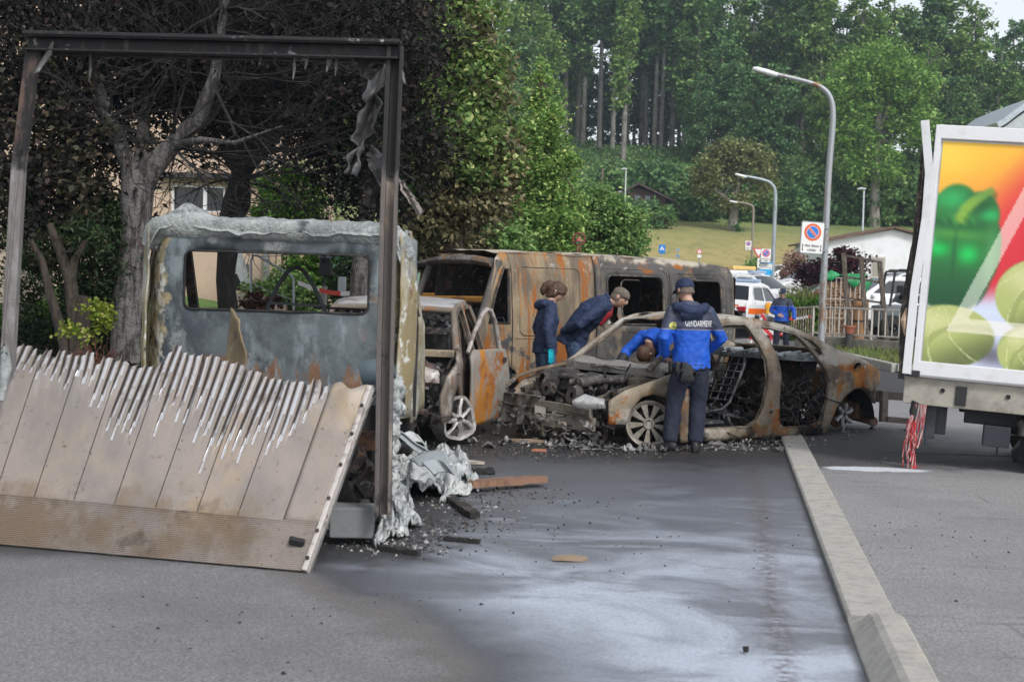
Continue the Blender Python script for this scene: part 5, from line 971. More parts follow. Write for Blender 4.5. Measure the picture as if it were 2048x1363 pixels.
# ================================================================== CARGO TRUCK ON THE RIGHT
BO = P(1829, 748, 13.5)
cargo = thing('cargo_truck', 'damaged box truck with pepper and cabbage picture on its side', 'truck', BO); cargo.rotation_euler = (0, R_(3.0), R_(-15.5))
M['box_white'] = layered('box_white', (.70, .71, .73), [((.58, .58, .58), 3, .5, .7), ((.30, .27, .24), 7, .66, .74, {'st': (2, 1, .4), 'a': .7})], .4, .1, .05, 30)
BH, BLn, BW = 2.36, 5.6, 2.2
def lin_c(r, g, b): return tuple(((k / 255) / 12.92 if k / 255 <= .04045 else ((k / 255 + .055) / 1.055) ** 2.4) for k in (r, g, b))
def blend(c, d, f):
    f = np.clip(f, 0, 1)[..., None]; return c * (1 - f) + np.array(d) * f
def art(u, v):
    """printed picture on the side panel: peppers and cabbages on orange-red, u right, v down (metres)"""
    c = np.zeros(u.shape + (3,)) + np.array((246, 190, 62))
    c = blend(c, (240, 150, 60), sstep(.2, .75, v * .9 + u * .35)); c = blend(c, (222, 52, 62), sstep(.52, .95, v * .55 + u * .75)); c = blend(c, (196, 30, 52), sstep(.9, 1.6, v * .55 + u * .75))
    c = blend(c, (250, 210, 80), np.exp(-((u - .1) / .25) ** 2 - ((v - .12) / .2) ** 2) * .8)
    c = blend(c, (214, 150, 150), sstep(1.25, 1.5, v) * sstep(.5, .9, u)); c = blend(c, (206, 216, 236), sstep(1.36, 1.62, v + .12 * u)); c = blend(c, (172, 178, 200), sstep(1.75, 2.1, v) * sstep(.2, .9, u))
    def ell(cu, cv, ru, rv, e=.03): return 1 - sstep(1 - e * 3, 1 + e, np.sqrt(((u - cu) / ru) ** 2 + ((v - cv) / rv) ** 2))
    def gs(cu, cv, ru, rv): return np.exp(-((u - cu) / ru) ** 2 - ((v - cv) / rv) ** 2)
    # side pepper, main pepper
    c = blend(c, (120, 170, 60), ell(-.03, .66, .17, .17))
    f = np.maximum.reduce([ell(.20, .66, .22, .26, .05), ell(.40, .70, .20, .24, .05), ell(.05, .98, .34, .42, .04), ell(.40, 1.0, .24, .44, .04), ell(.22, 1.24, .36, .40, .04)]); p = np.zeros(c.shape) + np.array((44, 118, 56))
    p = blend(p, (24, 78, 46), sstep(1.0, 1.55, v)); p = blend(p, (46, 172, 92), gs(.16, .55, .16, .10)); p = blend(p, (40, 190, 100), gs(.50, .68, .08, .06)); p = blend(p, (20, 84, 44), gs(.20, .78, .30, .05) * .8)
    p = blend(p, (10, 196, 84), gs(.07, 1.03, .10, .07) * .95); p = blend(p, (16, 208, 90), gs(.34, 1.06, .09, .09) * .9); p = blend(p, (84, 160, 66), gs(.2, .88, .3, .045) * .7); p = blend(p, (74, 150, 84), gs(.54, 1.05, .05, .25) * .8); p = blend(p, (160, 220, 200), gs(.0, .96, .025, .06)); p = blend(p, (20, 84, 46), gs(.215, 1.08, .022, .28) * .55); p = blend(p, (14, 60, 40), gs(.40, .58, .12, .10) * .6)
    c = c * (1 - f[..., None]) + p * f[..., None]
    c = blend(c, (52, 140, 66), ell(.24, .74, .19, .085, .15) * (.45 + .35 * np.sin(u * 70 - v * 40)))
    for k in range(9):   # stalk, drawn as overlapping dabs
        q = k / 8; c = blend(c, (150 - 50 * q, 186 - 34 * q, 66), ell(.25 + .24 * q, .72 - .26 * q ** .6, .075 - .035 * q, .075 - .03 * q, .2) * .75); c = blend(c, (44, 100, 40), ell(.29 + .24 * q, .74 - .24 * q ** .6, .03, .05, .3) * .5)
    c = blend(c, (225, 235, 240), gs(.15, 1.585, .5, .008) * .6); c = blend(c, (215, 222, 236), sstep(1.56, 1.64, v) * sstep(.75, .2, u) * .8)
    def cabbage(c, cu, cv, ru, rv, ph):
        f = ell(cu, cv, ru, rv, .02); p = np.zeros(c.shape) + np.array((176, 186, 112)); dx, dy = (u - cu) / ru, (v - cv) / rv
        p = blend(p, (206, 208, 148), gs(cu - .3 * ru, cv - .45 * rv, ru * .5, rv * .4)); p = blend(p, (86, 98, 58), sstep(-.1, 1.0, dx * .55 + dy * .8)); a = np.arctan2(dy + 1.1, dx + ph)
        p = blend(p, (222, 226, 172), (np.abs(np.sin(a * 7 + np.hypot(dx, dy) * 1.5)) < .09) * .55); p = blend(p, (120, 132, 74), (np.sin(np.hypot(dx - .5, dy - .6) * 8 + ph) > .82) * .35)
        return c * (1 - f[..., None]) + p * f[..., None]
    c = blend(c, (70, 66, 78), gs(.62, 1.98, .25, .1) * .7); c = cabbage(c, .22, 1.84, .44, .30, .2); c = cabbage(c, .98, 1.40, .37, .35, -.3); c = cabbage(c, .92, 1.92, .24, .24, .5); c = cabbage(c, 1.45, 1.45, .3, .34, .1); c = cabbage(c, 1.45, 2.0, .3, .24, .4)
    # translucent outlined letter shape
    d = (u - (.845 - (v - .235) * .405)); line = (v > .235) & (v < 1.80)
    band = line & (((d > 0) & (d < .135)) | ((v < .37) & (d > 0)) | ((v > 1.665) & (d > 0)))
    c = blend(c, (246, 240, 226), band * .58)
    return c
us = np.concatenate([np.linspace(.02, 1.3, 108), np.linspace(1.35, BLn - .05, 40)]); vsv = np.linspace(.02, 2.1, 175)
UU, VV = np.meshgrid(us, vsv); A = art(UU, VV) / 255.0; A = np.where(A <= .04045, A / 12.92, ((A + .055) / 1.055) ** 2.4)
m = MB(); n = len(us); m.add([(a + .035, -.004, BH - .13 - b) for a, b in zip(UU.ravel(), VV.ravel())], [(j * n + i, (j + 1) * n + i, (j + 1) * n + i + 1, j * n + i + 1) for j in range(len(vsv) - 1) for i in range(n - 1)])
t = NT('printed_vegetables'); at = t.new('Attribute', attribute_name='print'); pr = m.build('side_print', t.done(at.outputs['Color'], .42), cargo)
ca = pr.data.color_attributes.new('print', 'FLOAT_COLOR', 'POINT'); ca.data.foreach_set('color', np.concatenate([A.reshape(-1, 3), np.ones((A.shape[0] * A.shape[1], 1))], 1).astype(np.float32).ravel())
m = MB(); m.box((BLn / 2, BW / 2 + .006, BH / 2), (BLn, BW, BH - .02)); m.build('cargo_box', M['box_white'], cargo, bevel=.01)
m = MB(); m.box((BLn / 2, -.02, BH - .065), (BLn, .045, .13)); m.build('top_rail', M['box_white'], cargo, bevel=.008)
m = MB(); m.box((BLn / 2, -.02, .065), (BLn, .045, .135)); m.build('bottom_rail', M['box_white'], cargo, bevel=.008)
m = MB(); m.box((.005, -.022, BH / 2), (.055, .04, BH - .004)); m.build('corner_post', M['box_white'], cargo, bevel=.006)
m = MB(); pts = [(-.075, -.05, .0), (-.075, -.055, .8), (-.035, -.06, 1.48), (-.045, -.07, 1.9), (-.13, -.10, 2.38)]
for a, b in zip(pts, pts[1:]): m.bar(a, Vector(b) + (Vector(b) - Vector(a)).normalized() * .004, .078, .02, up=Vector((0, 1, 0)))
m.build('bent_corner_strip', M['box_white'], cargo, bevel=.004)
m = MB(); m.sheet(lambda a, b: (-.10 - .045 * a - .03 * math.sin(b * 6) * a, -.03 + .15 * a, .1 + 1.95 * b + .05 * math.sin(a * 9)), 6, 26); m.bar((-.12, .03, -.05), (-.10, .03, 2.3), .05, .05); m.jitter(.015, 9).build('torn_rear_edge', layered('torn_edge', (.035, .03, .028), [((.22, .16, .12), 5, .5, .64), ((.5, .42, .34), 9, .62, .7)], .8, 0, .4), cargo, smooth=60, solid=.012)
m = MB(); m.tube([(-.13, .0, .62), (-.15, -.04, .5), (-.12, -.02, .36)], [.01, .03, .01], 6).build('splintered_wood', plain('splinter', (.42, .30, .2), .8), cargo)
m = MB(); m.box((BLn / 2 - .06, .06, -.155), (BLn + .05, .06, .26)); m.build('side_board', layered('dirty_beige_board', (.36, .34, .29), [((.24, .22, .19), 2, .45, .65), ((.10, .09, .08), 9, .62, .7), ((.20, .17, .14), 3, .55, .7, {'ax': (2, -.12, -.28, .2)})], .8, 0, .15), cargo, bevel=.008)
m = MB(); m.box((0.01, -.045, .01), (.075, .03, .06)); m.build('corner_buffer', M['black'], cargo, bevel=.006)
m = MB(); m.box((BLn / 2 + .25, .35, -.36), (BLn - .5, .09, .15)); m.box((BLn / 2 + .25, 1.7, -.36), (BLn - .5, .09, .15)); m.build('chassis_rail', plain('chassis_dark', (.022, .026, .034), .6, .2, .2), cargo, bevel=.01)
m = MB(); m.box((.19, .22, -.44), (.10, .08, .34)); m.box((.26, .30, -.42), (.16, .06, .3)); m.box((.17, .2, -.63), (.04, .04, .1)); m.build('tail_bracket', plain('bracket_dark', (.05, .055, .065), .6, .2, .2), cargo, bevel=.01)
m = MB(); m.box((.44, .02, -.165), (.10, .02, .18)); m.build('mounting_plate', M['black'], cargo, bevel=.005)
m = MB(); m.box((.80, .2, -.52), (.24, .2, .20)); m.tube([(.82, .2, -.6), (.82, .2, -.72)], .01, 6); m.build('equipment_box', plain('equipment_dark', (.03, .035, .045), .5, .2), cargo, bevel=.015)
m = MB(); m.tube([(1.0, .2, -.36), (1.04, .18, -.42), (1.03, .16, -.5)], [.05, .055, .05], 10); m.tube([(.9, .2, -.5), (1.1, .2, -.49), (1.35, .25, -.36), (1.6, .3, -.33)], .012, 6); m.tube([(1.02, .2, -.3), (1.3, .28, -.42), (1.6, .3, -.5)], .014, 6); m.build('brake_lines', plain('hose', (.04, .035, .03), .6), cargo, smooth=60)
m = MB()
for x in (.27, .47, .86, 1.35): m.lathe([(.001, .0), (.022, .0), (.022, .01)], 10, Matrix.Translation((x, .024, -.13)) @ Matrix.Rotation(PI / 2, 4, 'X'))
m.build('board_bolts', M['iron'], cargo)
for (wx, wy) in ((1.45, .25), (1.45, 1.95), (4.6, .25), (4.6, 1.95)):
    wp = bpy.data.objects.new('wheel', None); col.objects.link(wp); wp.parent = cargo
    Mx = Matrix.Translation((wx, wy, -.66 - (wx - 1.4) * -.066 + .09)) @ Matrix.Rotation(PI / 2, 4, 'X')
    MB().lathe([(.24, -.13), (.40, -.14), (.42, -.10), (.42, .10), (.40, .14), (.24, .13)], 32, Mx).build('tyre', M['rubber'], wp, smooth=40); MB().lathe([(.245, -.12), (.245, .12), (.2, .05), (.08, .08), (.001, .08)], 24, Mx).build('rim', plain('wheel_grey', (.3, .3, .31), .5, .3), wp, smooth=40)
# black sack hanging by the wheel
# hanging red and white cables
m = MB(); rd = random.Random(4)
C0 = Vector((.03, .02, -.28))
for i in range(17):
    pts = []; ph = rd.uniform(0, 6); sp_ = rd.uniform(.008, .045); ln = rd.choice([.25, .34, .42, .55, .66, .70]); fr_ = rd.uniform(3, 7); bx_ = rd.gauss(.0, .018)
    for q in range(12):
        f = q / 11; zz = -ln * (f if ln > .45 else math.sin(f * PI) * 1.0); pts.append(C0 + Vector((bx_ * 2 * f + sp_ * math.sin(ph + f * fr_) * min(1, f * 3) + (.05 * f if ln <= .45 else 0) + rd.gauss(0, .004), sp_ * math.cos(ph + f * fr_) * min(1, f * 3), zz)))
    m.tube(pts, .0062, 5)
m.build('hanging_cables', layered('cables_red_white', (.42, .018, .03), [((.62, .40, .38), 9, .46, .56, {'st': (6, 6, .6)}), ((.10, .02, .02), 12, .58, .66)], .5, 0, .1), cargo, smooth=60)
m = MB(); m.tube([C0 + Vector((0, 0, .02)), C0 + Vector((-.01, 0, -.08)), C0 + Vector((.0, 0, -.16))], [.035, .04, .02], 8).jitter(.02, 20).build('cable_clump', plain('burnt_plug', (.03, .028, .028), .7), cargo, smooth=60)
# ================================================================== STREET FURNITURE, SIGNS, BUILDINGS, PARKED CARS
def wz(x, y): return float(tz(x, y))
def pxpath(pts, d): return [P(x, y, d) for x, y in pts]
def lamp(label, pts, d, r0, r1, head, base_y, mat, group='street lamps along the road', foot=None):
    path = pxpath(pts, d); b = Vector((path[0].x, path[0].y, float(base_z(path[0].x, path[0].y)))); path = [b] + path[1:]
    L = thing('street_lamp', label, 'street lamp', b, 0, group); loc = [q - b for q in path]
    fine = []
    for i in range(len(loc) - 1):
        p0, p1, p2, p3 = loc[max(i - 1, 0)], loc[i], loc[i + 1], loc[min(i + 2, len(loc) - 1)]
        for t_ in (0, .33, .66): fine.append(.5 * ((2 * p1) + (p2 - p0) * t_ + (2 * p0 - 5 * p1 + 4 * p2 - p3) * t_ ** 2 + (3 * p1 - p0 - 3 * p2 + p3) * t_ ** 3))
    fine.append(loc[-1]); n = len(fine)
    MB().tube(fine, [r0 + (r1 - r0) * i / (n - 1) for i in range(n)], 10).build('pole', mat, L, smooth=60)
    a, c = P(head[0], head[1], d) - b, P(head[2], head[3], d) - b; ax = (c - a).normalized(); ln = (c - a).length; w_ = ln * .17; up = Vector((0, 0, 1)); up = (up - ax * up.dot(ax)).normalized(); sd_ = ax.cross(up)
    h = MB(); h.loft([(a, sd_ * w_ * .6, up * w_ * .35), (a + ax * ln * .15, sd_ * w_, up * w_ * .62), (a + ax * ln * .55, sd_ * w_, up * w_ * .66), (c, sd_ * w_ * .55, up * w_ * .5)], 10); h.build('lamp_head', plain('lamp_white', (.78, .8, .82), .35, 0, .03), L, smooth=50)
    h = MB(); h.loft([(a + ax * ln * .1 - up * w_ * .5, sd_ * w_ * .6, up * w_ * .3), (a + ax * ln * .55 - up * w_ * .5, sd_ * w_ * .6, up * w_ * .3)], 10); h.build('lamp_glass', plain('lamp_glass', (.25, .24, .2), .2), L, smooth=50)
    return L
GR = M['galv']; GRr = layered('rusting_pole', (.34, .36, .38), [((.24, .15, .09), 2.2, .48, .62, {'st': (1, 1, .5)})], .5, .4, .05)
lamp('tall curved street lamp holding the large no-parking sign', [(1642, 690), (1650, 500), (1658, 340), (1666, 240), (1661, 196), (1640, 173), (1600, 160), (1554, 149)], 38, .095, .055, (1506, 137, 1555, 150), 690, GRr)
lamp('medium curved street lamp behind the far gendarme', [(1544, 600), (1548, 470), (1551, 392), (1545, 370), (1528, 360), (1490, 352)], 70, .11, .06, (1470, 348, 1493, 354), 600, GR)
lamp('smallest curved street lamp, farthest along the meadow edge', [(1502, 560), (1505, 470), (1507, 420), (1503, 411), (1492, 407), (1474, 404)], 96, .09, .06, (1459, 402, 1475, 405), 560, layered('brown_pole', (.25, .22, .18), [], .6, .2, 0))
def pole_light(label, x, y0, y1, d, r=.08):
    a, b = P(x, y0, d), P(x + 2, y1, d); a.z = float(tz(a.x, a.y)) - .1; L = thing('post_light', label, 'street lamp', a, 0, 'straight post lights')
    MB().tube([(0, 0, 0), b - a], [r, r * .7], 8).build('pole', plain('pole_pale', (.55, .6, .63), .5), L, smooth=60); MB().loft([(b - a + Vector((-.42, 0, .0)), (0, .12, 0), (0, 0, .05)), (b - a + Vector((-.2, 0, .06)), (0, .2, 0), (0, 0, .09)), (b - a + Vector((.1, 0, .03)), (0, .12, 0), (0, 0, .06))], 10).build('lamp_head', plain('lamp_grey', (.6, .64, .66), .4), L, smooth=50)
pole_light('straight post light beside the brown chalet', 1250, 425, 339, 125)
pole_light('straight post light above the white gabled house', 1726, 470, 379, 92)
a = P(1204, 400, 128); a.z = wz(a.x, a.y); b = P(1205, 337, 128); wpole = thing('wooden_pole', 'thin wooden pole among shrubs left of the chalet', 'pole', a); MB().tube([(0, 0, 0), b - a], [.1, .08], 8).build('shaft', plain('weathered_wood', (.18, .14, .11), .9), wpole, smooth=60)

# ---- signs
M['s_white'] = plain('sign_white', (.78, .78, .76), .4, 0, .02); M['s_red'] = plain('sign_red', (.70, .12, .035), .4, 0, .03); M['s_blue'] = plain('sign_blue', (.02, .17, .60), .4, 0, .03); M['s_black'] = plain('sign_black', (.02, .02, .02), .5); M['s_frame'] = plain('sign_grey', (.25, .27, .29), .5, .2); M['s_redf'] = plain('sign_red_far', (.62, .05, .07), .4, 0, .03); M['s_cyan'] = plain('sign_cyan', (.03, .42, .80), .4, 0, .03)
def disc(m, c, r, y, n=28, r0=0.0): return m.lathe([(max(r0, .0005), 0), (r, 0)], n, Matrix.Translation((c[0], y, c[1])) @ Matrix.Rotation(PI / 2, 4, 'X'))
def sign_root(name, label, d, px, py, rz=0.0, group=None):
    c = P(px, py, d); return thing(name, label, 'sign', c, rz, group), d / FPX
def no_parking(label, d, box, text=True, post=None, red=None, tilt=2.2):
    x0, y0, x1, y1 = box; S_, k = sign_root('parking_sign', label, d, (x0 + x1) / 2, (y0 + y1) / 2, R_(2), 'no-parking signs'); S_.rotation_euler = (0, R_(tilt), R_(3)); w_, h_ = (x1 - x0) * k, (y1 - y0) * k
    MB().prism(rrect(-w_ / 2, -h_ / 2, w_ / 2, h_ / 2, w_ * .09), 0, .03, Matrix.Rotation(PI / 2, 4, 'X')).build('panel', M['s_frame'], S_, bevel=.004)
    MB().prism(rrect(-w_ * .46, -h_ * .47, w_ * .46, h_ * .47, w_ * .06), .031, .034, Matrix.Rotation(PI / 2, 4, 'X')).build('white_face', M['s_white'], S_)
    cz = h_ * .17; r = w_ * .36; rm = red or M['s_red']
    disc(MB(), (0, cz), r, -.037).build('red_disc', rm, S_); disc(MB(), (0, cz), r * .72, -.0395).build('pale_edge', M['s_white'], S_); disc(MB(), (0, cz), r * .68, -.042).build('blue_disc', M['s_blue'], S_)
    for q, mm, y in ((.135, M['s_white'], -.0445), (.10, rm, -.047)):
        MB().box((0, y, cz), (r * 1.36, .002, r * q * 2), (0, R_(45), 0)).build('slash', mm, S_)
    if text:
        lettering('lettering', 'des deux', w_ * .165, (0, -.0365, -h_ * .24), (1, 0, 0), (0, 0, 1), M['s_black'], S_, .002); lettering('lettering', 'côtés', w_ * .165, (0, -.0365, -h_ * .375), (1, 0, 0), (0, 0, 1), M['s_black'], S_, .002)
        for s in (-1, 1):
            a = MB(); x = s * w_ * .385; z0, z1 = -h_ * .42, -h_ * .20; a.box((x, -.0365, (z0 + z1) / 2), (w_ * .03, .002, (z1 - z0) * .7))
            for zt, sg in ((z1, 1), (z0, -1)): a.add([(x - w_ * .04, -.0365, zt - sg * h_ * .05), (x + w_ * .04, -.0365, zt - sg * h_ * .05), (x, -.0365, zt)], [(0, 1, 2)])
            a.build('arrow', M['s_black'], S_)
    return S_, w_, h_
S1, w_, h_ = no_parking('large no-parking sign reading des deux cotes on the tall lamp post', 37.8, (1600, 443, 1648, 508))
m = MB()
for z in (h_ * .33, -h_ * .36): m.bar((w_ * .45, .0, z), (w_ * .75, .12, z), .03, .03)
m.build('brackets', GR, S1)
no_parking('smaller no-parking sign above the blue and white signboard', 66, (1521, 497, 1542, 525), red=M['s_redf'], tilt=1.5)
no_parking('tiny far no-parking sign beside the smallest curved lamp', 95, (1490, 481, 1503, 500), red=M['s_redf'], tilt=1.5)
# direction board: white upper half, blue lower half with arrow
S_, k = sign_root('direction_board', 'blue and white direction board under the smaller no-parking sign', 66.2, 1532, 537, 0); w_, h_ = 24 * k, 26 * k
MB().box((0, 0, 0), (w_, .04, h_)).build('panel', M['s_white'], S_); MB().box((0, -.0225, -h_ * .27), (w_ * .998, .003, h_ * .44)).build('blue_half', M['s_cyan'], S_); MB().box((0, -.0225, h_ * .44), (w_ * .998, .003, h_ * .12)).build('blue_band', M['s_cyan'], S_)
a = MB(); a.add([(w_ * .36, -.026, -h_ * .2), (w_ * .44, -.026, -h_ * .28), (w_ * .36, -.026, -h_ * .36), (w_ * .32, -.026, -h_ * .33), (w_ * .38, -.026, -h_ * .28), (w_ * .32, -.026, -h_ * .23)], [(0, 1, 4, 5), (1, 2, 3, 4)]); a.build('arrow', plain('navy_arrow', (.01, .03, .15), .5), S_)
a = MB()
for q in range(3): a.box((-w_ * .2, -.0255, -h_ * (.15 + .1 * q)), (w_ * (.4 - .08 * q), .002, h_ * .025))
a.box((w_ * .28, -.0255, h_ * .08), (w_ * .3, .002, h_ * .03)); a.build('small_print', plain('print_blue', (.02, .15, .4), .5), S_)
m = MB()
for x in (-.4, .4): m.tube([(x * w_, .04, -h_ * .5), (x * w_, .04, -S_.location.z + wz(S_.location.x, 66))], .035, 7)
m.build('posts', GR, S_)
S_, k = sign_root('give_way_sign', 'give-way triangle sign left of the direction board', 68, 1517, 503, 0); r = 12 * k
tri = lambda s: [(-s, s * .58), (s, s * .58), (0, -s * 1.15)]
MB().prism(tri(r), 0, .02, Matrix.Rotation(PI / 2, 4, 'X')).build('red_triangle', M['s_redf'], S_); MB().prism(tri(r * .68), .022, .025, Matrix.Rotation(PI / 2, 4, 'X')).build('white_triangle', M['s_white'], S_); MB().tube([(0, .04, r * .5), (0, .04, wz(S_.location.x, 68) - S_.location.z)], .03, 7).build('post', GR, S_)
S_, k = sign_root('notice_sign', 'white sign with two black squares below the give-way triangle', 67.5, 1519, 526, 0); w_ = 9 * k; h_ = 19 * k
MB().box((0, 0, 0), (w_, .03, h_)).build('panel', M['s_white'], S_)
for z in (.2, -.2): MB().box((w_ * .2, -.0165, z * h_), (w_ * .5, .003, h_ * .3)).build('black_square', M['s_black'], S_); MB().box((w_ * .2, -.02, z * h_), (w_ * .2, .003, h_ * .12)).build('white_mark', M['s_white'], S_)
MB().tube([(0, .03, 0), (0, .03, wz(S_.location.x, 67.5) - S_.location.z)], .035, 7).build('post', GR, S_)
S_, k = sign_root('information_sign', 'blue rectangular sign with white triangle above the van roof', 84, 1324, 498, 0); w_, h_ = 13 * k, 18 * k
MB().box((0, 0, 0), (w_, .04, h_)).build('panel', plain('sign_blue_far', (.01, .20, .62), .4), S_, bevel=.01); MB().prism([(-w_ * .34, -h_ * .1), (w_ * .34, -h_ * .1), (0, h_ * .36)], .022, .025, Matrix.Rotation(PI / 2, 4, 'X')).build('white_triangle', M['s_white'], S_); MB().prism([(-w_ * .10, -h_ * .06), (w_ * .10, -h_ * .06), (0, h_ * .2)], .027, .03, Matrix.Rotation(PI / 2, 4, 'X')).build('blue_mark', M['s_blue'], S_); MB().tube([(0, .05, 0), (0, .05, wz(S_.location.x, 84) - S_.location.z)], .04, 7).build('post', GR, S_)
S_, k = sign_root('round_sign', 'small round red-edged sign with white plate above the van roof', 88, 1399, 503, 0); disc(MB(), (0, 0), 5.2 * k, 0).build('red_disc', M['s_redf'], S_); disc(MB(), (0, 0), 3.6 * k, -.004).build('white_disc', M['s_white'], S_); MB().box((0, -.008, 0), (4.4 * k, .003, .9 * k), (0, R_(45), 0)).build('slash', M['s_redf'], S_); MB().box((0, 0, -9 * k), (8 * k, .02, 5.5 * k)).build('plate', M['s_white'], S_); MB().tube([(0, .03, 0), (0, .03, wz(S_.location.x, 88) - S_.location.z)], .035, 7).build('post', GR, S_)
S_, k = sign_root('edge_on_sign', 'pair of pale blue street-name plates seen between the two signs', 90, 1356, 503, 0); MB().box((0, 0, 4 * k), (9 * k, .03, 3.4 * k)).build('plate', plain('plate_blue', (.25, .38, .5), .5), S_); MB().box((-.5 * k, 0, -9 * k), (9 * k, .03, 3 * k)).build('plate', plain('plate_blue_dark', (.12, .3, .55), .5), S_); MB().tube([(0, .03, 5 * k), (0, .03, wz(S_.location.x, 90) - S_.location.z)], .04, 7).build('post', GR, S_)
# red lantern sign on a post
S_, k = sign_root('lantern_sign', 'red ring with a bell-shaped lantern on a double post above the vans', 30, 1158, 478, 0); rdm = plain('lantern_red', (.22, .045, .04), .5)
MB().tube([(12 * k * math.cos(a), 0, 12 * k * math.sin(a)) for a in np.linspace(0, 2 * PI, 25)], .018, 7).build('ring', rdm, S_, smooth=60)
MB().lathe([(.01, .05), (.035, .03), (.04, .0), (.09, -.035), (.09, -.05), (.03, -.05)], 16).build('lantern', plain('lantern_pink', (.4, .12, .11), .4), S_, smooth=50); MB().lathe([(.001, -.075), (.045, -.06), (.05, -.05)], 12).build('lantern_glass', plain('lantern_glass', (.6, .6, .6), .3), S_, smooth=50); MB().tube([(0, 0, .05), (0, 0, 12 * k)], .008, 6).build('hanger', rdm, S_)
m = MB()
for x in (-.03, .03): m.tube([(x, 0, -12 * k), (x, 0, -S_.location.z)], .016, 7)
m.build('posts', rdm, S_)

# ---- retaining wall, railing, verge
WY0, WY1 = 39.6, 37.4
def wallp(px, z=0.0):
    x0 = P(1616, 700, WY0).x; x1 = P(1815, 700, WY1).x; x = P(px, 700, 38.5).x; f = (x - x0) / (x1 - x0); return Vector((x, WY0 + (WY1 - WY0) * f, z))
ra, rb = wallp(1614), wallp(2150)
wall = thing('retaining_wall', 'low weathered concrete wall carrying the white railing', 'wall', ra); MB().bar(Vector((0, 0, .20)), rb - ra + Vector((0, 0, .20)), .25, .55).build('concrete', layered('weathered_concrete', (.24, .225, .19), [((.12, .115, .095), 1.2, .42, .62, {'st': (1, 1, .5)}), ((.33, .31, .27), 3, .55, .7), ((.07, .07, .055), 5, .6, .7)], .95, 0, .5, 14), wall, bevel=.02)
rail = thing('railing', 'white metal railing with thin upright bars on the concrete wall', 'railing', ra); M['rail'] = layered('railing_paint', (.50, .46, .42), [((.25, .14, .09), 9, .56, .66)], .6, .1, .1)
a0, b0 = wallp(1640) - ra, rb - ra
for z, nm in ((1.30, 'top_rail'), (.58, 'bottom_rail')): MB().bar(a0 + Vector((0, 0, z)), b0 + Vector((0, 0, z)), .045, .045).build(nm, M['rail'], rail)
L_ = (b0 - a0).length; nb = int(L_ / .205); bm0 = None
for i in range(nb + 1):
    q = a0 + (b0 - a0) * (i / nb); th = .045 if i % 9 == 0 else .022
    if i % 9 == 0: MB().bar(q + Vector((0, 0, .46)), q + Vector((0, 0, 1.31)), .05, .05).build('post', M['rail'], rail)
    else:
        if bm0 is None: bm0 = MB().bar((0, 0, .59), (0, 0, 1.29), .024, .024).build('bar', M['rail'], rail); bm0.location = q
        else: o = bm0.copy(); col.objects.link(o); o.parent = rail; o.location = q
gate = thing('railing_return', 'short leaning end section of rusty railing beside the tall lamp post', 'railing', wallp(1640)); q0, q1 = Vector((0, 0, 0)), wallp(1622) - wallp(1640) + Vector((0, 1.6, 0))
for z0, z1 in ((1.30, 1.22), (.55, .45)): MB().bar(q0 + Vector((0, 0, z0)), q1 + Vector((0, 0, z1)), .04, .04).build('rail', M['rail'], gate)
for i in range(1, 10): f = i / 9; q = q0 + (q1 - q0) * f; MB().bar(q + Vector((0, 0, .5)), q + Vector((0, 0, 1.28 - .06 * f)), .024, .024).build('bar', layered('rusty_bar', (.27, .19, .14), [((.5, .46, .42), 8, .5, .6)], .7, 0, .1) if i == 1 else bpy.data.materials['rusty_bar'], gate)
vrg = MB().panel([(8.4, 31.2), (60, 29.6), (60, 37.2), (wallp(1815).x, 37.3), (8.6, 39.3)], fn=lambda u, v: (u, v, .07 + .14 * float(sstep(31, 38, v))), step=1.2).build('verge', layered('verge_grass', (.10, .15, .035), [((.17, .15, .06), 2, .45, .62), ((.05, .08, .02), 6, .5, .66), ((.2, .18, .12), 9, .6, .7)], .95, 0, .8, 30, bd=.06), smooth=50); tag(vrg, None, kind='structure')
kv = bpy.data.objects.new('verge_kerb', None); col.objects.link(kv); tag(kv, None, kind='structure'); proto = None
for i in range(23):
    o = MB().box((0, 0, 0), (.98, .16, .26)).build('kerb_stone', M['kerb'], kv, bevel=.015) if i == 0 else proto.copy()
    if i == 0: proto = o
    else: col.objects.link(o); o.parent = kv
    o.location = (8.92 + i * .995, 31.05 - i * .031, .06) if i < 14 else (8.40 + (i - 14) * .022, 31.55 + (i - 14) * .995, .06); o.rotation_euler = (0, 0, -.031 if i < 14 else PI / 2 - .022)
# grass tufts on the verge
def blades(name, n, area, h, mat, zf, kind='stuff', spread=.05, seed=1):
    r = np.random.default_rng(seed); X = r.uniform(area[0], area[1], n); Y = r.uniform(area[2], area[3], n); Z = np.array([zf(a, b) for a, b in zip(X, Y)]); H = h * r.uniform(.4, 1.2, n); A = r.uniform(0, 2 * PI, n); w = .012 + .25 * h * .1
    dx, dy = np.cos(A) * w, np.sin(A) * w; lx, ly = r.normal(0, spread, n), r.normal(0, spread, n)
    V = np.stack([np.stack([X - dx, Y - dy, Z], 1), np.stack([X + dx, Y + dy, Z], 1), np.stack([X + lx, Y + ly, Z + H], 1)], 1).reshape(-1, 3)
    me = bpy.data.meshes.new(name); me.from_pydata(V.tolist(), [], np.arange(n * 3).reshape(-1, 3).tolist()); me.materials.append(mat); o = bpy.data.objects.new(name, me); col.objects.link(o); return o
t = NT('grass_blades'); M['grass'] = t.done(t.mix(t.island(), (.06, .11, .02), (.20, .22, .07)), .9)
o = blades('verge_grass', 5000, (8.6, 16, 33, 38.6), .13, M['grass'], lambda a, b: .07 + .14 * float(sstep(31, 38, b))); tag(o, 'short grass and weeds on the verge below the wall', 'grass', kind='stuff')

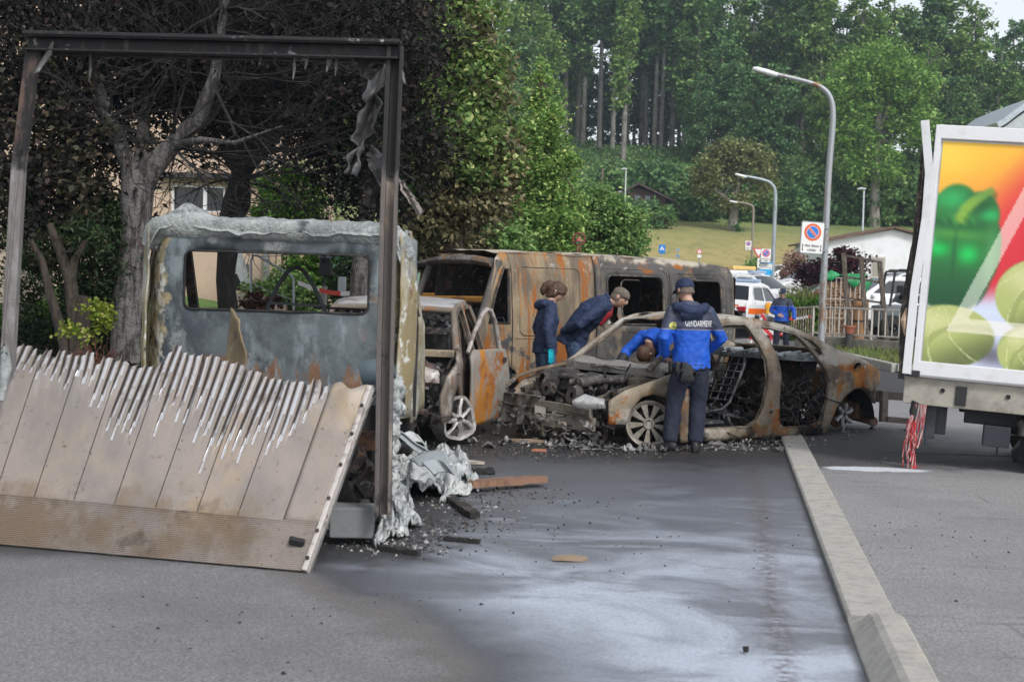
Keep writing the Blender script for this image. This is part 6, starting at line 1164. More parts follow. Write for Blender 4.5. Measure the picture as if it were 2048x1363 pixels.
# ---- yard behind the wall: firewood crate, leaning frame, sack, pot, small dumper
yard = MB().panel([(8.9, 40.2), (wallp(2150).x, wallp(2150).y + .3), (40, 50), (30, 60), (15, 52), (11.2, 44.3)], fn=lambda u, v: (u, v, float(base_z(u, v)) + .40), step=1.5).build('yard', layered('yard_gravel', (.22, .21, .19), [((.14, .13, .11), 2, .45, .65)], .95, 0, .4, 30)); tag(yard, None, kind='structure')
YZ = .42
fw0 = P(1648, 690, 41.3); fw0.z = YZ
crate = thing('wire_crate', 'tall white wire crate holding split firewood behind the railing', 'crate', fw0); cw, chh, cdp = 1.12, 1.72, .8
for i in range(9): MB().bar((cw * i / 8, 0, 0), (cw * i / 8, 0, chh), .022, .022).build('bar', M['rail'], crate)
for z in (.02, .55, 1.1, chh): MB().bar((-.01, -.02, z), (cw + .01, -.02, z), .022, .022).build('bar', M['rail'], crate)
for x in (0, cw): MB().bar((x, cdp, 0), (x, cdp, chh), .04).build('post', M['rail'], crate)
t = NT('split_firewood'); c = t.mix(t.island(), (.24, .15, .085), (.42, .29, .18)); c = t.mix(t.ss(t.noise(9, 5), .5, .68), c, (.11, .065, .045)); M['firewood'] = t.done(c, .9)
rd = random.Random(5); r_i = 0; lm = []
for v_ in range(4):
    mm = MB(); pr_ = [(-.06, -.04), (.05, -.045), (.065, .02), (.0, .05), (-.055, .03)]; mm.prism([(a * rd.uniform(.8, 1.3), b * rd.uniform(.7, 1.3)) for a, b in pr_], 0, .5, Matrix.Rotation(PI / 2, 4, 'X') @ Matrix.Scale(-1, 4, Vector((0, 0, 1)))); lm.append(mm)
protos = []
z = .06
while z < chh - .1:
    x = .07
    while x < cw - .05:
        k = rd.randrange(4)
        if len(protos) < 4: o = lm[len(protos)].build('log', M['firewood'], None); protos.append(o)
        else: o = protos[k].copy(); col.objects.link(o)
        o['_fw'] = 1; o.parent = crate; o.location = (x, .04 + rd.uniform(0, .06), z); o.rotation_euler = (0, rd.uniform(-.5, .5), rd.uniform(-.08, .08)); x += rd.uniform(.105, .135)
    z += .088
for o in crate.children:
    if '_fw' in o: del o['_fw']
tarp = thing('green_tarp', 'bright green tarpaulin draped over the firewood crate', 'tarpaulin', fw0 + Vector((0, 0, chh))); M['tarp'] = layered('green_tarp', (.02, .30, .10), [((.01, .18, .06), 5, .45, .65)], .5, 0, .2, 20)
MB().sheet(lambda a, b: (-.05 + 1.2 * a, -.06 + .9 * b, .04 + .10 * math.sin(a * 7 + b * 3) + .10 * (a > .15) * (a < .6) * math.sin(b * 3) - .20 * (b == 0) * (.5 + .5 * math.sin(a * 11)) + .04 * mnoise.noise(Vector((a * 9, b * 9, 0)))), 26, 16).build('sheet', M['tarp'], tarp, smooth=60, solid=.006)
MB().sheet(lambda a, b: (1.14 + .32 * a * (1 - b), .1 + .3 * a, -.05 - .62 * b + .05 * math.sin(a * 9)), 8, 14).build('hanging_corner', M['tarp'], tarp, smooth=60, solid=.006)
# leaning wooden frame
fr_d = 38.75; fb = P(1735, 692, fr_d); fr = thing('timber_lattice', 'dark weathered wooden window frame leaning behind the railing', 'timber', Vector((fb.x, fb.y, YZ))); M['oldwood'] = layered('dark_old_wood', (.075, .058, .045), [((.15, .125, .10), 5, .48, .64, {'st': (3, 3, .4)}), ((.03, .025, .02), 8, .55, .66)], .85, 0, .3, 40)
def fp(x, y, dd=0.0): return P(x, y, fr_d + dd) - Vector((fb.x, fb.y, YZ))
for a, b in (((1687, 506), (1701, 693)), ((1722, 513), (1735, 693)), ((1759, 523), (1775, 693))): MB().bar(fp(*a, .35), fp(*b, 0), .125, .07, up=Vector((0, 1, 0))).build('stile', M['oldwood'], fr, bevel=.008)
for a, b in (((1684, 510), (1763, 524)), ((1690, 553), (1768, 566)), ((1694, 596), (1770, 606))): MB().bar(fp(*a, .36), fp(*b, .36), .05, .11, up=Vector((0, 1, 0))).build('rail', M['oldwood'], fr, bevel=.008)
sk = P(1718, 690, 39.4); sack = thing('paper_sack', 'tall brown paper sack standing behind the wooden frame', 'sack', Vector((sk.x, 39.4, YZ))); MB().loft([((0, 0, .0), (.21, 0, 0), (0, .15, 0)), ((0, 0, .45), (.22, 0, 0), (0, .17, 0)), ((.02, 0, .9), (.20, 0, 0), (0, .14, 0)), ((.03, 0, 1.12), (.19, 0, 0), (0, .05, 0))], 16).jitter(.03, 5).build('paper', layered('brown_paper', (.36, .20, .10), [((.26, .14, .07), 4, .45, .65)], .85, 0, .4, 18), sack, smooth=60); MB().loft([((0, 0, .50), (.228, 0, 0), (0, .178, 0)), ((0, 0, .55), (.228, 0, 0), (0, .178, 0))], 16).build('strap', M['black'], sack, smooth=60)
pt_ = wallp(1697); pot = thing('terracotta_pot', 'small terracotta pot on a dark post standing at the wall', 'pot', Vector((pt_.x, pt_.y - .25, 0))); MB().lathe([(.11, .62), (.14, .78), (.16, .78), (.16, .83), (.12, .83), (.10, .66)], 16).build('pot_body', plain('terracotta', (.36, .12, .07), .8), pot, smooth=40); MB().lathe([(.13, 0), (.12, .3), (.10, .63), (.001, .63)], 12).build('post', layered('dark_post', (.05, .045, .045), [((.1, .09, .08), 6, .5, .65)], .8, 0, .3), pot, smooth=40)
dm = P(1790, 690, 40.2); dump = thing('small_dumper', 'small grey dumper with black cab frame behind the railing', 'dumper', Vector((dm.x, 40.2, YZ))); 
m = MB(); m.prism([(-.55, .35), (-.60, .95), (-.3, 1.0), (1.2, 1.0), (1.25, .4)], -.5, .5, Matrix.Rotation(PI / 2, 4, 'X')); m.build('body', layered('dumper_grey', (.13, .155, .175), [((.08, .09, .10), 3, .45, .65), ((.22, .24, .26), 6, .6, .7)], .6, .1, .2), dump, bevel=.03)
m = MB(); 
for y in (-.5, .5): m.tube([(-.32, y, .98), (-.22, y, 1.9), (-.1, y, 1.97), (1.0, y, 1.97), (1.1, y, 1.0)], .035, 8)
m.bar((-.2, -.5, 1.93), (-.2, .5, 1.93), .05); m.bar((1.0, -.5, 1.97), (1.0, .5, 1.97), .05); m.build('cab_frame', M['black'], dump, smooth=50)
m = MB(); m.box((.3, 0, 1.22), (.5, .6, .12)); m.box((.1, 0, 1.35), (.1, .6, .4)); m.build('seat', M['black'], dump, bevel=.03)
m = MB(); m.sheet(lambda a, b: (-.1 + 1.0 * a, .2 - .4 * b, 1.05 + .25 * b + .06 * mnoise.noise(Vector((a * 5, b * 5, 0)))), 10, 6); m.build('foil_cover', plain('foil', (.55, .58, .62), .3, .3), dump, smooth=60, solid=.01)
for x in (-.25, .95):
    for y in (-.55, .55): MB().lathe([(.12, -.1), (.33, -.1), (.36, -.06), (.36, .06), (.33, .1), (.12, .1)], 20, Matrix.Translation((x, y, .36)) @ Matrix.Rotation(PI / 2, 4, 'X')).build('wheel', M['rubber'], dump, smooth=40)
MB().box((-.2, -.512, .55), (.14, .01, .06)).build('plate', M['s_white'], dump)

# ---- white gabled house
hb = P(1740, 570, 76); hx0, hx1 = P(1656, 500, 76).x, P(1920, 500, 76).x; hz0 = float(base_z(0, 76)) - .2
house = thing('white_house', 'white gabled house with brown roof edge and shuttered window', 'house', Vector((hx0, 76, hz0))); WD = hx1 - hx0; ez, az = P(1660, 481, 76).z - hz0, P(1786, 459, 76).z - hz0
M['render_w'] = layered('white_render', (.74, .75, .77), [((.66, .66, .67), 1.2, .45, .65)], .9, 0, .08, 40)
apx = P(1786, 459, 76).x - hx0
MB().prism([(0, 0), (WD, 0), (WD, ez - .1), (apx, az), (0, ez)], 0, -9, Matrix.Rotation(PI / 2, 4, 'X')).build('wall', M['render_w'], house)
rfm = layered('brown_roof', (.13, .075, .055), [((.2, .13, .10), 4, .5, .65)], .85, 0, .3)
for a, b in (((-.35, ez - .10), (apx + .02, az + .06)), ((apx - .02, az + .06), (WD + .35, ez - .16))):
    MB().prism([a, b, (b[0], b[1] + .11), (a[0], a[1] + .11)], .35, -9.3, Matrix.Rotation(PI / 2, 4, 'X')).build('roof', rfm, house)
wx0, wx1, wz0, wz1 = [q for q in (P(1767, 0, 76).x - hx0, P(1790, 0, 76).x - hx0, P(1780, 553, 76).z - hz0, P(1780, 516, 76).z - hz0)]
win = bpy.data.objects.new('window', None); col.objects.link(win); win.parent = house
MB().box(((wx0 + wx1) / 2, -.02, (wz0 + wz1) / 2), (wx1 - wx0 + .14, .05, wz1 - wz0 + .14)).build('frame', plain('frame_pale', (.6, .58, .54), .6), win); 
sl0 = None
for i in range(12):
    zz = wz0 + (wz1 - wz0) * (i + .5) / 12
    if sl0 is None: sl0 = MB().box((0, 0, 0), (wx1 - wx0, .03, (wz1 - wz0) / 12 * .82), (.3, 0, 0)).build('slat', plain('shutter_slat', (.42, .40, .34), .7), win); o = sl0
    else: o = sl0.copy(); col.objects.link(o); o.parent = win
    o.location = ((wx0 + wx1) / 2, -.055, zz)
# ---- chalet in the shrubs
cb = P(1262, 402, 138); cz = wz(cb.x, 138) - .4; chal = thing('chalet', 'dark brown wooden chalet half hidden in shrubs above the meadow', 'chalet', Vector((cb.x, 138, cz))); wdm = layered('chalet_wood', (.06, .035, .028), [((.11, .07, .055), 3, .5, .65, {'st': (1, 1, 4)})], .9, 0, .3)
kk = 138 / FPX; ax_ = P(1276, 370, 138) - Vector((cb.x, 138, cz))
MB().prism([(-1.2, 0), (3.4, 0), (3.4, ax_.z - 1.2), (ax_.x, ax_.z - .25), (-1.2, ax_.z - 1.5)], 0, -5, Matrix.Rotation(PI / 2, 4, 'X')).build('wall', wdm, chal)
rfm2 = layered('chalet_roof', (.075, .055, .055), [((.13, .10, .10), 5, .5, .65)], .9, 0, .3)
for a, b in (((-2.2, ax_.z - 1.75), (ax_.x + .03, ax_.z + .05)), ((ax_.x - .03, ax_.z + .05), (4.2, ax_.z - 1.55))): MB().prism([a, b, (b[0], b[1] + .16), (a[0], a[1] + .16)], .7, -5.5, Matrix.Rotation(PI / 2, 4, 'X')).build('roof', rfm2, chal)
MB().box((.2, -1.0, ax_.z - 1.9), (4.6, 2.0, .12), (.25, 0, 0)).build('porch_roof', plain('porch_grey', (.16, .17, .16), .8), chal)
for x in (.6, 1.6): MB().box((x, -.03, ax_.z - 1.3), (.5, .06, .6)).build('window', plain('chalet_window', (.10, .12, .14), .2), chal)
MB().lathe([(.16, 0), (.16, .9), (.24, .9), (.24, 1.05), (.02, 1.1)], 10, Matrix.Translation((-1.0, 1.5, ax_.z - 1.6))).build('chimney', plain('chimney_grey', (.35, .36, .36), .8), chal)
# ---- hall with curved metal roof, far right
hl = P(2075, 420, 105); hall = thing('metal_hall', 'pale metal hall with arched roof edge showing above the cargo truck', 'hall', Vector((hl.x, 105, 2.0)))
pts = [P(1996, 250, 105), P(2010, 242, 105), P(2028, 228, 105), P(2060, 205, 105), P(2100, 188, 105), P(2200, 175, 105)]; pts = [q - Vector((hl.x, 105, 2.0)) for q in pts]
mA = MB(); n = len(pts)
for a, b in zip(pts, pts[1:]): mA.bar(a, b + (b - a) * .01, 12.0, .42, up=Vector((0, 0, 1)))
for q in range(len(mA.v)): mA.v[q] = (mA.v[q][0], mA.v[q][1] + 6, mA.v[q][2])
mA.build('arched_roof', plain('roof_metal', (.42, .48, .52), .45, .3), hall); MB().prism([(q.x + .3, q.z - .25) for q in pts] + [(pts[-1].x, -1.0), (pts[0].x + .3, -1.0)], -.3, -11.5, Matrix.Rotation(PI / 2, 4, 'X')).build('wall', plain('hall_wall', (.48, .51, .53), .7), hall)
for i in range(4): MB().box((2.4 + i * 1.3, .28, 3.4), (.9, .06, 1.0)).build('window', M['glass'], hall)

# ---- parked cars
def car(nm, label, loc, rz, paint, prof, W=.88, stripe=None, group=None, lightbar=False, glassx=None, roof_rack=False, tint=None):
    """prof: dict with hood, ws, roof, tail heights"""
    root = thing(nm, label, 'car', loc, rz, group); L0, L1 = prof['x']; top = prof['top']; win = prof['win']
    def wy(u, v): return W * (1 - .10 * max(0, (abs(u - (L0 + L1) / 2) - (L1 - L0) / 2 + .7) / .7) ** 2) - .30 * max(0, v - .92) - .04 * (v < .4)
    wr, xf, xr = prof.get('r', .32), prof['xf'], prof['xr']
    arch = lambda x: [(x + (wr + .05) * math.cos(a), .30 + (wr + .05) * math.sin(a)) for a in np.linspace(PI + .3, -.3, 9)]
    outl = [(L0, .3)] + top[::-1] + [(L1, .3), (L1 - .1, .2)] + arch(xf)[::-1] + arch(xr)[::-1] + [(L0 + .1, .2)] if False else [(L0, .30)] + list(top) + [(L1, .30), (xf + wr + .05, .22)] + arch(xf)[::-1] + arch(xr)[::-1] + [(xr - wr - .05, .22)]
    for s in (1, -1):
        MB().panel(outl, win, lambda u, v: (u, s * wy(u, v), v), .16).build('body_side', paint, root, smooth=40, solid=.02)
        for w_ in win: MB().panel(w_, [], lambda u, v: (u, s * (wy(u, v) - .012), v), .3).build('side_window', M['glass'], root)
    sx_ = [p[0] for p in top]; sz_ = [p[1] for p in top]
    gl = prof['glass']  # x-ranges of windscreen and rear window
    nx_ = 44
    for k, mt in ((0, paint), (1, M['glass']), (2, M['glass'])):
        m = MB(); xsn = np.linspace(L0, L1, nx_)
        for i in range(nx_ - 1):
            a, b = xsn[i], xsn[i + 1]; mid = (a + b) / 2; isg = 1 if gl[1][0] < mid < gl[1][1] else 2 if gl[0][0] < mid < gl[0][1] else 0
            if isg != k: continue
            za, zb = np.interp(a, sx_, sz_), np.interp(b, sx_, sz_)
            for q in range(8):
                f0, f1 = -1 + q / 4, -1 + (q + 1) / 4
                edge = k == 1 and (q == 0 or q == 7)
                pts = [(x, f * wy(x, z) * 1.0, z + .03 * (1 - f * f)) for x, z, f in ((a, za, f0), (b, zb, f0), (b, zb, f1), (a, za, f1))]; m.add(pts, [(0, 1, 2, 3)])
        m.build(('upper_body', 'windscreen', 'rear_window')[k], mt, root, smooth=40, doubles=True)
    for s in (1, -1):
        for x in (xf, xr):
            wp = bpy.data.objects.new('wheel', None); col.objects.link(wp); wp.parent = root; Mx = Matrix.Translation((x, s * (W - .1), wr)) @ Matrix.Rotation(PI / 2 * -s, 4, 'X')
            MB().lathe([(wr * .6, -.1), (wr * .95, -.1), (wr, -.06), (wr, .06), (wr * .95, .09), (wr * .62, .09)], 22, Mx).build('tyre', M['rubber'], wp, smooth=40); MB().lathe([(wr * .62, .08), (wr * .5, .05), (wr * .2, .07), (.001, .07)], 14, Mx).build('rim', plain('rim_silver', (.4, .41, .42), .4, .4) if 'rim_silver' not in bpy.data.materials else bpy.data.materials['rim_silver'], wp, smooth=40)
        zf = prof.get('lz', .68); MB().box((L1 - .10, s * W * .66, zf), (.22, .34, .13), (0, .2, s * -.25)).build('headlight', M['glass'] if tint is None else tint, root, bevel=.03)
        MB().box((L0 + .06, s * W * .72, prof.get('tz', .82)), (.16, .30, .15), (0, -.15, s * .18)).build('tail_light', plain('tail_red', (.45, .02, .03), .3) if 'tail_red' not in bpy.data.materials else bpy.data.materials['tail_red'], root, bevel=.03)
        MB().box((prof['mx'], s * (W + .06), .98), (.12, .16, .12)).build('mirror', paint, root, bevel=.03)
    MB().box((L1 - .005, 0, .42), (.06, W * 1.5, .22)).build('grille', M['black'], root, bevel=.03); MB().box((L0 + .0, 0, .58), (.03, .5, .11)).build('number_plate', M['s_white'], root)
    MB().box((L0 + .02, 0, .36), (.06, W * 1.7, .2)).build('rear_bumper', paint, root, bevel=.04)
    if stripe:
        for s in (1, -1):
            MB().panel([(L0 + .12, .66), (L0 + .12, .84), (L1 - .5, .80), (L1 - .35, .66)], [], lambda u, v: (u, s * (wy(u, v) + .014), v), .3).build('orange_stripe', stripe, root)
            MB().box((L0 - .012, s * W * .70, .50), (.012, .22, .16)).build('rear_marking', stripe, root)
        MB().sheet(lambda a, b: (L0 - .004 + .0, (2 * a - 1) * W * .62, .90 + .05 * b), 4, 1).build('rear_stripe', stripe, root, solid=.012)
    if lightbar:
        zt = max(sz_); MB().box((prof['mx'] - .75, 0, zt + .09), (.26, 1.0, .1)).build('light_bar', plain('bar_blue', (.35, .45, .62), .3) if 'bar_blue' not in bpy.data.materials else bpy.data.materials['bar_blue'], root, bevel=.03)
    return root
suv = dict(x=(-2.15, 2.15), top=[(-2.15, .75), (-2.1, .98), (-1.95, 1.08), (-1.65, 1.52), (-1.4, 1.60), (-.2, 1.62), (.25, 1.54), (1.0, 1.06), (1.9, .92), (2.12, .78), (2.15, .6)], win=[[(-1.5, 1.10), (-1.35, 1.45), (-.5, 1.48), (-.5, 1.06)], [(-.42, 1.06), (-.42, 1.48), (.15, 1.46), (.75, 1.06)]], glass=[(-1.93, -1.62), (.3, .98)], xf=1.35, xr=-1.35, mx=.75)
hat = dict(x=(-2.0, 2.0), top=[(-2.0, .7), (-1.95, .95), (-1.8, 1.05), (-1.45, 1.40), (-1.15, 1.48), (-.1, 1.49), (.3, 1.42), (1.0, 1.0), (1.75, .84), (1.97, .68), (2.0, .55)], win=[[(-1.35, 1.02), (-1.2, 1.32), (-.45, 1.36), (-.45, .98)], [(-.37, .98), (-.37, 1.36), (.18, 1.34), (.75, .98)]], glass=[(-1.79, -1.42), (.35, .98)], xf=1.25, xr=-1.25, mx=.75)
M['orange'] = plain('reflex_orange', (.85, .16, .02), .4, 0, .03)
wp_ = M['white_paint']
def gpos(px, d, dz=0.0):
    q = P(px, 600, d); q.z = float(base_z(q.x, d)) + .03 + dz; return q
car('police_car', 'white police estate with orange stripe seen from behind, nearest the flashing lamp', gpos(1489, 46), R_(62), wp_, suv, stripe=M['orange'], lightbar=True, group='police cars on the road')
car('police_car', 'white police car with orange stripes parked behind the police estate', gpos(1512, 52), R_(-38), wp_, suv, stripe=M['orange'], lightbar=True, group='police cars on the road')
car('service_car', 'white car with a yellow roof box at the meadow edge', gpos(1492, 60), R_(20), wp_, hat)
MB().box((-.4, 0, 1.60), (1.1, 1.0, .16)).build('roof_box', plain('roof_yellow', (.75, .5, .16), .5), bpy.data.objects['service_car'], bevel=.04)
car('parked_car', 'white parked car facing left below the purple maple', gpos(1625, 60, .12), R_(196), wp_, suv)
car('parked_car', 'dark parked car with red roof line behind the hedge', gpos(1655, 49.5), R_(184), layered('red_car', (.25, .02, .03), [], .3, .1, 0), hat)
car('parked_car', 'white parked car behind the wooden frame in the yard', gpos(1768, 47, .3), R_(188), wp_, suv)
car('parked_car', 'silver parked car in the yard beyond the white parked car', gpos(1800, 55, .3), R_(186), plain('silver_paint', (.42, .44, .47), .3, .3), hat)
car('parked_car', 'white car far back between the pink bush and the direction board', gpos(1560, 72, .2), R_(200), wp_, hat)
skp = P(1790, 572, 58); skip_ = thing('pallet_boxes', 'lavender crates stacked on posts beyond the dumper', 'crates', Vector((skp.x, 58, skp.z - .5)))
for i in range(5): MB().box((-.6 + i * .5, 0, .25), (.46, .6, .5)).build('crate', plain('lavender', (.38, .38, .58), .6) if i == 0 else bpy.data.materials['lavender'], skip_, bevel=.02)
MB().box((.4, 0, -.5), (2.8, .8, 1.0)).build('trailer_bed', plain('trailer_grey', (.3, .3, .32), .7), skip_)

# ---- trestle barrier with flashing lamp, barrier tapes
tb_ = gpos(1527, 42.5); tr = thing('trestle_barrier', 'red and white trestle barrier with an orange flashing lamp', 'barrier', tb_)
t = NT('barrier_stripes'); u = t.sep(t.map(rot=(0, R_(45), 0)))[0]; f = t.math('GREATER_THAN', t.math('FRACT', t.math('MULTIPLY', u, 4.5)), .5); M['stripe'] = t.done(t.mix(f, (.75, .75, .75), (.6, .04, .05)), .5)
for s in (-1, 1): MB().bar((s * .38, -.1, 0), (0.0, 0, .95), .05, .05).build('leg', M['stripe'], tr); MB().bar((s * .38, .35, 0), (0.0, .05, .95), .05, .05).build('leg', M['stripe'], tr)
MB().box((.1, -.12, .42), (1.0, .03, .2)).build('board', M['stripe'], tr); MB().box((.15, -.02, 1.02), (.14, .10, .16)).build('lamp_housing', plain('lamp_yellow', (.75, .42, .02), .4), tr, bevel=.02); MB().lathe([(.001, -.05), (.10, -.04), (.115, 0), (.10, .04), (.001, .05)], 18, Matrix.Translation((.15, -.02, 1.18)) @ Matrix.Rotation(PI / 2, 4, 'X')).build('lamp_lens', plain('lens_orange', (.85, .38, .02), .3), tr, smooth=60)
def tape(label, a, b, n=40):
    o = thing('barrier_tape', label, 'barrier tape', a); d_ = b - a
    t = NT('tape_stripes'); f = t.math('GREATER_THAN', t.math('FRACT', t.math('MULTIPLY', t.sep()[0], 1.35)), .5); mt = t.done(t.mix(f, (.75, .74, .73), (.65, .06, .04)), .4)
    MB().sheet(lambda u, v: d_ * u + Vector((0, .02 * math.sin(u * 9), -.10 * math.sin(PI * u) + .075 * (v - .5))), n, 1).build('tape', mt, o, smooth=60)
tape('red and white barrier tape across the hedge behind the far gendarme', P(1536, 628, 40.5), P(1622, 632, 40.3))
# ================================================================== LEFT GARDEN AND BUILDINGS
M['peach'] = layered('peach_render', (.56, .42, .32), [((.48, .36, .27), 1.5, .45, .65), ((.62, .48, .38), 4, .6, .7)], .92, 0, .1, 40)
bx0, bx1 = -17.0, P(588, 500, 33).x
ab = thing('apartment_house', 'peach-rendered apartment house behind the scorched trees', 'building', Vector((bx1, 33, .4)))
wx0, wx1 = P(346, 400, 33).x - bx1, P(452, 400, 33).x - bx1; wz0, wz1 = P(400, 424, 33).z - .4, P(400, 372, 33).z - .4
W2 = (wx0 - 4.2, wx1 - 4.2)
MB().panel([(bx0 - bx1, -1), (0, -1), (0, 9.5), (bx0 - bx1, 9.5)], [[(wx0, wz0), (wx1, wz0), (wx1, wz1), (wx0, wz1)], [(wx0, wz0 + 2.9), (wx1, wz0 + 2.9), (wx1, wz1 + 3.1), (wx0, wz1 + 3.1)]], lambda u, v: (u, 0, v), 1.2).build('front_wall', M['peach'], ab, solid=.25)
MB().box(((bx0 - bx1) / 2, 4.2, 4.2), (bx1 - bx0 - .3, 8.0, 10.4)).build('core', M['peach'], ab)
for dz in (0, 2.95):
    wn_ = bpy.data.objects.new('window', None); col.objects.link(wn_); wn_.parent = ab; cx_, cz_ = (wx0 + wx1) / 2, (wz0 + wz1) / 2 + dz
    m = MB()
    for x in (wx0, wx0 + (wx1 - wx0) * .62, wx1): m.box((x, -.06, cz_), (.08, .09, wz1 - wz0 + .1))
    for z in (wz0 + dz, wz1 + dz): m.box((cx_, -.065, z), (wx1 - wx0 + .1, .09, .08))
    m.build('frame', M['white_paint'], wn_); MB().box((cx_, .0, cz_), (wx1 - wx0, .03, wz1 - wz0)).build('pane', M['glass'], wn_); MB().box((cx_, -.16, wz0 + dz - .1), (wx1 - wx0 + .3, .2, .07)).build('sill', plain('sill_grey', (.35, .36, .36), .7), wn_)
    MB().box((cx_ + .4, -.2, wz1 + dz + .22), (wx1 - wx0 + 1.4, .35, .12)).build('lintel_band', plain('band_dark', (.06, .055, .055), .7), wn_)
MB().box((-.6, -.15, 4.6), (.12, .2, 10)).build('downpipe', plain('pipe_grey', (.3, .3, .3), .6), ab)
MB().box(((bx0 - bx1) / 2, 4, 9.65), (bx1 - bx0 + .8, 9.2, .3)).build('roof_slab', plain('roof_dark', (.1, .09, .09), .8), ab)
bw = thing('beige_wall_block', 'beige rendered wall at the left edge behind the conifer shrubs', 'building', Vector((P(22, 540, 23).x, 23, .3))); MB().box((-2.2, .8, 1.2), (4.4, 1.6, 3.4)).build('wall', layered('beige_render', (.50, .42, .33), [((.42, .35, .27), 2, .45, .65)], .92, 0, .1), bw, bevel=.02); MB().box((-2.2, .8, 2.96), (4.6, 1.8, .14)).build('coping', plain('coping_grey', (.35, .33, .3), .8), bw)
tl_ = thing('teal_building', 'teal low building with white roof band seen through the truck window', 'building', Vector((P(665, 540, 47).x, 47, .5))); MB().box((0, 2, 1.05), (5.2, 4, 2.1)).build('wall', plain('teal_render', (.20, .42, .42), .8), tl_); MB().box((0, 1.9, 2.2), (5.5, 4.4, .22)).build('roof_band', M['white_paint'], tl_); MB().box((1.6, -.02, 1.0), (.9, .06, 1.3)).build('door', plain('teal_door', (.12, .25, .27), .6), tl_)
MB().box((-.9, -.02, 1.25), (1.2, .06, .8)).build('window', M['glass'], tl_)
st = thing('garden_steps', 'pale stone garden steps below the metal handrail', 'steps', Vector((P(530, 600, 26.5).x, 26.5, .75)))
for i in range(5): MB().box((-.25 + .12 * (2 - i), .32 * i, -.12 + .15 * i), (1.25, .36, .15)).build('step', layered('step_stone', (.48, .40, .33), [((.38, .31, .26), 5, .45, .65)], .9, 0, .2) if i == 0 else bpy.data.materials['step_stone'], st, bevel=.01)
hp = [(502, 612), (502, 520), (506, 511), (514, 510), (583, 551), (587, 560), (587, 640)]; h0 = P(545, 620, 25.6); h0.z = .8
hr = thing('handrail', 'bent metal handrail beside the garden steps, seen through the truck window', 'handrail', h0); MB().tube([P(x, y, 25.6) - h0 for x, y in hp], .022, 8).build('rail', M['galv'], hr, smooth=60); MB().tube([P(502, 565, 25.6) - h0, P(545, 585, 25.6) - h0, P(587, 600, 25.6) - h0], .012, 6).build('middle_rail', M['galv'], hr, smooth=60)
wd = thing('entrance_sign', 'dark entrance sign under a grey pointed canopy edge', 'sign', P(480, 560, 29.5)); k = 29.5 / FPX
MB().prism([(-18 * k, 58 * k), (2 * k, 60 * k), (22 * k, -14 * k), (18 * k, -20 * k)], 0, .5, Matrix.Rotation(PI / 2, 4, 'X')).build('canopy_edge', plain('canopy_grey', (.42, .44, .46), .7), wd); MB().box((-6 * k, .3, -4 * k), (36 * k, .08, 34 * k)).build('board', plain('sign_dark', (.03, .032, .035), .5), wd); MB().box((-6 * k, .3, 24 * k), (36 * k, .08, 18 * k)).build('upper_board', plain('sign_mid', (.16, .16, .16), .6), wd)
lettering('lettering', 'LM', 15 * k, (-2 * k, .25, 20 * k), (1, 0, 0), (0, 0, 1), M['print_w'], wd)
ps = thing('lantern_post', 'garden lantern on a grey post with a dark box', 'lamp', Vector((P(648, 610, 25).x, 25, .8))); z_ = lambda y: P(648, y, 25).z - .8
MB().tube([(0, 0, 0), (0, 0, z_(572))], .05, 8).build('post', plain('post_grey', (.3, .3, .3), .6), ps, smooth=60); MB().tube([(0, 0, z_(572)), (0, 0, z_(545))], .02, 8).build('stem', M['black'], ps); MB().box((.02, 0, z_(538)), (.22, .16, .24)).build('dark_box', M['black'], ps, bevel=.02); MB().lathe([(.001, -.1), (.09, -.06), (.12, 0), (.09, .07), (.001, .1)], 14, Matrix.Translation((0, 0, z_(515)))).build('globe', plain('globe_dark', (.05, .06, .07), .2), ps, smooth=60)
cb_ = thing('meter_cabinet', 'small pale grey cabinet on a stand beside the tree trunk', 'cabinet', Vector((P(683, 610, 24).x, 24, .7))); MB().box((0, 0, P(683, 568, 24).z - .7), (.13, .12, .25)).build('box', plain('cab_pale', (.5, .54, .58), .5), cb_, bevel=.01); MB().tube([(.05, 0, 0), (.05, 0, P(683, 580, 24).z - .7)], .03, 8).build('stand', plain('stand_grey', (.25, .25, .25), .6), cb_)
tape('red and white barrier tape across the garden behind the truck cab', P(596, 565, 23.6), P(742, 582, 23.2))

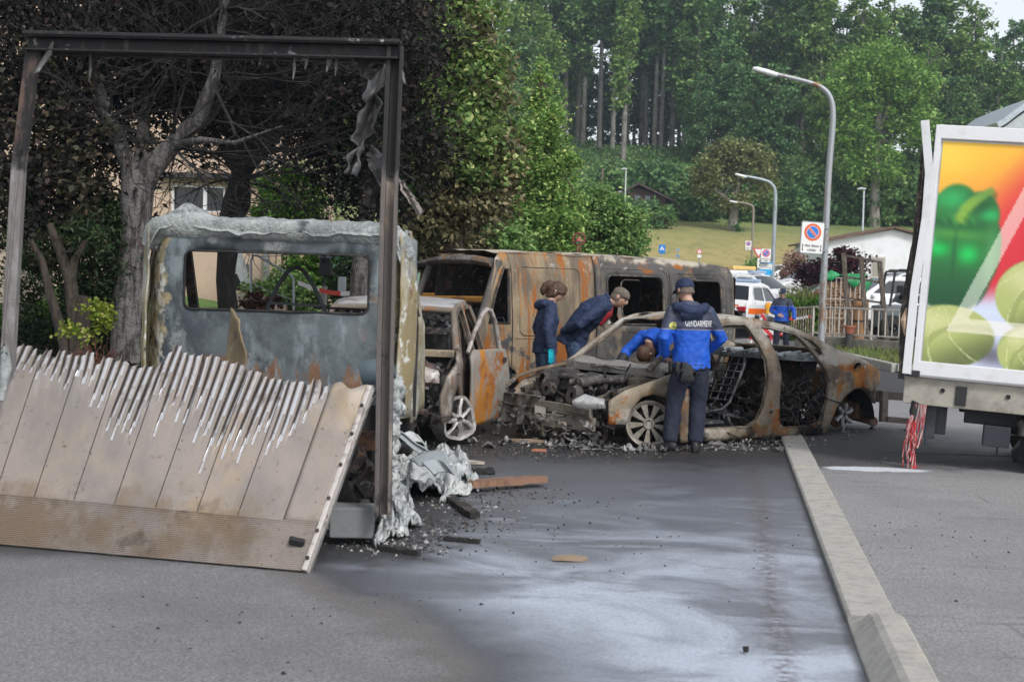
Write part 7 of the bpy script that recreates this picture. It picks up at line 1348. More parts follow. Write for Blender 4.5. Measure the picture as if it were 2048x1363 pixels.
# ================================================================== TREES
def leaf_mat(name, c1, c2, c3=None, trans=.25, rough=.6):
    t = NT(name); i = t.island(); c = t.mix(t.ss(i, .0, .8), c1, c2)
    if c3: c = t.mix(t.ss(i, .82, .9), c, c3)
    t.set(t.b.inputs['Base Color'], c); t.b.inputs['Roughness'].default_value = rough; t.b.inputs['Specular IOR Level'].default_value = .3
    tr = t.new('BsdfTranslucent', {'Color': c}); mx = t.new('MixShader', {0: trans}); t.t.links.new(t.b.outputs[0], mx.inputs[1]); t.t.links.new(tr.outputs[0], mx.inputs[2]); t.t.links.new(mx.outputs[0], t.t.nodes['Material Output'].inputs[0]); return t.m
def leaf_obj(name, C, size, mat, parent=None, flat=.5, seed=0, aspect=.6):
    r = np.random.default_rng(seed); n = len(C); s = size * r.uniform(.6, 1.35, n)[:, None]
    nrm = r.normal(0, 1, (n, 3)); nrm[:, 2] = np.abs(nrm[:, 2]) + flat; nrm /= np.linalg.norm(nrm, axis=1)[:, None]
    a = np.cross(nrm, r.normal(0, 1, (n, 3))); a /= np.linalg.norm(a, axis=1)[:, None]; b = np.cross(nrm, a) * aspect
    V = np.stack([C - a * s, C + b * s + nrm * s * .12, C + a * s - nrm * s * .2, C - b * s + nrm * s * .12], 1).reshape(-1, 3)
    me = bpy.data.meshes.new(name); me.vertices.add(n * 4); me.vertices.foreach_set('co', V.astype(np.float32).ravel()); me.loops.add(n * 4); me.loops.foreach_set('vertex_index', np.arange(n * 4, dtype=np.int32)); me.polygons.add(n); me.polygons.foreach_set('loop_start', np.arange(0, n * 4, 4, dtype=np.int32)); me.polygons.foreach_set('loop_total', np.full(n, 4, dtype=np.int32)); me.update(); me.validate()
    me.materials.append(mat); o = bpy.data.objects.new(name, me); col.objects.link(o); o.parent = parent; return o
def cloud(blobs, n, clump=.35, per=45, seed=0, shell=.45, squash=.75):
    """points in leaf clumps spread through ellipsoids (cx,cy,cz,rx,ry,rz)"""
    r = np.random.default_rng(seed); B = np.array(blobs, float); vol = B[:, 3] * B[:, 4] * B[:, 5]; k = max(1, n // per); ib = r.choice(len(B), k, p=vol / vol.sum())
    d = r.normal(0, 1, (k, 3)); d /= np.linalg.norm(d, axis=1)[:, None]; rad = shell + (1 - shell) * r.uniform(0, 1, k) ** .6
    cc = B[ib, :3] + d * rad[:, None] * B[ib, 3:]; cs = clump * r.uniform(.5, 1.4, k)
    ip = r.integers(0, k, n); off = r.normal(0, 1, (n, 3)); off[:, 2] *= squash; return cc[ip] + off * cs[ip][:, None] * .55
def branchy(m, p, d, length, rad, depth, rd, spread=.5, up=.15, minr=.004, n=5, kids=(2, 3), wig=.18):
    pts = [Vector(p)]; d = Vector(d).normalized(); seg = 4
    for i in range(seg):
        d = (d + Vector((rd.gauss(0, wig), rd.gauss(0, wig), rd.gauss(up * .3, wig)))).normalized(); pts.append(pts[-1] + d * length / seg)
    rr = [max(minr, rad * (1 - .45 * i / seg)) for i in range(seg + 1)]; m.tube(pts, rr, n if rad > .03 else 3, caps=False)
    if depth <= 0: return
    for k in range(rd.randint(*kids)):
        i = rd.randint(2, seg); dd = (d + Vector((rd.gauss(0, spread), rd.gauss(0, spread), rd.gauss(up, spread * .7)))).normalized()
        branchy(m, pts[i], dd, length * rd.uniform(.6, .85), rr[i] * rd.uniform(.5, .75), depth - 1, rd, spread, up, minr, n, kids, wig)
M['bark_grey'] = layered('grey_bark', (.16, .15, .145), [((.05, .046, .043), 5, .45, .58, {'st': (3.2, 3.2, .5), 'd': 6}), ((.24, .23, .22), 7, .58, .68, {'st': (3, 3, .5)}), ((.09, .045, .035), 1.6, .56, .66), ((.02, .019, .018), 2, .5, .66, {'ax': (2, 1.2, .3, .4)}), ((.045, .04, .038), 2.2, .40, .56, {'ax': (2, 2.1, 3.2, .3), 'a': .85})], .95, 0, 1.0, 14, bd=.06)
M['bark_black'] = layered('charred_bark', (.012, .011, .011), [((.035, .031, .029), 6, .5, .66, {'st': (2, 2, .6)})], .95, 0, .8, 16, bd=.04)
M['bark_brown'] = layered('brown_bark', (.13, .095, .065), [((.06, .043, .03), 5, .45, .62, {'st': (3, 3, .6)}), ((.19, .16, .12), 8, .6, .7)], .95, 0, .8, 16, bd=.04)
M['bark_dark'] = layered('dark_bark', (.06, .045, .033), [((.025, .02, .017), 5, .42, .6, {'st': (3, 3, .6)}), ((.11, .09, .065), 8, .6, .7)], .95, 0, .8, 16, bd=.04)
M['bark_pale'] = layered('pale_bark', (.24, .225, .20), [((.12, .11, .095), 2, .45, .65, {'st': (1, 1, .4)})], .95, 0, .3, 6)
LB = leaf_mat('scorched_leaves', (0.007, 0.0065, 0.0065), (0.026, 0.024, 0.022), (0.05, 0.034, 0.028), .12, .8)
LO = leaf_mat('olive_scorched_leaves', (0.056, 0.056, 0.025), (0.188, 0.181, 0.088), (0.338, 0.275, 0.150), .2)
LOD = leaf_mat('dark_olive_leaves', (0.018, 0.019, 0.01), (0.05, 0.048, 0.027), (0.09, 0.065, 0.04), .15)
LG = leaf_mat('linden_leaves', (0.074, 0.155, 0.041), (0.270, 0.405, 0.121), (0.513, 0.567, 0.230), .3)
LD = leaf_mat('dark_leaves', (.012, .03, .012), (.035, .065, .02), (.06, .09, .03), .2)
LC = leaf_mat('conical_leaves', (0.088, 0.189, 0.041), (0.284, 0.459, 0.121), (0.513, 0.594, 0.203), .3)
LS = leaf_mat('shrub_leaves', (0.081, 0.176, 0.047), (0.257, 0.419, 0.135), (0.432, 0.553, 0.216), .3)
LY = leaf_mat('lime_leaves', (.13, .20, .02), (.30, .36, .05), (.36, .38, .10), .35)
LV = leaf_mat('vivid_leaves', (.05, .14, .015), (.15, .30, .04), (.25, .38, .08), .35)
# ---- the scorched garden trees
def px_base(x, y, d): q = P(x, y, d); return q
tA = px_base(258, 700, 17.5); tA.z = wz(tA.x, 17.5) - .05
treeA = thing('scorched_tree', 'thick grey-barked tree with charred branches left of the truck cab', 'tree', tA, 0, 'scorched garden trees')
def loc_(x, y, d): return P(x, y, d) - tA
rd = random.Random(3); m = MB()
m.tube([loc_(262, 760, 17.5), loc_(258, 690, 17.5), loc_(256, 600, 17.5), loc_(268, 480, 17.5), loc_(274, 390, 17.5), loc_(276, 340, 17.5)], [.26, .225, .195, .185, .19, .20], 16)
m.tube([loc_(276, 380, 17.5), loc_(300, 340, 17.45), loc_(345, 290, 17.4), loc_(400, 235, 17.3), loc_(432, 150, 17.2), loc_(445, 40, 17.2), loc_(470, -120, 17.2)], [.16, .15, .12, .10, .075, .055, .03], 12)
m.tube([loc_(272, 390, 17.5), loc_(255, 320, 17.6), loc_(215, 240, 17.7), loc_(190, 150, 17.8), loc_(185, 0, 17.9), loc_(175, -120, 18)], [.13, .11, .085, .07, .05, .03], 10)
m.tube([loc_(276, 380, 17.5), loc_(285, 310, 17.7), loc_(288, 200, 18), loc_(290, 60, 18.2)], [.12, .09, .075, .05], 10)
m.tube([loc_(345, 290, 17.4), loc_(400, 280, 17.0), loc_(470, 285, 16.7), loc_(560, 250, 16.5)], [.065, .045, .028, .006], 8)
m.jitter(.035, 2.5, 2); m.build('trunk', M['bark_grey'], treeA, smooth=60)
m = MB()
for i in range(58):
    sx0, sy0, sd0 = rd.choice([(400, 235, 17.3), (430, 150, 17.2), (440, 60, 17.2), (345, 290, 17.4), (190, 150, 17.8), (288, 180, 18), (215, 240, 17.7), (290, 80, 18.2), (450, 20, 17.2), (300, 0, 17.5)])
    branchy(m, loc_(sx0, sy0, sd0), (rd.gauss(.55, .7), rd.gauss(-.1, .5), rd.gauss(.25, .4)), rd.uniform(.7, 1.4), .026, 3, rd, .42, .08, .0045, 4, (2, 4), .16)
m.build('charred_branches', M['bark_black'], treeA)
o = leaf_obj('crown', cloud([loc_(*q)[:] + s_ for q, s_ in (((150, 180, 18.2), (1.1, 1.1, 1.3)), ((60, 320, 17.6), (.9, .8, 1.2)), ((230, 60, 18.4), (1.5, 1.2, 1.1)), ((180, 400, 18.0), (.75, .7, .9)), ((40, 80, 18.5), (1.0, 1.0, 1.2)), ((480, 120, 18.4), (1.3, 1.2, 1.2)), ((700, 60, 18.2), (1.2, 1.0, 1.0)), ((350, 150, 18.6), (1.0, 1.0, 1.2)))], 34000, .30, 40, 5), .045, LB, treeA, .2, 5)
o = leaf_obj('olive_crown', cloud([loc_(*q)[:] + s_ for q, s_ in (((90, 420, 17.3), (.7, .6, .9)), ((170, 300, 17.6), (.8, .7, 1.0)), ((30, 200, 17.6), (.6, .6, 1.2)))], 5000, .22, 40, 6), .045, LOD, treeA, .2, 6)
def ctree(nm, label, base, segs, crown, mats, nl, ls, clump=.35, per=45, seed=0, bark=None, limbs=14, group=None, flat=.5, shell=.45, limbdir=(0, 0, .5)):
    """trunk given as points relative to base, crown as ellipsoids relative to base"""
    T = thing(nm, label, 'tree', base, 0, group); r = random.Random(seed); m = MB(); m.tube([s[0] for s in segs], [s[1] for s in segs], 12)
    B = np.array(crown)
    for i in range(limbs):
        s = r.choice(segs[len(segs) // 2:]); b = crown[r.randrange(len(crown))]; tgt = Vector(b[:3]) + Vector((r.gauss(0, .4) * b[3], r.gauss(0, .4) * b[4], r.gauss(0, .4) * b[5])); a = Vector(s[0]); mid = (a + tgt) / 2 + Vector((0, 0, .1))
        m.tube([a, mid, tgt], [s[1] * .5, s[1] * .3, s[1] * .1], 6)
    m.jitter(.03, 1.6, seed).build('trunk', bark or M['bark_brown'], T, smooth=60)
    tot = sum(f for _, f in mats)
    for q, (mt, f) in enumerate(mats): leaf_obj('crown', cloud(crown, int(nl * f / tot), clump, per, seed * 10 + q, shell), ls, mt, T, flat, seed * 10 + q)
    return T
tb0 = px_base(465, 640, 23); tb0.z = wz(tb0.x, 23)
B_ = lambda x, y, d=23: tuple(P(x, y, d) - tb0)
ctree('scorched_tree', 'second scorched tree with a swollen black trunk before the peach house', tb0, [((0, 0, -.2), .19), (B_(450, 560), .15), (B_(462, 440), .20), (B_(472, 405), .24), (B_(480, 360), .17), (B_(490, 310), .17), (B_(505, 240), .13), (B_(520, 120), .09)],
    [B_(450, 120) + (1.6, 1.2, 1.2), B_(620, 180) + (1.3, 1.2, .9), B_(600, 20) + (2.0, 1.4, .9), B_(330, 60) + (1.4, 1.2, 1.0), B_(690, 300) + (.8, .9, .7)], [(LB, 1)], 32000, .055, .4, 45, 21, M['bark_black'], 30, 'scorched garden trees')
tm_ = bpy.data.objects['scorched_tree.001']; m = MB(); rd = random.Random(9)
for i in range(66):
    x0, y0 = rd.choice([(490, 300), (505, 240), (520, 150), (480, 360), (600, 120), (640, 200), (560, 60)]); branchy(m, B_(x0, y0, rd.uniform(22, 23.5)), (rd.gauss(.5, .8), rd.gauss(-.4, .5), rd.gauss(.15, .5)), rd.uniform(.8, 1.7), .024, 3, rd, .45, .04, .005, 4, (2, 4), .2)
m.build('charred_branches', M['bark_black'], tm_)
tc0 = px_base(722, 640, 21.5); tc0.z = wz(tc0.x, 21.5); C_ = lambda x, y, d=21.5: tuple(P(x, y, d) - tc0)
ctree('scorched_tree', 'third scorched tree whose pale trunk shows through the truck window', tc0, [((0, 0, -.2), .17), (C_(718, 560), .14), (C_(725, 500), .135), (C_(735, 420), .13), (C_(735, 320), .11), (C_(740, 180), .08), (C_(750, 20), .05)],
    [C_(700, 250) + (.9, .8, .8), C_(760, 380) + (.7, .7, .5), C_(740, 80) + (1.3, 1.1, 1.0), C_(800, 250) + (.7, .8, 1.0)], [(LB, 3), (LD, 1)], 15000, .05, .35, 45, 31, M['bark_grey'], 20, 'scorched garden trees')
# dark multi-stemmed conifer shrub
sb = px_base(160, 700, 16.8); sb.z = wz(sb.x, 16.8); S_2 = lambda x, y, d=16.8: tuple(P(x, y, d) - sb)
sh = thing('conifer_shrub', 'dark multi-stemmed conifer shrub left of the grey-barked tree', 'shrub', sb); m = MB()
for pts, r in ((((150, 740), (150, 660), (140, 560), (120, 500), (100, 450)), .085), (((140, 740), (118, 650), (100, 580), (85, 520), (60, 480)), .06), (((155, 740), (160, 660), (170, 590)), .10), (((140, 600), (150, 520), (170, 480)), .05)): m.tube([S_2(*q) for q in pts], [r, r, r * .9, r * .7, r * .5][:len(pts)], 9)
m.jitter(.03, 3).build('stems', M['bark_dark'], sh, smooth=60)
leaf_obj('foliage', cloud([S_2(160, 470) + (.32, .3, .22), S_2(200, 540, 18) + (.55, .4, .9), S_2(70, 480, 17.6) + (.35, .4, .5), S_2(225, 500, 17.5) + (.3, .3, .7), S_2(55, 560, 17.8) + (.3, .3, .3), S_2(100, 660, 18.5) + (.5, .3, .4), S_2(210, 640, 18) + (.5, .3, .5)] + [S_2(130, 520, 17.4) + (.35, .3, .5), S_2(30, 420, 17.8) + (.4, .4, .5)], 21000, .16, 40, 8), .04, LD, sh, .1, 8, .3)
lb = px_base(185, 700, 15.6); lb.z = wz(lb.x, 15.6); yl = thing('lime_bush', 'small yellow-green bush at the foot of the grey-barked tree', 'bush', lb); m = MB(); rd = random.Random(2)
for i in range(16): branchy(m, (rd.gauss(.1, .06), rd.gauss(0, .05), 0), (rd.gauss(.1, .5), rd.gauss(0, .3), 1), .3, .006, 1, rd)
m.build('twigs', plain('twig_red', (.16, .06, .045), .9), yl); kq = lambda x, y: tuple(P(x, y, 15.6) - lb)
leaf_obj('foliage', cloud([kq(190, 620) + (.14, .14, .14), kq(210, 640) + (.12, .12, .16), kq(140, 660) + (.10, .1, .06), kq(175, 670) + (.12, .1, .1)], 650, .07, 14, 3), .026, LY, yl, .3, 3, .8)
for nm, lbl, px_, py_, d_, rr_, mat_, n_, ls_ in (('garden_bush', 'low bright green ground bush beside the beige wall', 50, 635, 20, (.85, .5, .22), LV, 3500, .035), ('garden_bush', 'sunlit light green bush in front of the peach house', 585, 395, 30.5, (.75, .6, .75), LV, 6000, .06), ('garden_bush', 'flowering green bush below the metal handrail', 565, 580, 27.8, (.75, .5, .38), LS, 5500, .045), ('garden_bush', 'bright green bush between handrail and lantern post', 625, 540, 29, (.6, .5, .55), LV, 5000, .05), ('garden_bush', 'dark green columnar bush behind the lantern post', 700, 565, 27, (.28, .3, .6), LD, 3000, .05), ('garden_bush', 'dense olive green bush under the linden behind the second van', 890, 470, 31, (1.0, .6, .6), LO, 6000, .06), ('garden_bush', 'dark green bush under the linden above the van roof', 985, 475, 31.5, (.8, .6, .55), LS, 5000, .06), ('garden_bush', 'reddish brown shrub on the garden steps', 520, 605, 24.5, (.35, .25, .16), leaf_mat('reddish_leaves', (.06, .03, .02), (.13, .06, .045), None, .2), 1600, .035)):
    b = P(px_, py_, d_); z0 = wz(b.x, d_); bs = thing(nm, lbl, 'bush', Vector((b.x, d_, z0)), 0, 'garden bushes'); h = b.z - z0
    leaf_obj('foliage', cloud([(0, 0, h) + rr_, (rr_[0] * .4, 0, h - rr_[2] * .5) + tuple(k * .8 for k in rr_), (-rr_[0] * .4, .1, h - rr_[2] * .5) + tuple(k * .8 for k in rr_)], n_, rr_[2] * .35, 40, int(px_)), ls_, mat_, bs, .4, int(px_)); m = MB(); rd = random.Random(px_)
    for i in range(7): m.tube([(rd.gauss(0, .05), rd.gauss(0, .05), -.1), (rd.gauss(0, .1), 0, h * .5), (rd.gauss(0, rr_[0] * .4), rd.gauss(0, .1), h + rr_[2] * .3)], [.02, .014, .006], 5)
    m.build('stems', M['bark_brown'], bs)
# dark ground cover on the bank
t_ = np.random.default_rng(3); n_ = 9000; X = t_.uniform(-8.5, -3.2, n_); Y = t_.uniform(12.5, 19, n_); keep = X < garden_edge(Y) - .1; X, Y = X[keep], Y[keep]
o = leaf_obj('ground_cover', np.stack([X, Y, tz(X, Y) + t_.uniform(0, .10, len(X))], 1), .035, leaf_mat('burnt_groundcover', (.012, .011, .010), (.045, .04, .025), (.07, .09, .025), .1, .9), None, .6, 3); tag(o, 'scorched ground cover and dead leaves on the garden bank', 'ground cover', kind='stuff')

# ---- big linden, conical tree and round shrub beyond the vans
ld = P(905, 560, 27); ld.z = .2; L_ = lambda x, y, d=27: tuple(P(x, y, d) - ld)
ctree('linden_tree', 'large linden, green on top and scorched brown on its lower side', ld, [((0, 0, -.2), .22), (L_(905, 480), .19), (L_(908, 380), .16), (L_(900, 250), .13), (L_(900, 100), .09), (L_(900, -60), .05)],
    [L_(880, 50) + (1.0, 1.2, .9), L_(950, 170) + (.78, 1.0, .75), L_(850, 200) + (.85, 1.0, .8), L_(850, 90) + (.7, .9, .7), L_(935, 300) + (.95, 1.1, .8), L_(930, 20) + (.55, .8, .6)], [(LG, 5), (LO, 1.2)], 24000, .066, .30, 60, 41, M['bark_brown'], 24)
TL2 = bpy.data.objects['linden_tree']
leaf_obj('scorched_crown', cloud([L_(860, 330) + (.8, .9, .7), L_(930, 410) + (.95, 1.0, .6), L_(985, 330) + (.5, .8, .7), L_(860, 450) + (.7, .8, .4), L_(975, 150, 27.4) + (.35, .6, .6)], 11000, .28, 55, 44), .068, LO, TL2, .3, 44)
leaf_obj('charred_crown', cloud([L_(765, 130) + (.5, .8, 1.1), L_(780, 330) + (.45, .7, .7), L_(760, 10) + (.5, .8, .6), L_(840, 430, 27.9) + (.8, .6, .5)], 9000, .3, 50, 45), .05, LB, TL2, .3, 45)
ce = P(1075, 560, 34); ce.z = .1; E_ = lambda x, y, d=34: tuple(P(x, y, d) - ce)
ctree('conical_tree', 'conical bright green hornbeam-like tree right of the linden', ce, [((0, 0, -.2), .17), (E_(1075, 420), .14), (E_(1075, 280), .10), (E_(1080, 130), .03)],
    [E_(1080, 170) + (.22, .3, .65), E_(1083, 240) + (.55, .6, .7), E_(1088, 330) + (.8, .8, .85), E_(1092, 420) + (.9, .9, .8), E_(1095, 480) + (.95, .9, .6)], [(LC, 1)], 24000, .055, .27, 60, 51, None, 20)
cs_ = P(1205, 560, 37); cs_.z = .1; Q_ = lambda x, y, d=37: tuple(P(x, y, d) - cs_)
ctree('round_shrub', 'rounded light green tree at the meadow edge right of the conical one', cs_, [((0, 0, -.2), .12), (Q_(1205, 500), .10), (Q_(1205, 430), .06)],
    [Q_(1195, 420) + (.6, .7, .6), Q_(1235, 440) + (.65, .7, .5), Q_(1180, 480) + (.8, .8, .6), Q_(1250, 485) + (.62, .7, .45)], [(LS, 1)], 17000, .06, .25, 60, 61, None, 14)
# ---- far trees
FG = [leaf_mat('forest_leaves_a', (0.069, 0.149, 0.052), (0.172, 0.310, 0.098), (0.276, 0.391, 0.127), .25), leaf_mat('forest_leaves_b', (0.056, 0.131, 0.053), (0.138, 0.263, 0.088), None, .25), leaf_mat('forest_leaves_c', (0.103, 0.201, 0.052), (0.241, 0.391, 0.098), (0.345, 0.437, 0.138), .25)]
FB = leaf_mat('bright_tree_leaves', (0.098, 0.212, 0.040), (0.244, 0.423, 0.098), (0.358, 0.520, 0.146), .3)
FW = leaf_mat('walnut_leaves', (0.109, 0.140, 0.047), (0.250, 0.281, 0.109), (0.343, 0.343, 0.156), .3)
wa = P(1466, 470, 134); wa.z = wz(wa.x, 134); W_ = lambda x, y, d=134: tuple(P(x, y, d) - wa)
ctree('meadow_tree', 'broad thin-crowned tree standing alone on the meadow', wa, [((0, 0, -.3), .55), (W_(1466, 440), .42), (W_(1470, 410), .36), (W_(1478, 360), .22), (W_(1480, 320), .10)],
    [W_(1440, 340) + (2.4, 2.4, 1.6), W_(1500, 330) + (2.4, 2.4, 1.7), W_(1470, 305) + (2.2, 2.2, 1.2), W_(1405, 370) + (1.3, 1.6, 1.0), W_(1530, 370) + (1.3, 1.6, 1.2), W_(1460, 400) + (1.8, 1.8, .9)], [(FW, 1)], 9000, .19, .75, 40, 71, M['bark_pale'], 34)
leaf_obj('foot_ivy', cloud([W_(1470, 458) + (.5, .5, .9)], 700, .3, 40, 3), .16, FG[1], bpy.data.objects['meadow_tree'], .4, 3)
br_ = P(1750, 440, 148); br_.z = wz(br_.x, 148); R2 = lambda x, y, d=148: tuple(P(x, y, d) - br_)
ctree('bright_tree', 'bright light green broad tree behind the tall lamp post', br_, [((0, 0, -.3), .6), (R2(1750, 380), .5), (R2(1755, 280), .4), (R2(1760, 160), .2)],
    [R2(1760, 130) + (4.2, 4, 2.6), R2(1810, 170) + (3.2, 3.5, 2.6), R2(1700, 180) + (3.0, 3.5, 2.4), R2(1745, 240) + (4.5, 4, 2.6), R2(1830, 250) + (2.4, 3, 2.4), R2(1690, 270) + (2.6, 3, 2.2), R2(1740, 330) + (3.6, 3.6, 2.2)], [(FB, 1)], 17000, .22, .95, 45, 81, M['bark_pale'], 30)
# forest: bare-trunked trees on the crest, and full-crowned ones
def forest_proto(i, H, c0, R, n, mat, bark, lean=0.0, ls=.30):
    rd = random.Random(100 + i); T = thing('forest_tree', 'x', 'tree', (0, 0, 0)); m = MB(); m.tube([(0, 0, -1), (rd.gauss(0, .2), 0, H * .3), (rd.gauss(0, .4), 0, H * .65), (lean, 0, H * .97)], [.36, .30, .20, .05], 8)
    for k in range(16): z = H * rd.uniform(c0, .9); a = rd.uniform(0, 6.28); m.tube([(0, 0, z), (math.cos(a) * R * .45, math.sin(a) * R * .45, z + H * .05), (math.cos(a) * R * .8, math.sin(a) * R * .8, z + H * .07)], [.11, .06, .02], 4)
    for k in range(8): z = H * rd.uniform(.2, c0); a = rd.uniform(0, 6.28); m.tube([(0, 0, z), (math.cos(a) * 1.0, math.sin(a) * 1.0, z + .2)], [.04, .015], 3)
    m.build('trunk', bark, T, smooth=60); bl = []
    for k in range(9):
        z = c0 + (1 - c0) * (k + .5) / 9; w_ = R * math.sin(PI * (.12 + .80 * (k + .5) / 9)) ** .7; a = rd.uniform(0, 6.28); bl.append((math.cos(a) * w_ * .35, math.sin(a) * w_ * .35, z * H, w_ * .75, w_ * .75, H * (1 - c0) / 9 * .95))
    leaf_obj('crown', cloud(bl, n, .75, 34, 200 + i, .35), ls, mat, T, .5, 300 + i); return T
fps = [forest_proto(0, 24, .42, 3.0, 4200, FG[0], M['bark_pale']), forest_proto(1, 26, .50, 2.6, 3600, FG[1], M['bark_pale'], .8), forest_proto(2, 23, .12, 3.6, 6000, FG[0], M['bark_pale']), forest_proto(3, 21, .08, 3.8, 6000, FG[1], M['bark_brown']), forest_proto(4, 22, .15, 3.4, 5600, FG[2], M['bark_pale']), forest_proto(5, 25, .25, 1.7, 4000, FG[2], M['bark_pale'])]
rd = random.Random(12); used = [False] * 6
def plant(k, px, d, s, label, group):
    x = P(px, 300, d).x; loc = Vector((x, d, wz(x, d) - .3))
    if not used[k]: T = fps[k]; used[k] = True
    else: T = copy_tree(fps[k])
    T.location = loc; T.rotation_euler = (0, 0, rd.uniform(0, 6.28)); T.scale = (s * rd.uniform(.9, 1.1), s * rd.uniform(.9, 1.1), s); T['label'] = label; T['group'] = group
LBL = ('tall bare-trunked forest tree on the hill crest with sky between trunks', 'bare-trunked crest trees'); LBF = ('full-crowned dark green tree in the forest on the hill', 'full-crowned forest trees')
for px in (1128, 1152, 1166, 1196, 1222, 1288, 1308, 1322, 1344, 1368, 1540, 1562, 1592, 1616): plant(rd.choice([0, 1]), px + rd.uniform(-3, 3), rd.uniform(188, 197), rd.uniform(.92, 1.1), *LBL)
plant(5, 1247, 183, 1.05, 'slender forest tree with a leafy column of foliage around its pale trunk', 'bare-trunked crest trees'); fps[5]['group'] = 'bare-trunked crest trees'
for px in (1000, 1030, 1062, 1090, 1112, 1250, 1275, 1340, 1385, 1412, 1440, 1470, 1500, 1525, 1572, 1600, 1640, 1665, 1690, 1720, 1750, 1780, 1812, 1845, 1880, 1915, 1945, 1980, 2015, 2050): plant(rd.choice([2, 3, 4]) if not 1230 < px < 1350 else rd.choice([0, 1]), px + rd.uniform(-6, 6), rd.uniform(199, 206) if 1230 < px < 1350 else rd.uniform(184, 202), rd.uniform(.92, 1.12), *(LBF if not 1230 < px < 1350 else LBL))
for px in (985, 1025, 1055, 1085, 1400, 1435, 1470, 1505, 1545, 1655, 1690, 1730, 1850, 1890, 1925, 1960, 2000, 2045): plant(rd.choice([2, 3, 4]), px + rd.uniform(-6, 6), rd.uniform(165, 181), rd.uniform(.62, .85), *LBF)
for px, d_ in ((1140, 206), (1172, 209), (1205, 205), (1236, 210), (1268, 207), (1300, 211), (1331, 208), (1358, 206), (1546, 208), (1580, 207), (1606, 209)): plant(rd.choice([2, 3]), px, d_, rd.uniform(.7, .95), *LBF)
for px in (760, 800, 835, 870, 905, 940, 2085, 2120, 2155, 2190, 2225, 2260): plant(rd.choice([2, 3, 4]), px, rd.uniform(176, 198), rd.uniform(.85, 1.05), *LBF)
for k in range(6):
    if not used[k]: bpy.data.objects.remove(fps[k])
# undergrowth on the wooded bank: one mass
r = np.random.default_rng(9); n_ = 60000; X = r.uniform(-12, 85, n_); Y = 150 + 44 * r.uniform(0, 1, n_) ** 1.1
px_ = X / Y * 2844 + 1024; hgt = np.interp(Y, [150, 158, 170, 180, 194], [2.6, 2.4, 1.2, .9, 1.4]) * (.35 + .65 * (.5 + .5 * np.sin(X * .9) * np.sin(Y * .55 + X * .3))) * np.where((px_ > 1180) & (px_ < 1360) & (Y > 156), .35, 1.0)
o = leaf_obj('undergrowth', np.stack([X, Y, tz(X, Y) + hgt * r.uniform(0, 1, n_)], 1), .26, FG[0], None, .5, 9); tag(o, 'dense green undergrowth covering the wooded bank', 'undergrowth', kind='stuff')
def bushp(nm, mat, n, ls, seed, blobs, clump): 
    T = thing(nm, 'x', 'shrub', (0, 0, 0)); leaf_obj('foliage', cloud(blobs, n, clump, 40, seed), ls, mat, T, .5, seed); m = MB(); rd2 = random.Random(seed)
    for i in range(6): b = blobs[rd2.randrange(len(blobs))]; m.tube([(0, 0, -.3), (b[0] * .5, b[1] * .5, b[2] * .6), (b[0], b[1], b[2])], [.07, .05, .02], 5)
    m.build('stems', M['bark_brown'], T); return T
hb1 = bushp('edge_shrub', FG[1], 2600, .24, 5, [(0, 0, 1.6, 2.0, 1.6, 1.6), (1.0, 0, 2.6, 1.4, 1.2, 1.4), (-1.1, .2, 2.0, 1.3, 1.2, 1.5)], .6)
hb2 = bushp('edge_shrub', FG[0], 2600, .24, 6, [(0, 0, 1.8, 2.1, 1.6, 1.8), (-.8, 0, 3.2, 1.5, 1.4, 1.4), (1.3, .2, 1.6, 1.2, 1.2, 1.4)], .6)
fst = [True, True]
for i, px in enumerate(list(range(1300, 1660, 24)) + list(range(1670, 2060, 30)) + [1190, 1215, 1330, 1355, 1380, 1420, 1228, 1246, 1262, 1292, 1310, 1328]):
    d_ = rd.uniform(146, 153) if i < 28 else rd.uniform(141, 147) if i < 34 else rd.uniform(132.5, 135); x = P(px, 400, d_).x; k = i % 2; src = (hb1, hb2)[k]
    T = src if fst[k] else copy_tree(src); fst[k] = False; T.location = (x, d_, wz(x, d_) - .2); s = rd.uniform(.75, 1.35) if i < 34 else rd.uniform(.5, .64); T.scale = (s, s, s * rd.uniform(.9, 1.2)); T.rotation_euler = (0, 0, rd.uniform(0, 6)); T['label'] = 'dense green shrub in the hedge line along the top of the meadow'; T['group'] = 'hedge line shrubs above the meadow'
fl_ = P(1302, 402, 140); fb_ = thing('elder_bush', 'dark bush with pale flower clusters right below the chalet', 'bush', Vector((fl_.x, 140, wz(fl_.x, 140)))); leaf_obj('foliage', cloud([(0, 0, 1.1, 1.6, 1.2, 1.2), (-1.6, 0, .9, 1.2, 1, 1)], 2600, .5, 40, 12), .2, FG[1], fb_, .5, 12); leaf_obj('flowers', cloud([(0, -1.1, 1.3, 1.3, .3, .9), (-1.4, -1, .9, .8, .3, .6)], 130, .25, 8, 13), .13, plain('elder_white', (.6, .62, .5), .8), fb_, .5, 13)
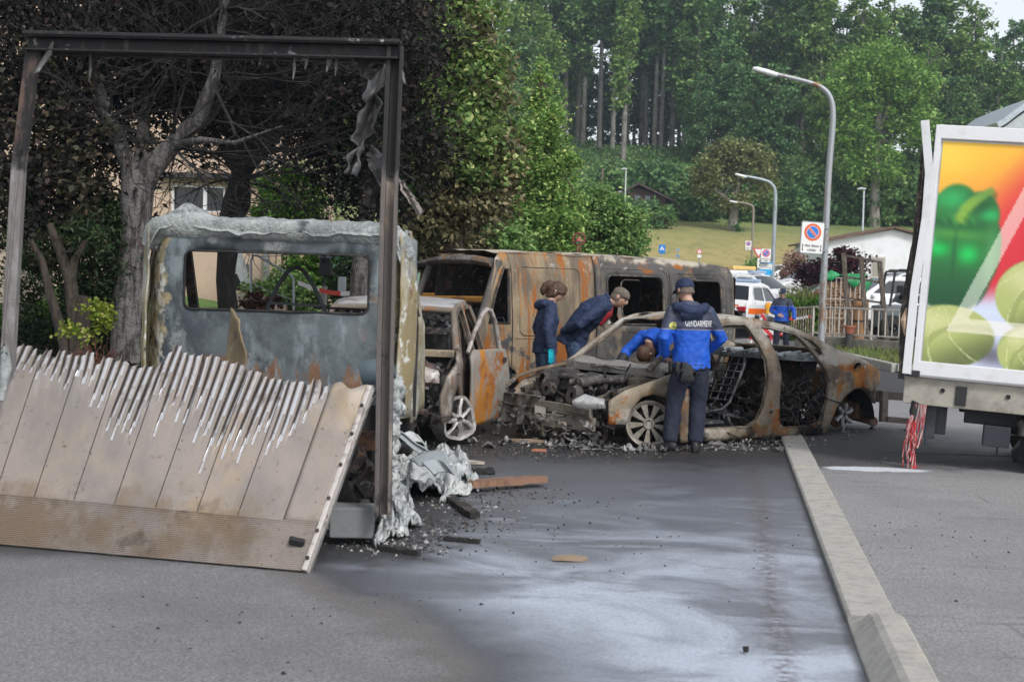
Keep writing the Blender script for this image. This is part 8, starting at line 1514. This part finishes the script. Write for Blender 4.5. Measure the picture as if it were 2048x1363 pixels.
# ---- clipped hedge, purple maple, pink bush by the houses
hd_ = P(1622, 640, 44.5); hd0 = Vector((hd_.x, 44.5, float(base_z(0, 44.5)))); hed = thing('clipped_hedge', 'clipped bright green hedge behind the far gendarme', 'hedge', hd0); r = np.random.default_rng(4); n_ = 12000; x_ = r.uniform(-.95, .95, n_); y_ = r.uniform(-.4, 1.2, n_); z_ = r.uniform(0, 1.35, n_) + .08 * np.sin(x_ * 5); f_ = r.uniform(0, 1, n_) < .75; y_[f_] = -.4 + r.normal(0, .07, f_.sum())
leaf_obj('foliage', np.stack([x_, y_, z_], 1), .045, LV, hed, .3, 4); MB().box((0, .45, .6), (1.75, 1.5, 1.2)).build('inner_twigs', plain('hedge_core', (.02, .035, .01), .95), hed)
tall = blades('hedge_grass', 400, (hd0.x - .9, hd0.x + .9, 44.2, 45.2), .45, M['grass'], lambda a, b: hd0.z + 1.25, spread=.1, seed=3); tag(tall, 'tall seeding grass growing out of the clipped hedge top', 'grass', kind='stuff')
mp = P(1665, 590, 57); mp.z = float(base_z(0, 57)); MP = lambda x, y, d=57: tuple(P(x, y, d) - mp); LM = leaf_mat('purple_leaves', (.022, .007, .012), (.07, .02, .032), (.11, .035, .045), .25)
ctree('purple_maple', 'dark purple maple in front of the white gabled house', mp, [((0, 0, -.2), .12), (MP(1665, 570), .10), (MP(1668, 540), .06)], [MP(1630, 545) + (.75, .7, .45), MP(1680, 520) + (.65, .7, .45), MP(1710, 515) + (.5, .6, .28), MP(1660, 565) + (.8, .7, .45), MP(1612, 560) + (.5, .6, .35), MP(1705, 550) + (.6, .6, .35)], [(LM, 1)], 6500, .085, .26, 40, 91, M['bark_brown'], 16)
pk = P(1582, 560, 64); pk.z = float(base_z(0, 64)); PK = lambda x, y, d=64: tuple(P(x, y, d) - pk)
ctree('pink_bush', 'pale pink flowering bush left of the purple maple', pk, [((0, 0, -.2), .06), (PK(1582, 560), .05), (PK(1582, 530), .03)], [PK(1580, 545) + (.42, .5, .62), PK(1590, 520) + (.35, .4, .4)], [(leaf_mat('pink_leaves', (.30, .17, .14), (.50, .33, .28), (.25, .25, .12), .3), 1)], 2600, .07, .2, 30, 95, M['bark_brown'], 10)
gb = P(1505, 530, 72); gb.z = float(base_z(0, 72)); GB = lambda x, y, d=72: tuple(P(x, y, d) - gb)
ctree('sign_bush', 'narrow dark green bush behind the give-way sign', gb, [((0, 0, -.2), .05), (GB(1508, 545), .04), (GB(1508, 520), .02)], [GB(1510, 545) + (.38, .5, .75)], [(LS, 1)], 1800, .09, .25, 30, 97, M['bark_brown'], 8)
# ================================================================== DEBRIS ON THE ROAD
def crumple(name, label, cat, quad, hgt, mat, nu=18, nv=14, amp=.12, scale=6, seed=0, thick=.012, zmin=.012):
    """a crumpled sheet lying on the road between four ground pixels"""
    Q = [G(*q) for q in quad]; c = sum(Q, Vector()) / 4; o = thing(name, label, cat, Vector((c.x, c.y, 0)))
    def fn(u, v):
        b = (Q[0] * (1 - u) + Q[1] * u) * (1 - v) + (Q[3] * (1 - u) + Q[2] * u) * v - Vector((c.x, c.y, 0)); e = math.sin(PI * u) * math.sin(PI * v)
        nv_ = mnoise.noise_vector(Vector((u * scale * .6, v * scale * .6, seed))) * amp; rdg = abs(mnoise.noise(Vector((u * scale, v * scale, seed + 5)))) + .55 * abs(mnoise.noise(Vector((u * scale * 2.3, v * scale * 2.3, seed + 7)))) + .3 * abs(mnoise.noise(Vector((u * scale * 5, v * scale * 5, seed + 8))))
        z = hgt * (e ** .6) * (.55 + .9 * mnoise.noise(Vector((u * 3, v * 3, seed + 9)))) + rdg * amp * 1.3 + nv_.z
        return Vector((b.x + nv_.x, b.y + nv_.y, max(zmin, z + .02)))
    m = MB().sheet(fn, nu, nv); m.build('sheet', mat, o, smooth=50, solid=thick); return o
AW = layered('ash_heap_white', (.52, .54, .53), [((.33, .355, .36), 3.0, .42, .60), ((.68, .70, .69), 7, .52, .66), ((.09, .095, .10), 2.8, .56, .64), ((.025, .025, .027), 6, .62, .67)], .95, 0, .9, 28, bd=.03); PG = layered('grey_panel_melt', (.30, .335, .35), [((.20, .225, .24), 3, .45, .65), ((.45, .48, .49), 6, .55, .7), ((.1, .1, .1), 8, .62, .7)], .55, .1, .15, 20)
crumple('melted_debris', 'large white crumpled melted panel spilling from the truck onto the road', 'debris', [(770, 1012), (945, 985), (905, 925), (780, 960)], .26, AW, 84, 60, .10, 9, 1)
crumple('melted_debris', 'ash-white crumpled heap at the foot of the right frame post', 'debris', [(752, 1098), (838, 1060), (800, 1000), (770, 1010)], .15, AW, 60, 44, .085, 9, 2)
crumple('melted_debris', 'pointed grey-white melted strip reaching towards the wooden board', 'debris', [(880, 1010), (952, 985), (955, 968), (890, 972)], .08, AW, 40, 24, .05, 8, 3)
# smooth curved grey flakes standing in the heap
def flake(label, pts, d0, d1, mat, seed=0, bow=.06):
    c = P(*pts[0], d0); c.z = 0; o = thing('panel_flake', label, 'debris', c); (ax, ay), (bx, by), (cx, cy), (dx, dy) = pts
    MB().sheet(lambda u, v: P((ax * (1 - u) + bx * u) * (1 - v) + (dx * (1 - u) + cx * u) * v, (ay * (1 - u) + by * u) * (1 - v) + (dy * (1 - u) + cy * u) * v, d0 * (1 - v) + d1 * v + bow * math.sin(PI * u)) + Vector((0, 0, bow * math.sin(PI * u) * .4)) - c, 12, 10).jitter(.012, 7, seed).build('sheet', mat, o, smooth=60, solid=.012)
flake('smooth pale grey curved flake lying on top of the white heap', [(818, 918), (890, 902), (908, 945), (836, 930)], 10.7, 10.5, PG, 1)
flake('second smooth grey flake leaning in front of the first on the heap', [(845, 925), (890, 922), (910, 950), (868, 948)], 10.45, 10.4, PG, 2)
flake('long grey bent strip sloping down beside the burnt small car', [(785, 862), (800, 862), (858, 905), (838, 908)], 10.9, 10.8, PG, 3, .04)
flake('white curled flake above the grey bent strip', [(808, 866), (836, 868), (852, 890), (822, 884)], 11.0, 10.9, AW, 4, .05)
# melted clump hanging behind the right post, sitting on the truck side
mc = P(776, 800, 9.3); cl = thing('melted_clump', 'white melted fibre clump hanging on the truck side behind the post', 'debris', Vector((mc.x, mc.y, 0)))
m = MB(); m.loft([(P(778, 748, 9.35) - Vector((mc.x, mc.y, 0)), (.05, 0, 0), (0, .06, 0)), (P(778, 770, 9.35) - Vector((mc.x, mc.y, 0)), (.085, 0, 0), (0, .10, 0)), (P(776, 815, 9.35) - Vector((mc.x, mc.y, 0)), (.10, 0, 0), (0, .12, 0)), (P(772, 860, 9.35) - Vector((mc.x, mc.y, 0)), (.07, 0, 0), (0, .1, 0)), (P(778, 930, 9.4) - Vector((mc.x, mc.y, 0)), (.05, 0, 0), (0, .1, 0)), (P(785, 1010, 9.5) - Vector((mc.x, mc.y, 0)), (.07, 0, 0), (0, .12, 0))], 18)
m.build('clump', AW, cl, remesh=.014, disp=(.11, .05))
m = MB(); m.lathe([(.075, 0), (.08, .02), (.08, .22), (.065, .22), (.06, .02)], 14, Matrix.Translation(P(722, 748, 9.2) - Vector((mc.x, mc.y, 0))) @ Matrix.Rotation(R_(75), 4, 'Y')); m.jitter(.015, 8).build('torn_hose', plain('hose_bluegrey', (.10, .14, .16), .6), cl, smooth=60)
# wooden board, charred sticks and lumps
def board(label, a, b, wdt, th, mat, z=.03, zb=None, nm='board', cat='board'):
    A, B = G(*a), G(*b); A.z = z; B.z = zb if zb is not None else z; o = thing(nm, label, cat, Vector((A.x, A.y, 0))); d_ = B - A; n = 16; s = Vector((d_.y, -d_.x, 0)).normalized() if True else None; m = MB()
    vs = []
    for i in range(n + 1):
        f = i / n; c = Vector((0, 0, A.z)) + d_ * f; ww = wdt * (.5 + .12 * mnoise.noise(Vector((f * 5, z, 1)))) * (1 if 0 < i < n else .8)
        for q, h in ((-1, -1), (1, -1), (1, 1), (-1, 1)): vs.append(c + s * (ww * q) + Vector((0, 0, th / 2 * h + .01 * mnoise.noise(Vector((f * 6, q, 3))))))
    m.add(vs, [(i * 4 + j, i * 4 + (j + 1) % 4, (i + 1) * 4 + (j + 1) % 4, (i + 1) * 4 + j) for i in range(n) for j in range(4)] + [(3, 2, 1, 0), (n * 4, n * 4 + 1, n * 4 + 2, n * 4 + 3)]); m.build('plank', mat, o, smooth=40); return o
WB = layered('brown_board', (.24, .135, .085), [((.16, .085, .055), 5, .45, .62, {'st': (1, 3, 1)}), ((.03, .026, .024), 3, .58, .68), ((.34, .22, .15), 8, .6, .7)], .8, 0, .3, 30)
board('brown wooden board lying on the road right of the white heap', (937, 985), (1086, 971), .14, .05, WB, .07, .06)
CH = M['char']
board('dark charred batten lying below the white heap', (895, 1000), (950, 1038), .09, .04, CH, .03, nm='batten', cat='batten')
board('thin charred stick on the wet road near the truck wheel', (758, 1100), (838, 1112), .05, .03, M['soot'], .02, nm='stick', cat='stick')
board('short charred stick on the road below the wooden board', (888, 1082), (960, 1088), .04, .025, M['soot'], .02, nm='stick', cat='stick')
def lump(label, px, py, r, mat, seed, flat=.5, cat='debris', nm='charred_lump'):
    c = G(px, py); o = thing(nm, label, cat, c); m = MB(); rd = random.Random(seed)
    for i in range(6): m.lathe([(.001, -.5 * r * flat), (r * .6, -.3 * r * flat), (r * .7, .1 * r), (r * .3, .5 * r * flat), (.001, .55 * r * flat)], 9, Matrix.Translation((rd.gauss(0, r * .5), rd.gauss(0, r * .3), r * .3 * flat)))
    m.v = [(x, y, max(.004, z)) for x, y, z in m.v]; m.jitter(r * .45, 4 / r * .25, seed).build('lump', mat, o, smooth=60)
    o.children[0].data.update()
lump('black lump of molten rubber on the road above the wooden board', 962, 948, .085, M['soot'], 3, .8)
TN = layered('tan_shard', (.30, .22, .15), [((.12, .085, .06), 7, .5, .66)], .8, 0, .4, 30)
def shard(label, px, py, w_, l_, rot, mat, seed, nm='shard'):
    c = G(px, py); o = thing(nm, label, 'debris', c, rot); m = MB(); m.prism([(-l_, -w_ * .4), (-l_ * .3, -w_), (l_ * .6, -w_ * .7), (l_, .1 * w_), (l_ * .2, w_), (-l_ * .7, w_ * .6)], .006, .03); m.jitter(.02, 9, seed); m.v = [(x, y, max(.005, z)) for x, y, z in m.v]; m.build('piece', mat, o)
shard('small brown shard alone on the foam-streaked road', 1138, 1122, .045, .11, .2, TN, 1)
shard('pale shard on the road in front of the open car door', 946, 928, .06, .12, -.5, layered('pale_shard', (.40, .35, .30), [((.2, .17, .14), 7, .5, .66)], .8), 2)
shard('brick-red fragment on the soot in front of the sedan', 1078, 903, .03, .07, 0, plain('brick_red', (.42, .16, .09), .8), 3)
shard('tan bent strip lying in front of the sedan radiator', 1055, 884, .05, .20, -.25, TN, 4)
shard('dark round stone on the wet road near the bottom edge', 1490, 1308, .012, .016, 0, M['soot'], 5)
shard('curled pale panel scrap beside the top of the kerb', 1610, 893, .10, .26, .3, layered('pale_scrap', (.36, .345, .32), [((.16, .15, .14), 6, .5, .66)], .7, .1, .3), 6, 'panel_scrap')
shard('teal cloth scrap on the pavement left of the red cables', 1795, 916, .06, .13, .1, plain('teal_scrap', (.01, .16, .22), .7), 7, 'cloth_scrap')
shard('dark blue cloth scrap beside the teal one on the pavement', 1815, 921, .05, .08, .5, plain('navy_scrap', (.015, .06, .12), .7), 8, 'cloth_scrap')
shard('grey cloth scrap left of the teal one on the pavement', 1765, 922, .05, .12, .8, plain('grey_scrap', (.14, .15, .16), .8), 9, 'cloth_scrap')
shard('red plastic fragment below the hanging cables', 1842, 941, .035, .07, .1, plain('red_plastic', (.45, .02, .035), .4), 10, 'plastic_fragment')
shard('pinkish fragment on the pavement right of the cables', 1862, 916, .03, .05, .2, plain('pink_scrap', (.5, .3, .24), .7), 11, 'plastic_fragment')
# red cable end lying on the ground
c = G(1830, 944); o = thing('cable_end', 'frayed red cable end on the ground under the cargo truck', 'cable', c); m = MB(); rd = random.Random(2)
for i in range(6): m.tube([(rd.gauss(0, .01), 0, .06), (rd.gauss(-.02, .03), rd.gauss(0, .03), .02), (rd.gauss(-.08, .05), rd.gauss(0, .05), .012)], .006, 5)
m.build('strands', plain('red_strand', (.45, .015, .03), .5), o)
bg = G(2045, 930); o = thing('black_sack', 'crumpled black plastic sack beside the cargo truck wheel', 'sack', Vector((bg.x + .08, bg.y, 0.036))); MB().loft([((0, 0, .0), (.17, 0, 0), (0, .14, 0)), ((0, 0, .12), (.18, 0, 0), (0, .15, 0)), ((.04, 0, .24), (.11, 0, 0), (0, .10, 0)), ((.07, 0, .33), (.03, 0, 0), (0, .03, 0))], 16).jitter(.05, 7, 3).build('plastic', layered('black_plastic_sack', (.02, .02, .022), [((.07, .07, .075), 6, .55, .68)], .35, 0, .6, 14), o, smooth=60)
# loose ash and burnt crumbs, as one mass
def crumbs(name, label, n, areas, size, mat, seed, zf=lambda x, y: .004):
    r = np.random.default_rng(seed); V = []; F = []; 
    per = n // len(areas)
    for (cx, cy, rx, ry, rot) in areas:
        a = r.normal(0, .5, per) * rx; b = r.normal(0, .5, per) * ry; X = cx + a * math.cos(rot) - b * math.sin(rot); Y = cy + a * math.sin(rot) + b * math.cos(rot); Sz = size * r.uniform(.3, 1.6, per) ** 1.5
        for x, y, s in zip(X, Y, Sz):
            o = len(V); z = zf(x, y); k = r.uniform(.5, 1.4, 7); an = r.uniform(0, 6.28)
            for q in range(4): V.append((x + math.cos(an + q * 1.57) * s * k[q], y + math.sin(an + q * 1.57) * s * k[q], z))
            V.append((x + r.normal(0, s * .2), y + r.normal(0, s * .2), z + s * k[5] * .9)); F += [(o, o + 1, o + 4), (o + 1, o + 2, o + 4), (o + 2, o + 3, o + 4), (o + 3, o, o + 4)]
    me = bpy.data.meshes.new(name); me.from_pydata(V, [], F); me.materials.append(mat); ob = bpy.data.objects.new(name, me); col.objects.link(ob); tag(ob, label, 'debris', kind='stuff'); return ob
t = NT('crumb_dark'); CD = t.done(t.mix(t.ss(t.island(), .55, .95), (.018, .017, .017), (.14, .12, .10)), .9)
t = NT('crumb_ash'); i_ = t.island(); CA = t.done(t.mix(t.ss(i_, .45, 1.0), (.04, .038, .037), (.42, .41, .40)), .95)
E2 = lambda px, py: G(px, py)
def ar(px, py, rx, ry, rot=0.0): q = G(px, py); return (q.x, q.y, rx, ry, rot)
crumbs('ash_crumbs', 'grey ash and burnt crumbs around the sedan', 1700, [ar(1080, 890, .9, .5, .2), ar(1200, 892, .7, .25, .6), ar(1310, 898, .7, .25, .6), ar(1480, 890, 1.1, .2, .65), ar(1600, 885, 1.0, .22, .6), ar(1730, 865, .9, .25, .6), ar(1530, 898, .8, .2, .4)], .009, CA, 1)
crumbs('soot_crumbs', 'black burnt crumbs scattered over the scorched road', 2600, [ar(960, 905, 1.0, .6), ar(1050, 905, 1.0, .4), ar(1250, 905, 1.4, .3, .4), ar(880, 1050, .6, .5), ar(800, 1090, .5, .4), ar(1000, 990, .8, .6), ar(1700, 880, 1.2, .3, .5)], .008, CD, 2)
crumbs('stray_crumbs', 'stray dark specks on the road and pavement', 300, [ar(1150, 1090, 1.5, 1.5), ar(500, 1250, 1.2, 1.0), ar(1800, 930, 1.2, .4), ar(1850, 1100, .9, 1.4)], .006, CD, 3, lambda x, y: .037 if x > kerb_x(y) + KW else .004)
crumbs('white_crumbs', 'white ash flakes under the melted heap beside the truck', 900, [ar(800, 1060, .45, .5), ar(850, 1010, .6, .4), ar(760, 1090, .3, .3)], .009, CA, 4)
def mesh_sheets(nm, label, areas, n, mat, seed):
    r = random.Random(seed); m = MB()
    for i in range(n):
        px, py, sp_ = areas[i % len(areas)]; c = G(px, py) + Vector((r.gauss(0, sp_), r.gauss(0, sp_ * .5), .0)); a = r.uniform(0, 6); s = r.uniform(.05, .16); b = r.uniform(.4, 1); h = r.uniform(.02, .08)
        m.sheet(lambda u, v: c + Vector((math.cos(a) * (u - .5) * s - math.sin(a) * (v - .5) * s * b, math.sin(a) * (u - .5) * s + math.cos(a) * (v - .5) * s * b, .012 + h * (math.sin(u * 4 + i) * math.sin(v * 3 + i)) ** 2)), 4, 4)
    o = m.build(nm, mat, None, smooth=60); tag(o, label, 'debris', kind='stuff')
mesh_sheets('burnt_flakes', 'curled burnt metal flakes lying along the sedan', [(1090, 892, .5), (1480, 893, .5), (1560, 890, .4), (1640, 880, .4), (1260, 898, .4), (1180, 893, .3), (1760, 868, .35)], 120, layered('flake_grey', (.13, .125, .12), [((.40, .39, .38), 6, .5, .62), ((.03, .03, .03), 5, .52, .64)], .75, .1, .4, 30), 5)

for o in bpy.data.objects:
    if o.name.split('.')[0] in ('engine_bay_remains', 'front_remains', 'rear_seat_remains', 'dashboard_remains', 'hanging_wires', 'charred_branches', 'hanging_cables', 'brake_lines', 'belt_pouches', 'small_print', 'board_bolts'): o['kind'] = 'stuff'
# ================================================================== AIR
hz_m = bpy.data.materials.new('haze_air'); hz_m.use_nodes = True; nt = hz_m.node_tree; nt.nodes.remove(nt.nodes['Principled BSDF'])
pv = nt.nodes.new('ShaderNodeVolumePrincipled'); pv.inputs['Color'].default_value = (.72, .86, 1.0, 1); pv.inputs['Density'].default_value = .00042; pv.inputs['Anisotropy'].default_value = .2
nt.links.new(pv.outputs[0], nt.nodes['Material Output'].inputs['Volume'])
hz = MB().box((20, 200, 22), (420, 480, 67)).build('haze', hz_m); tag(hz, 'thin bluish summer haze over the valley', 'haze', kind='stuff')
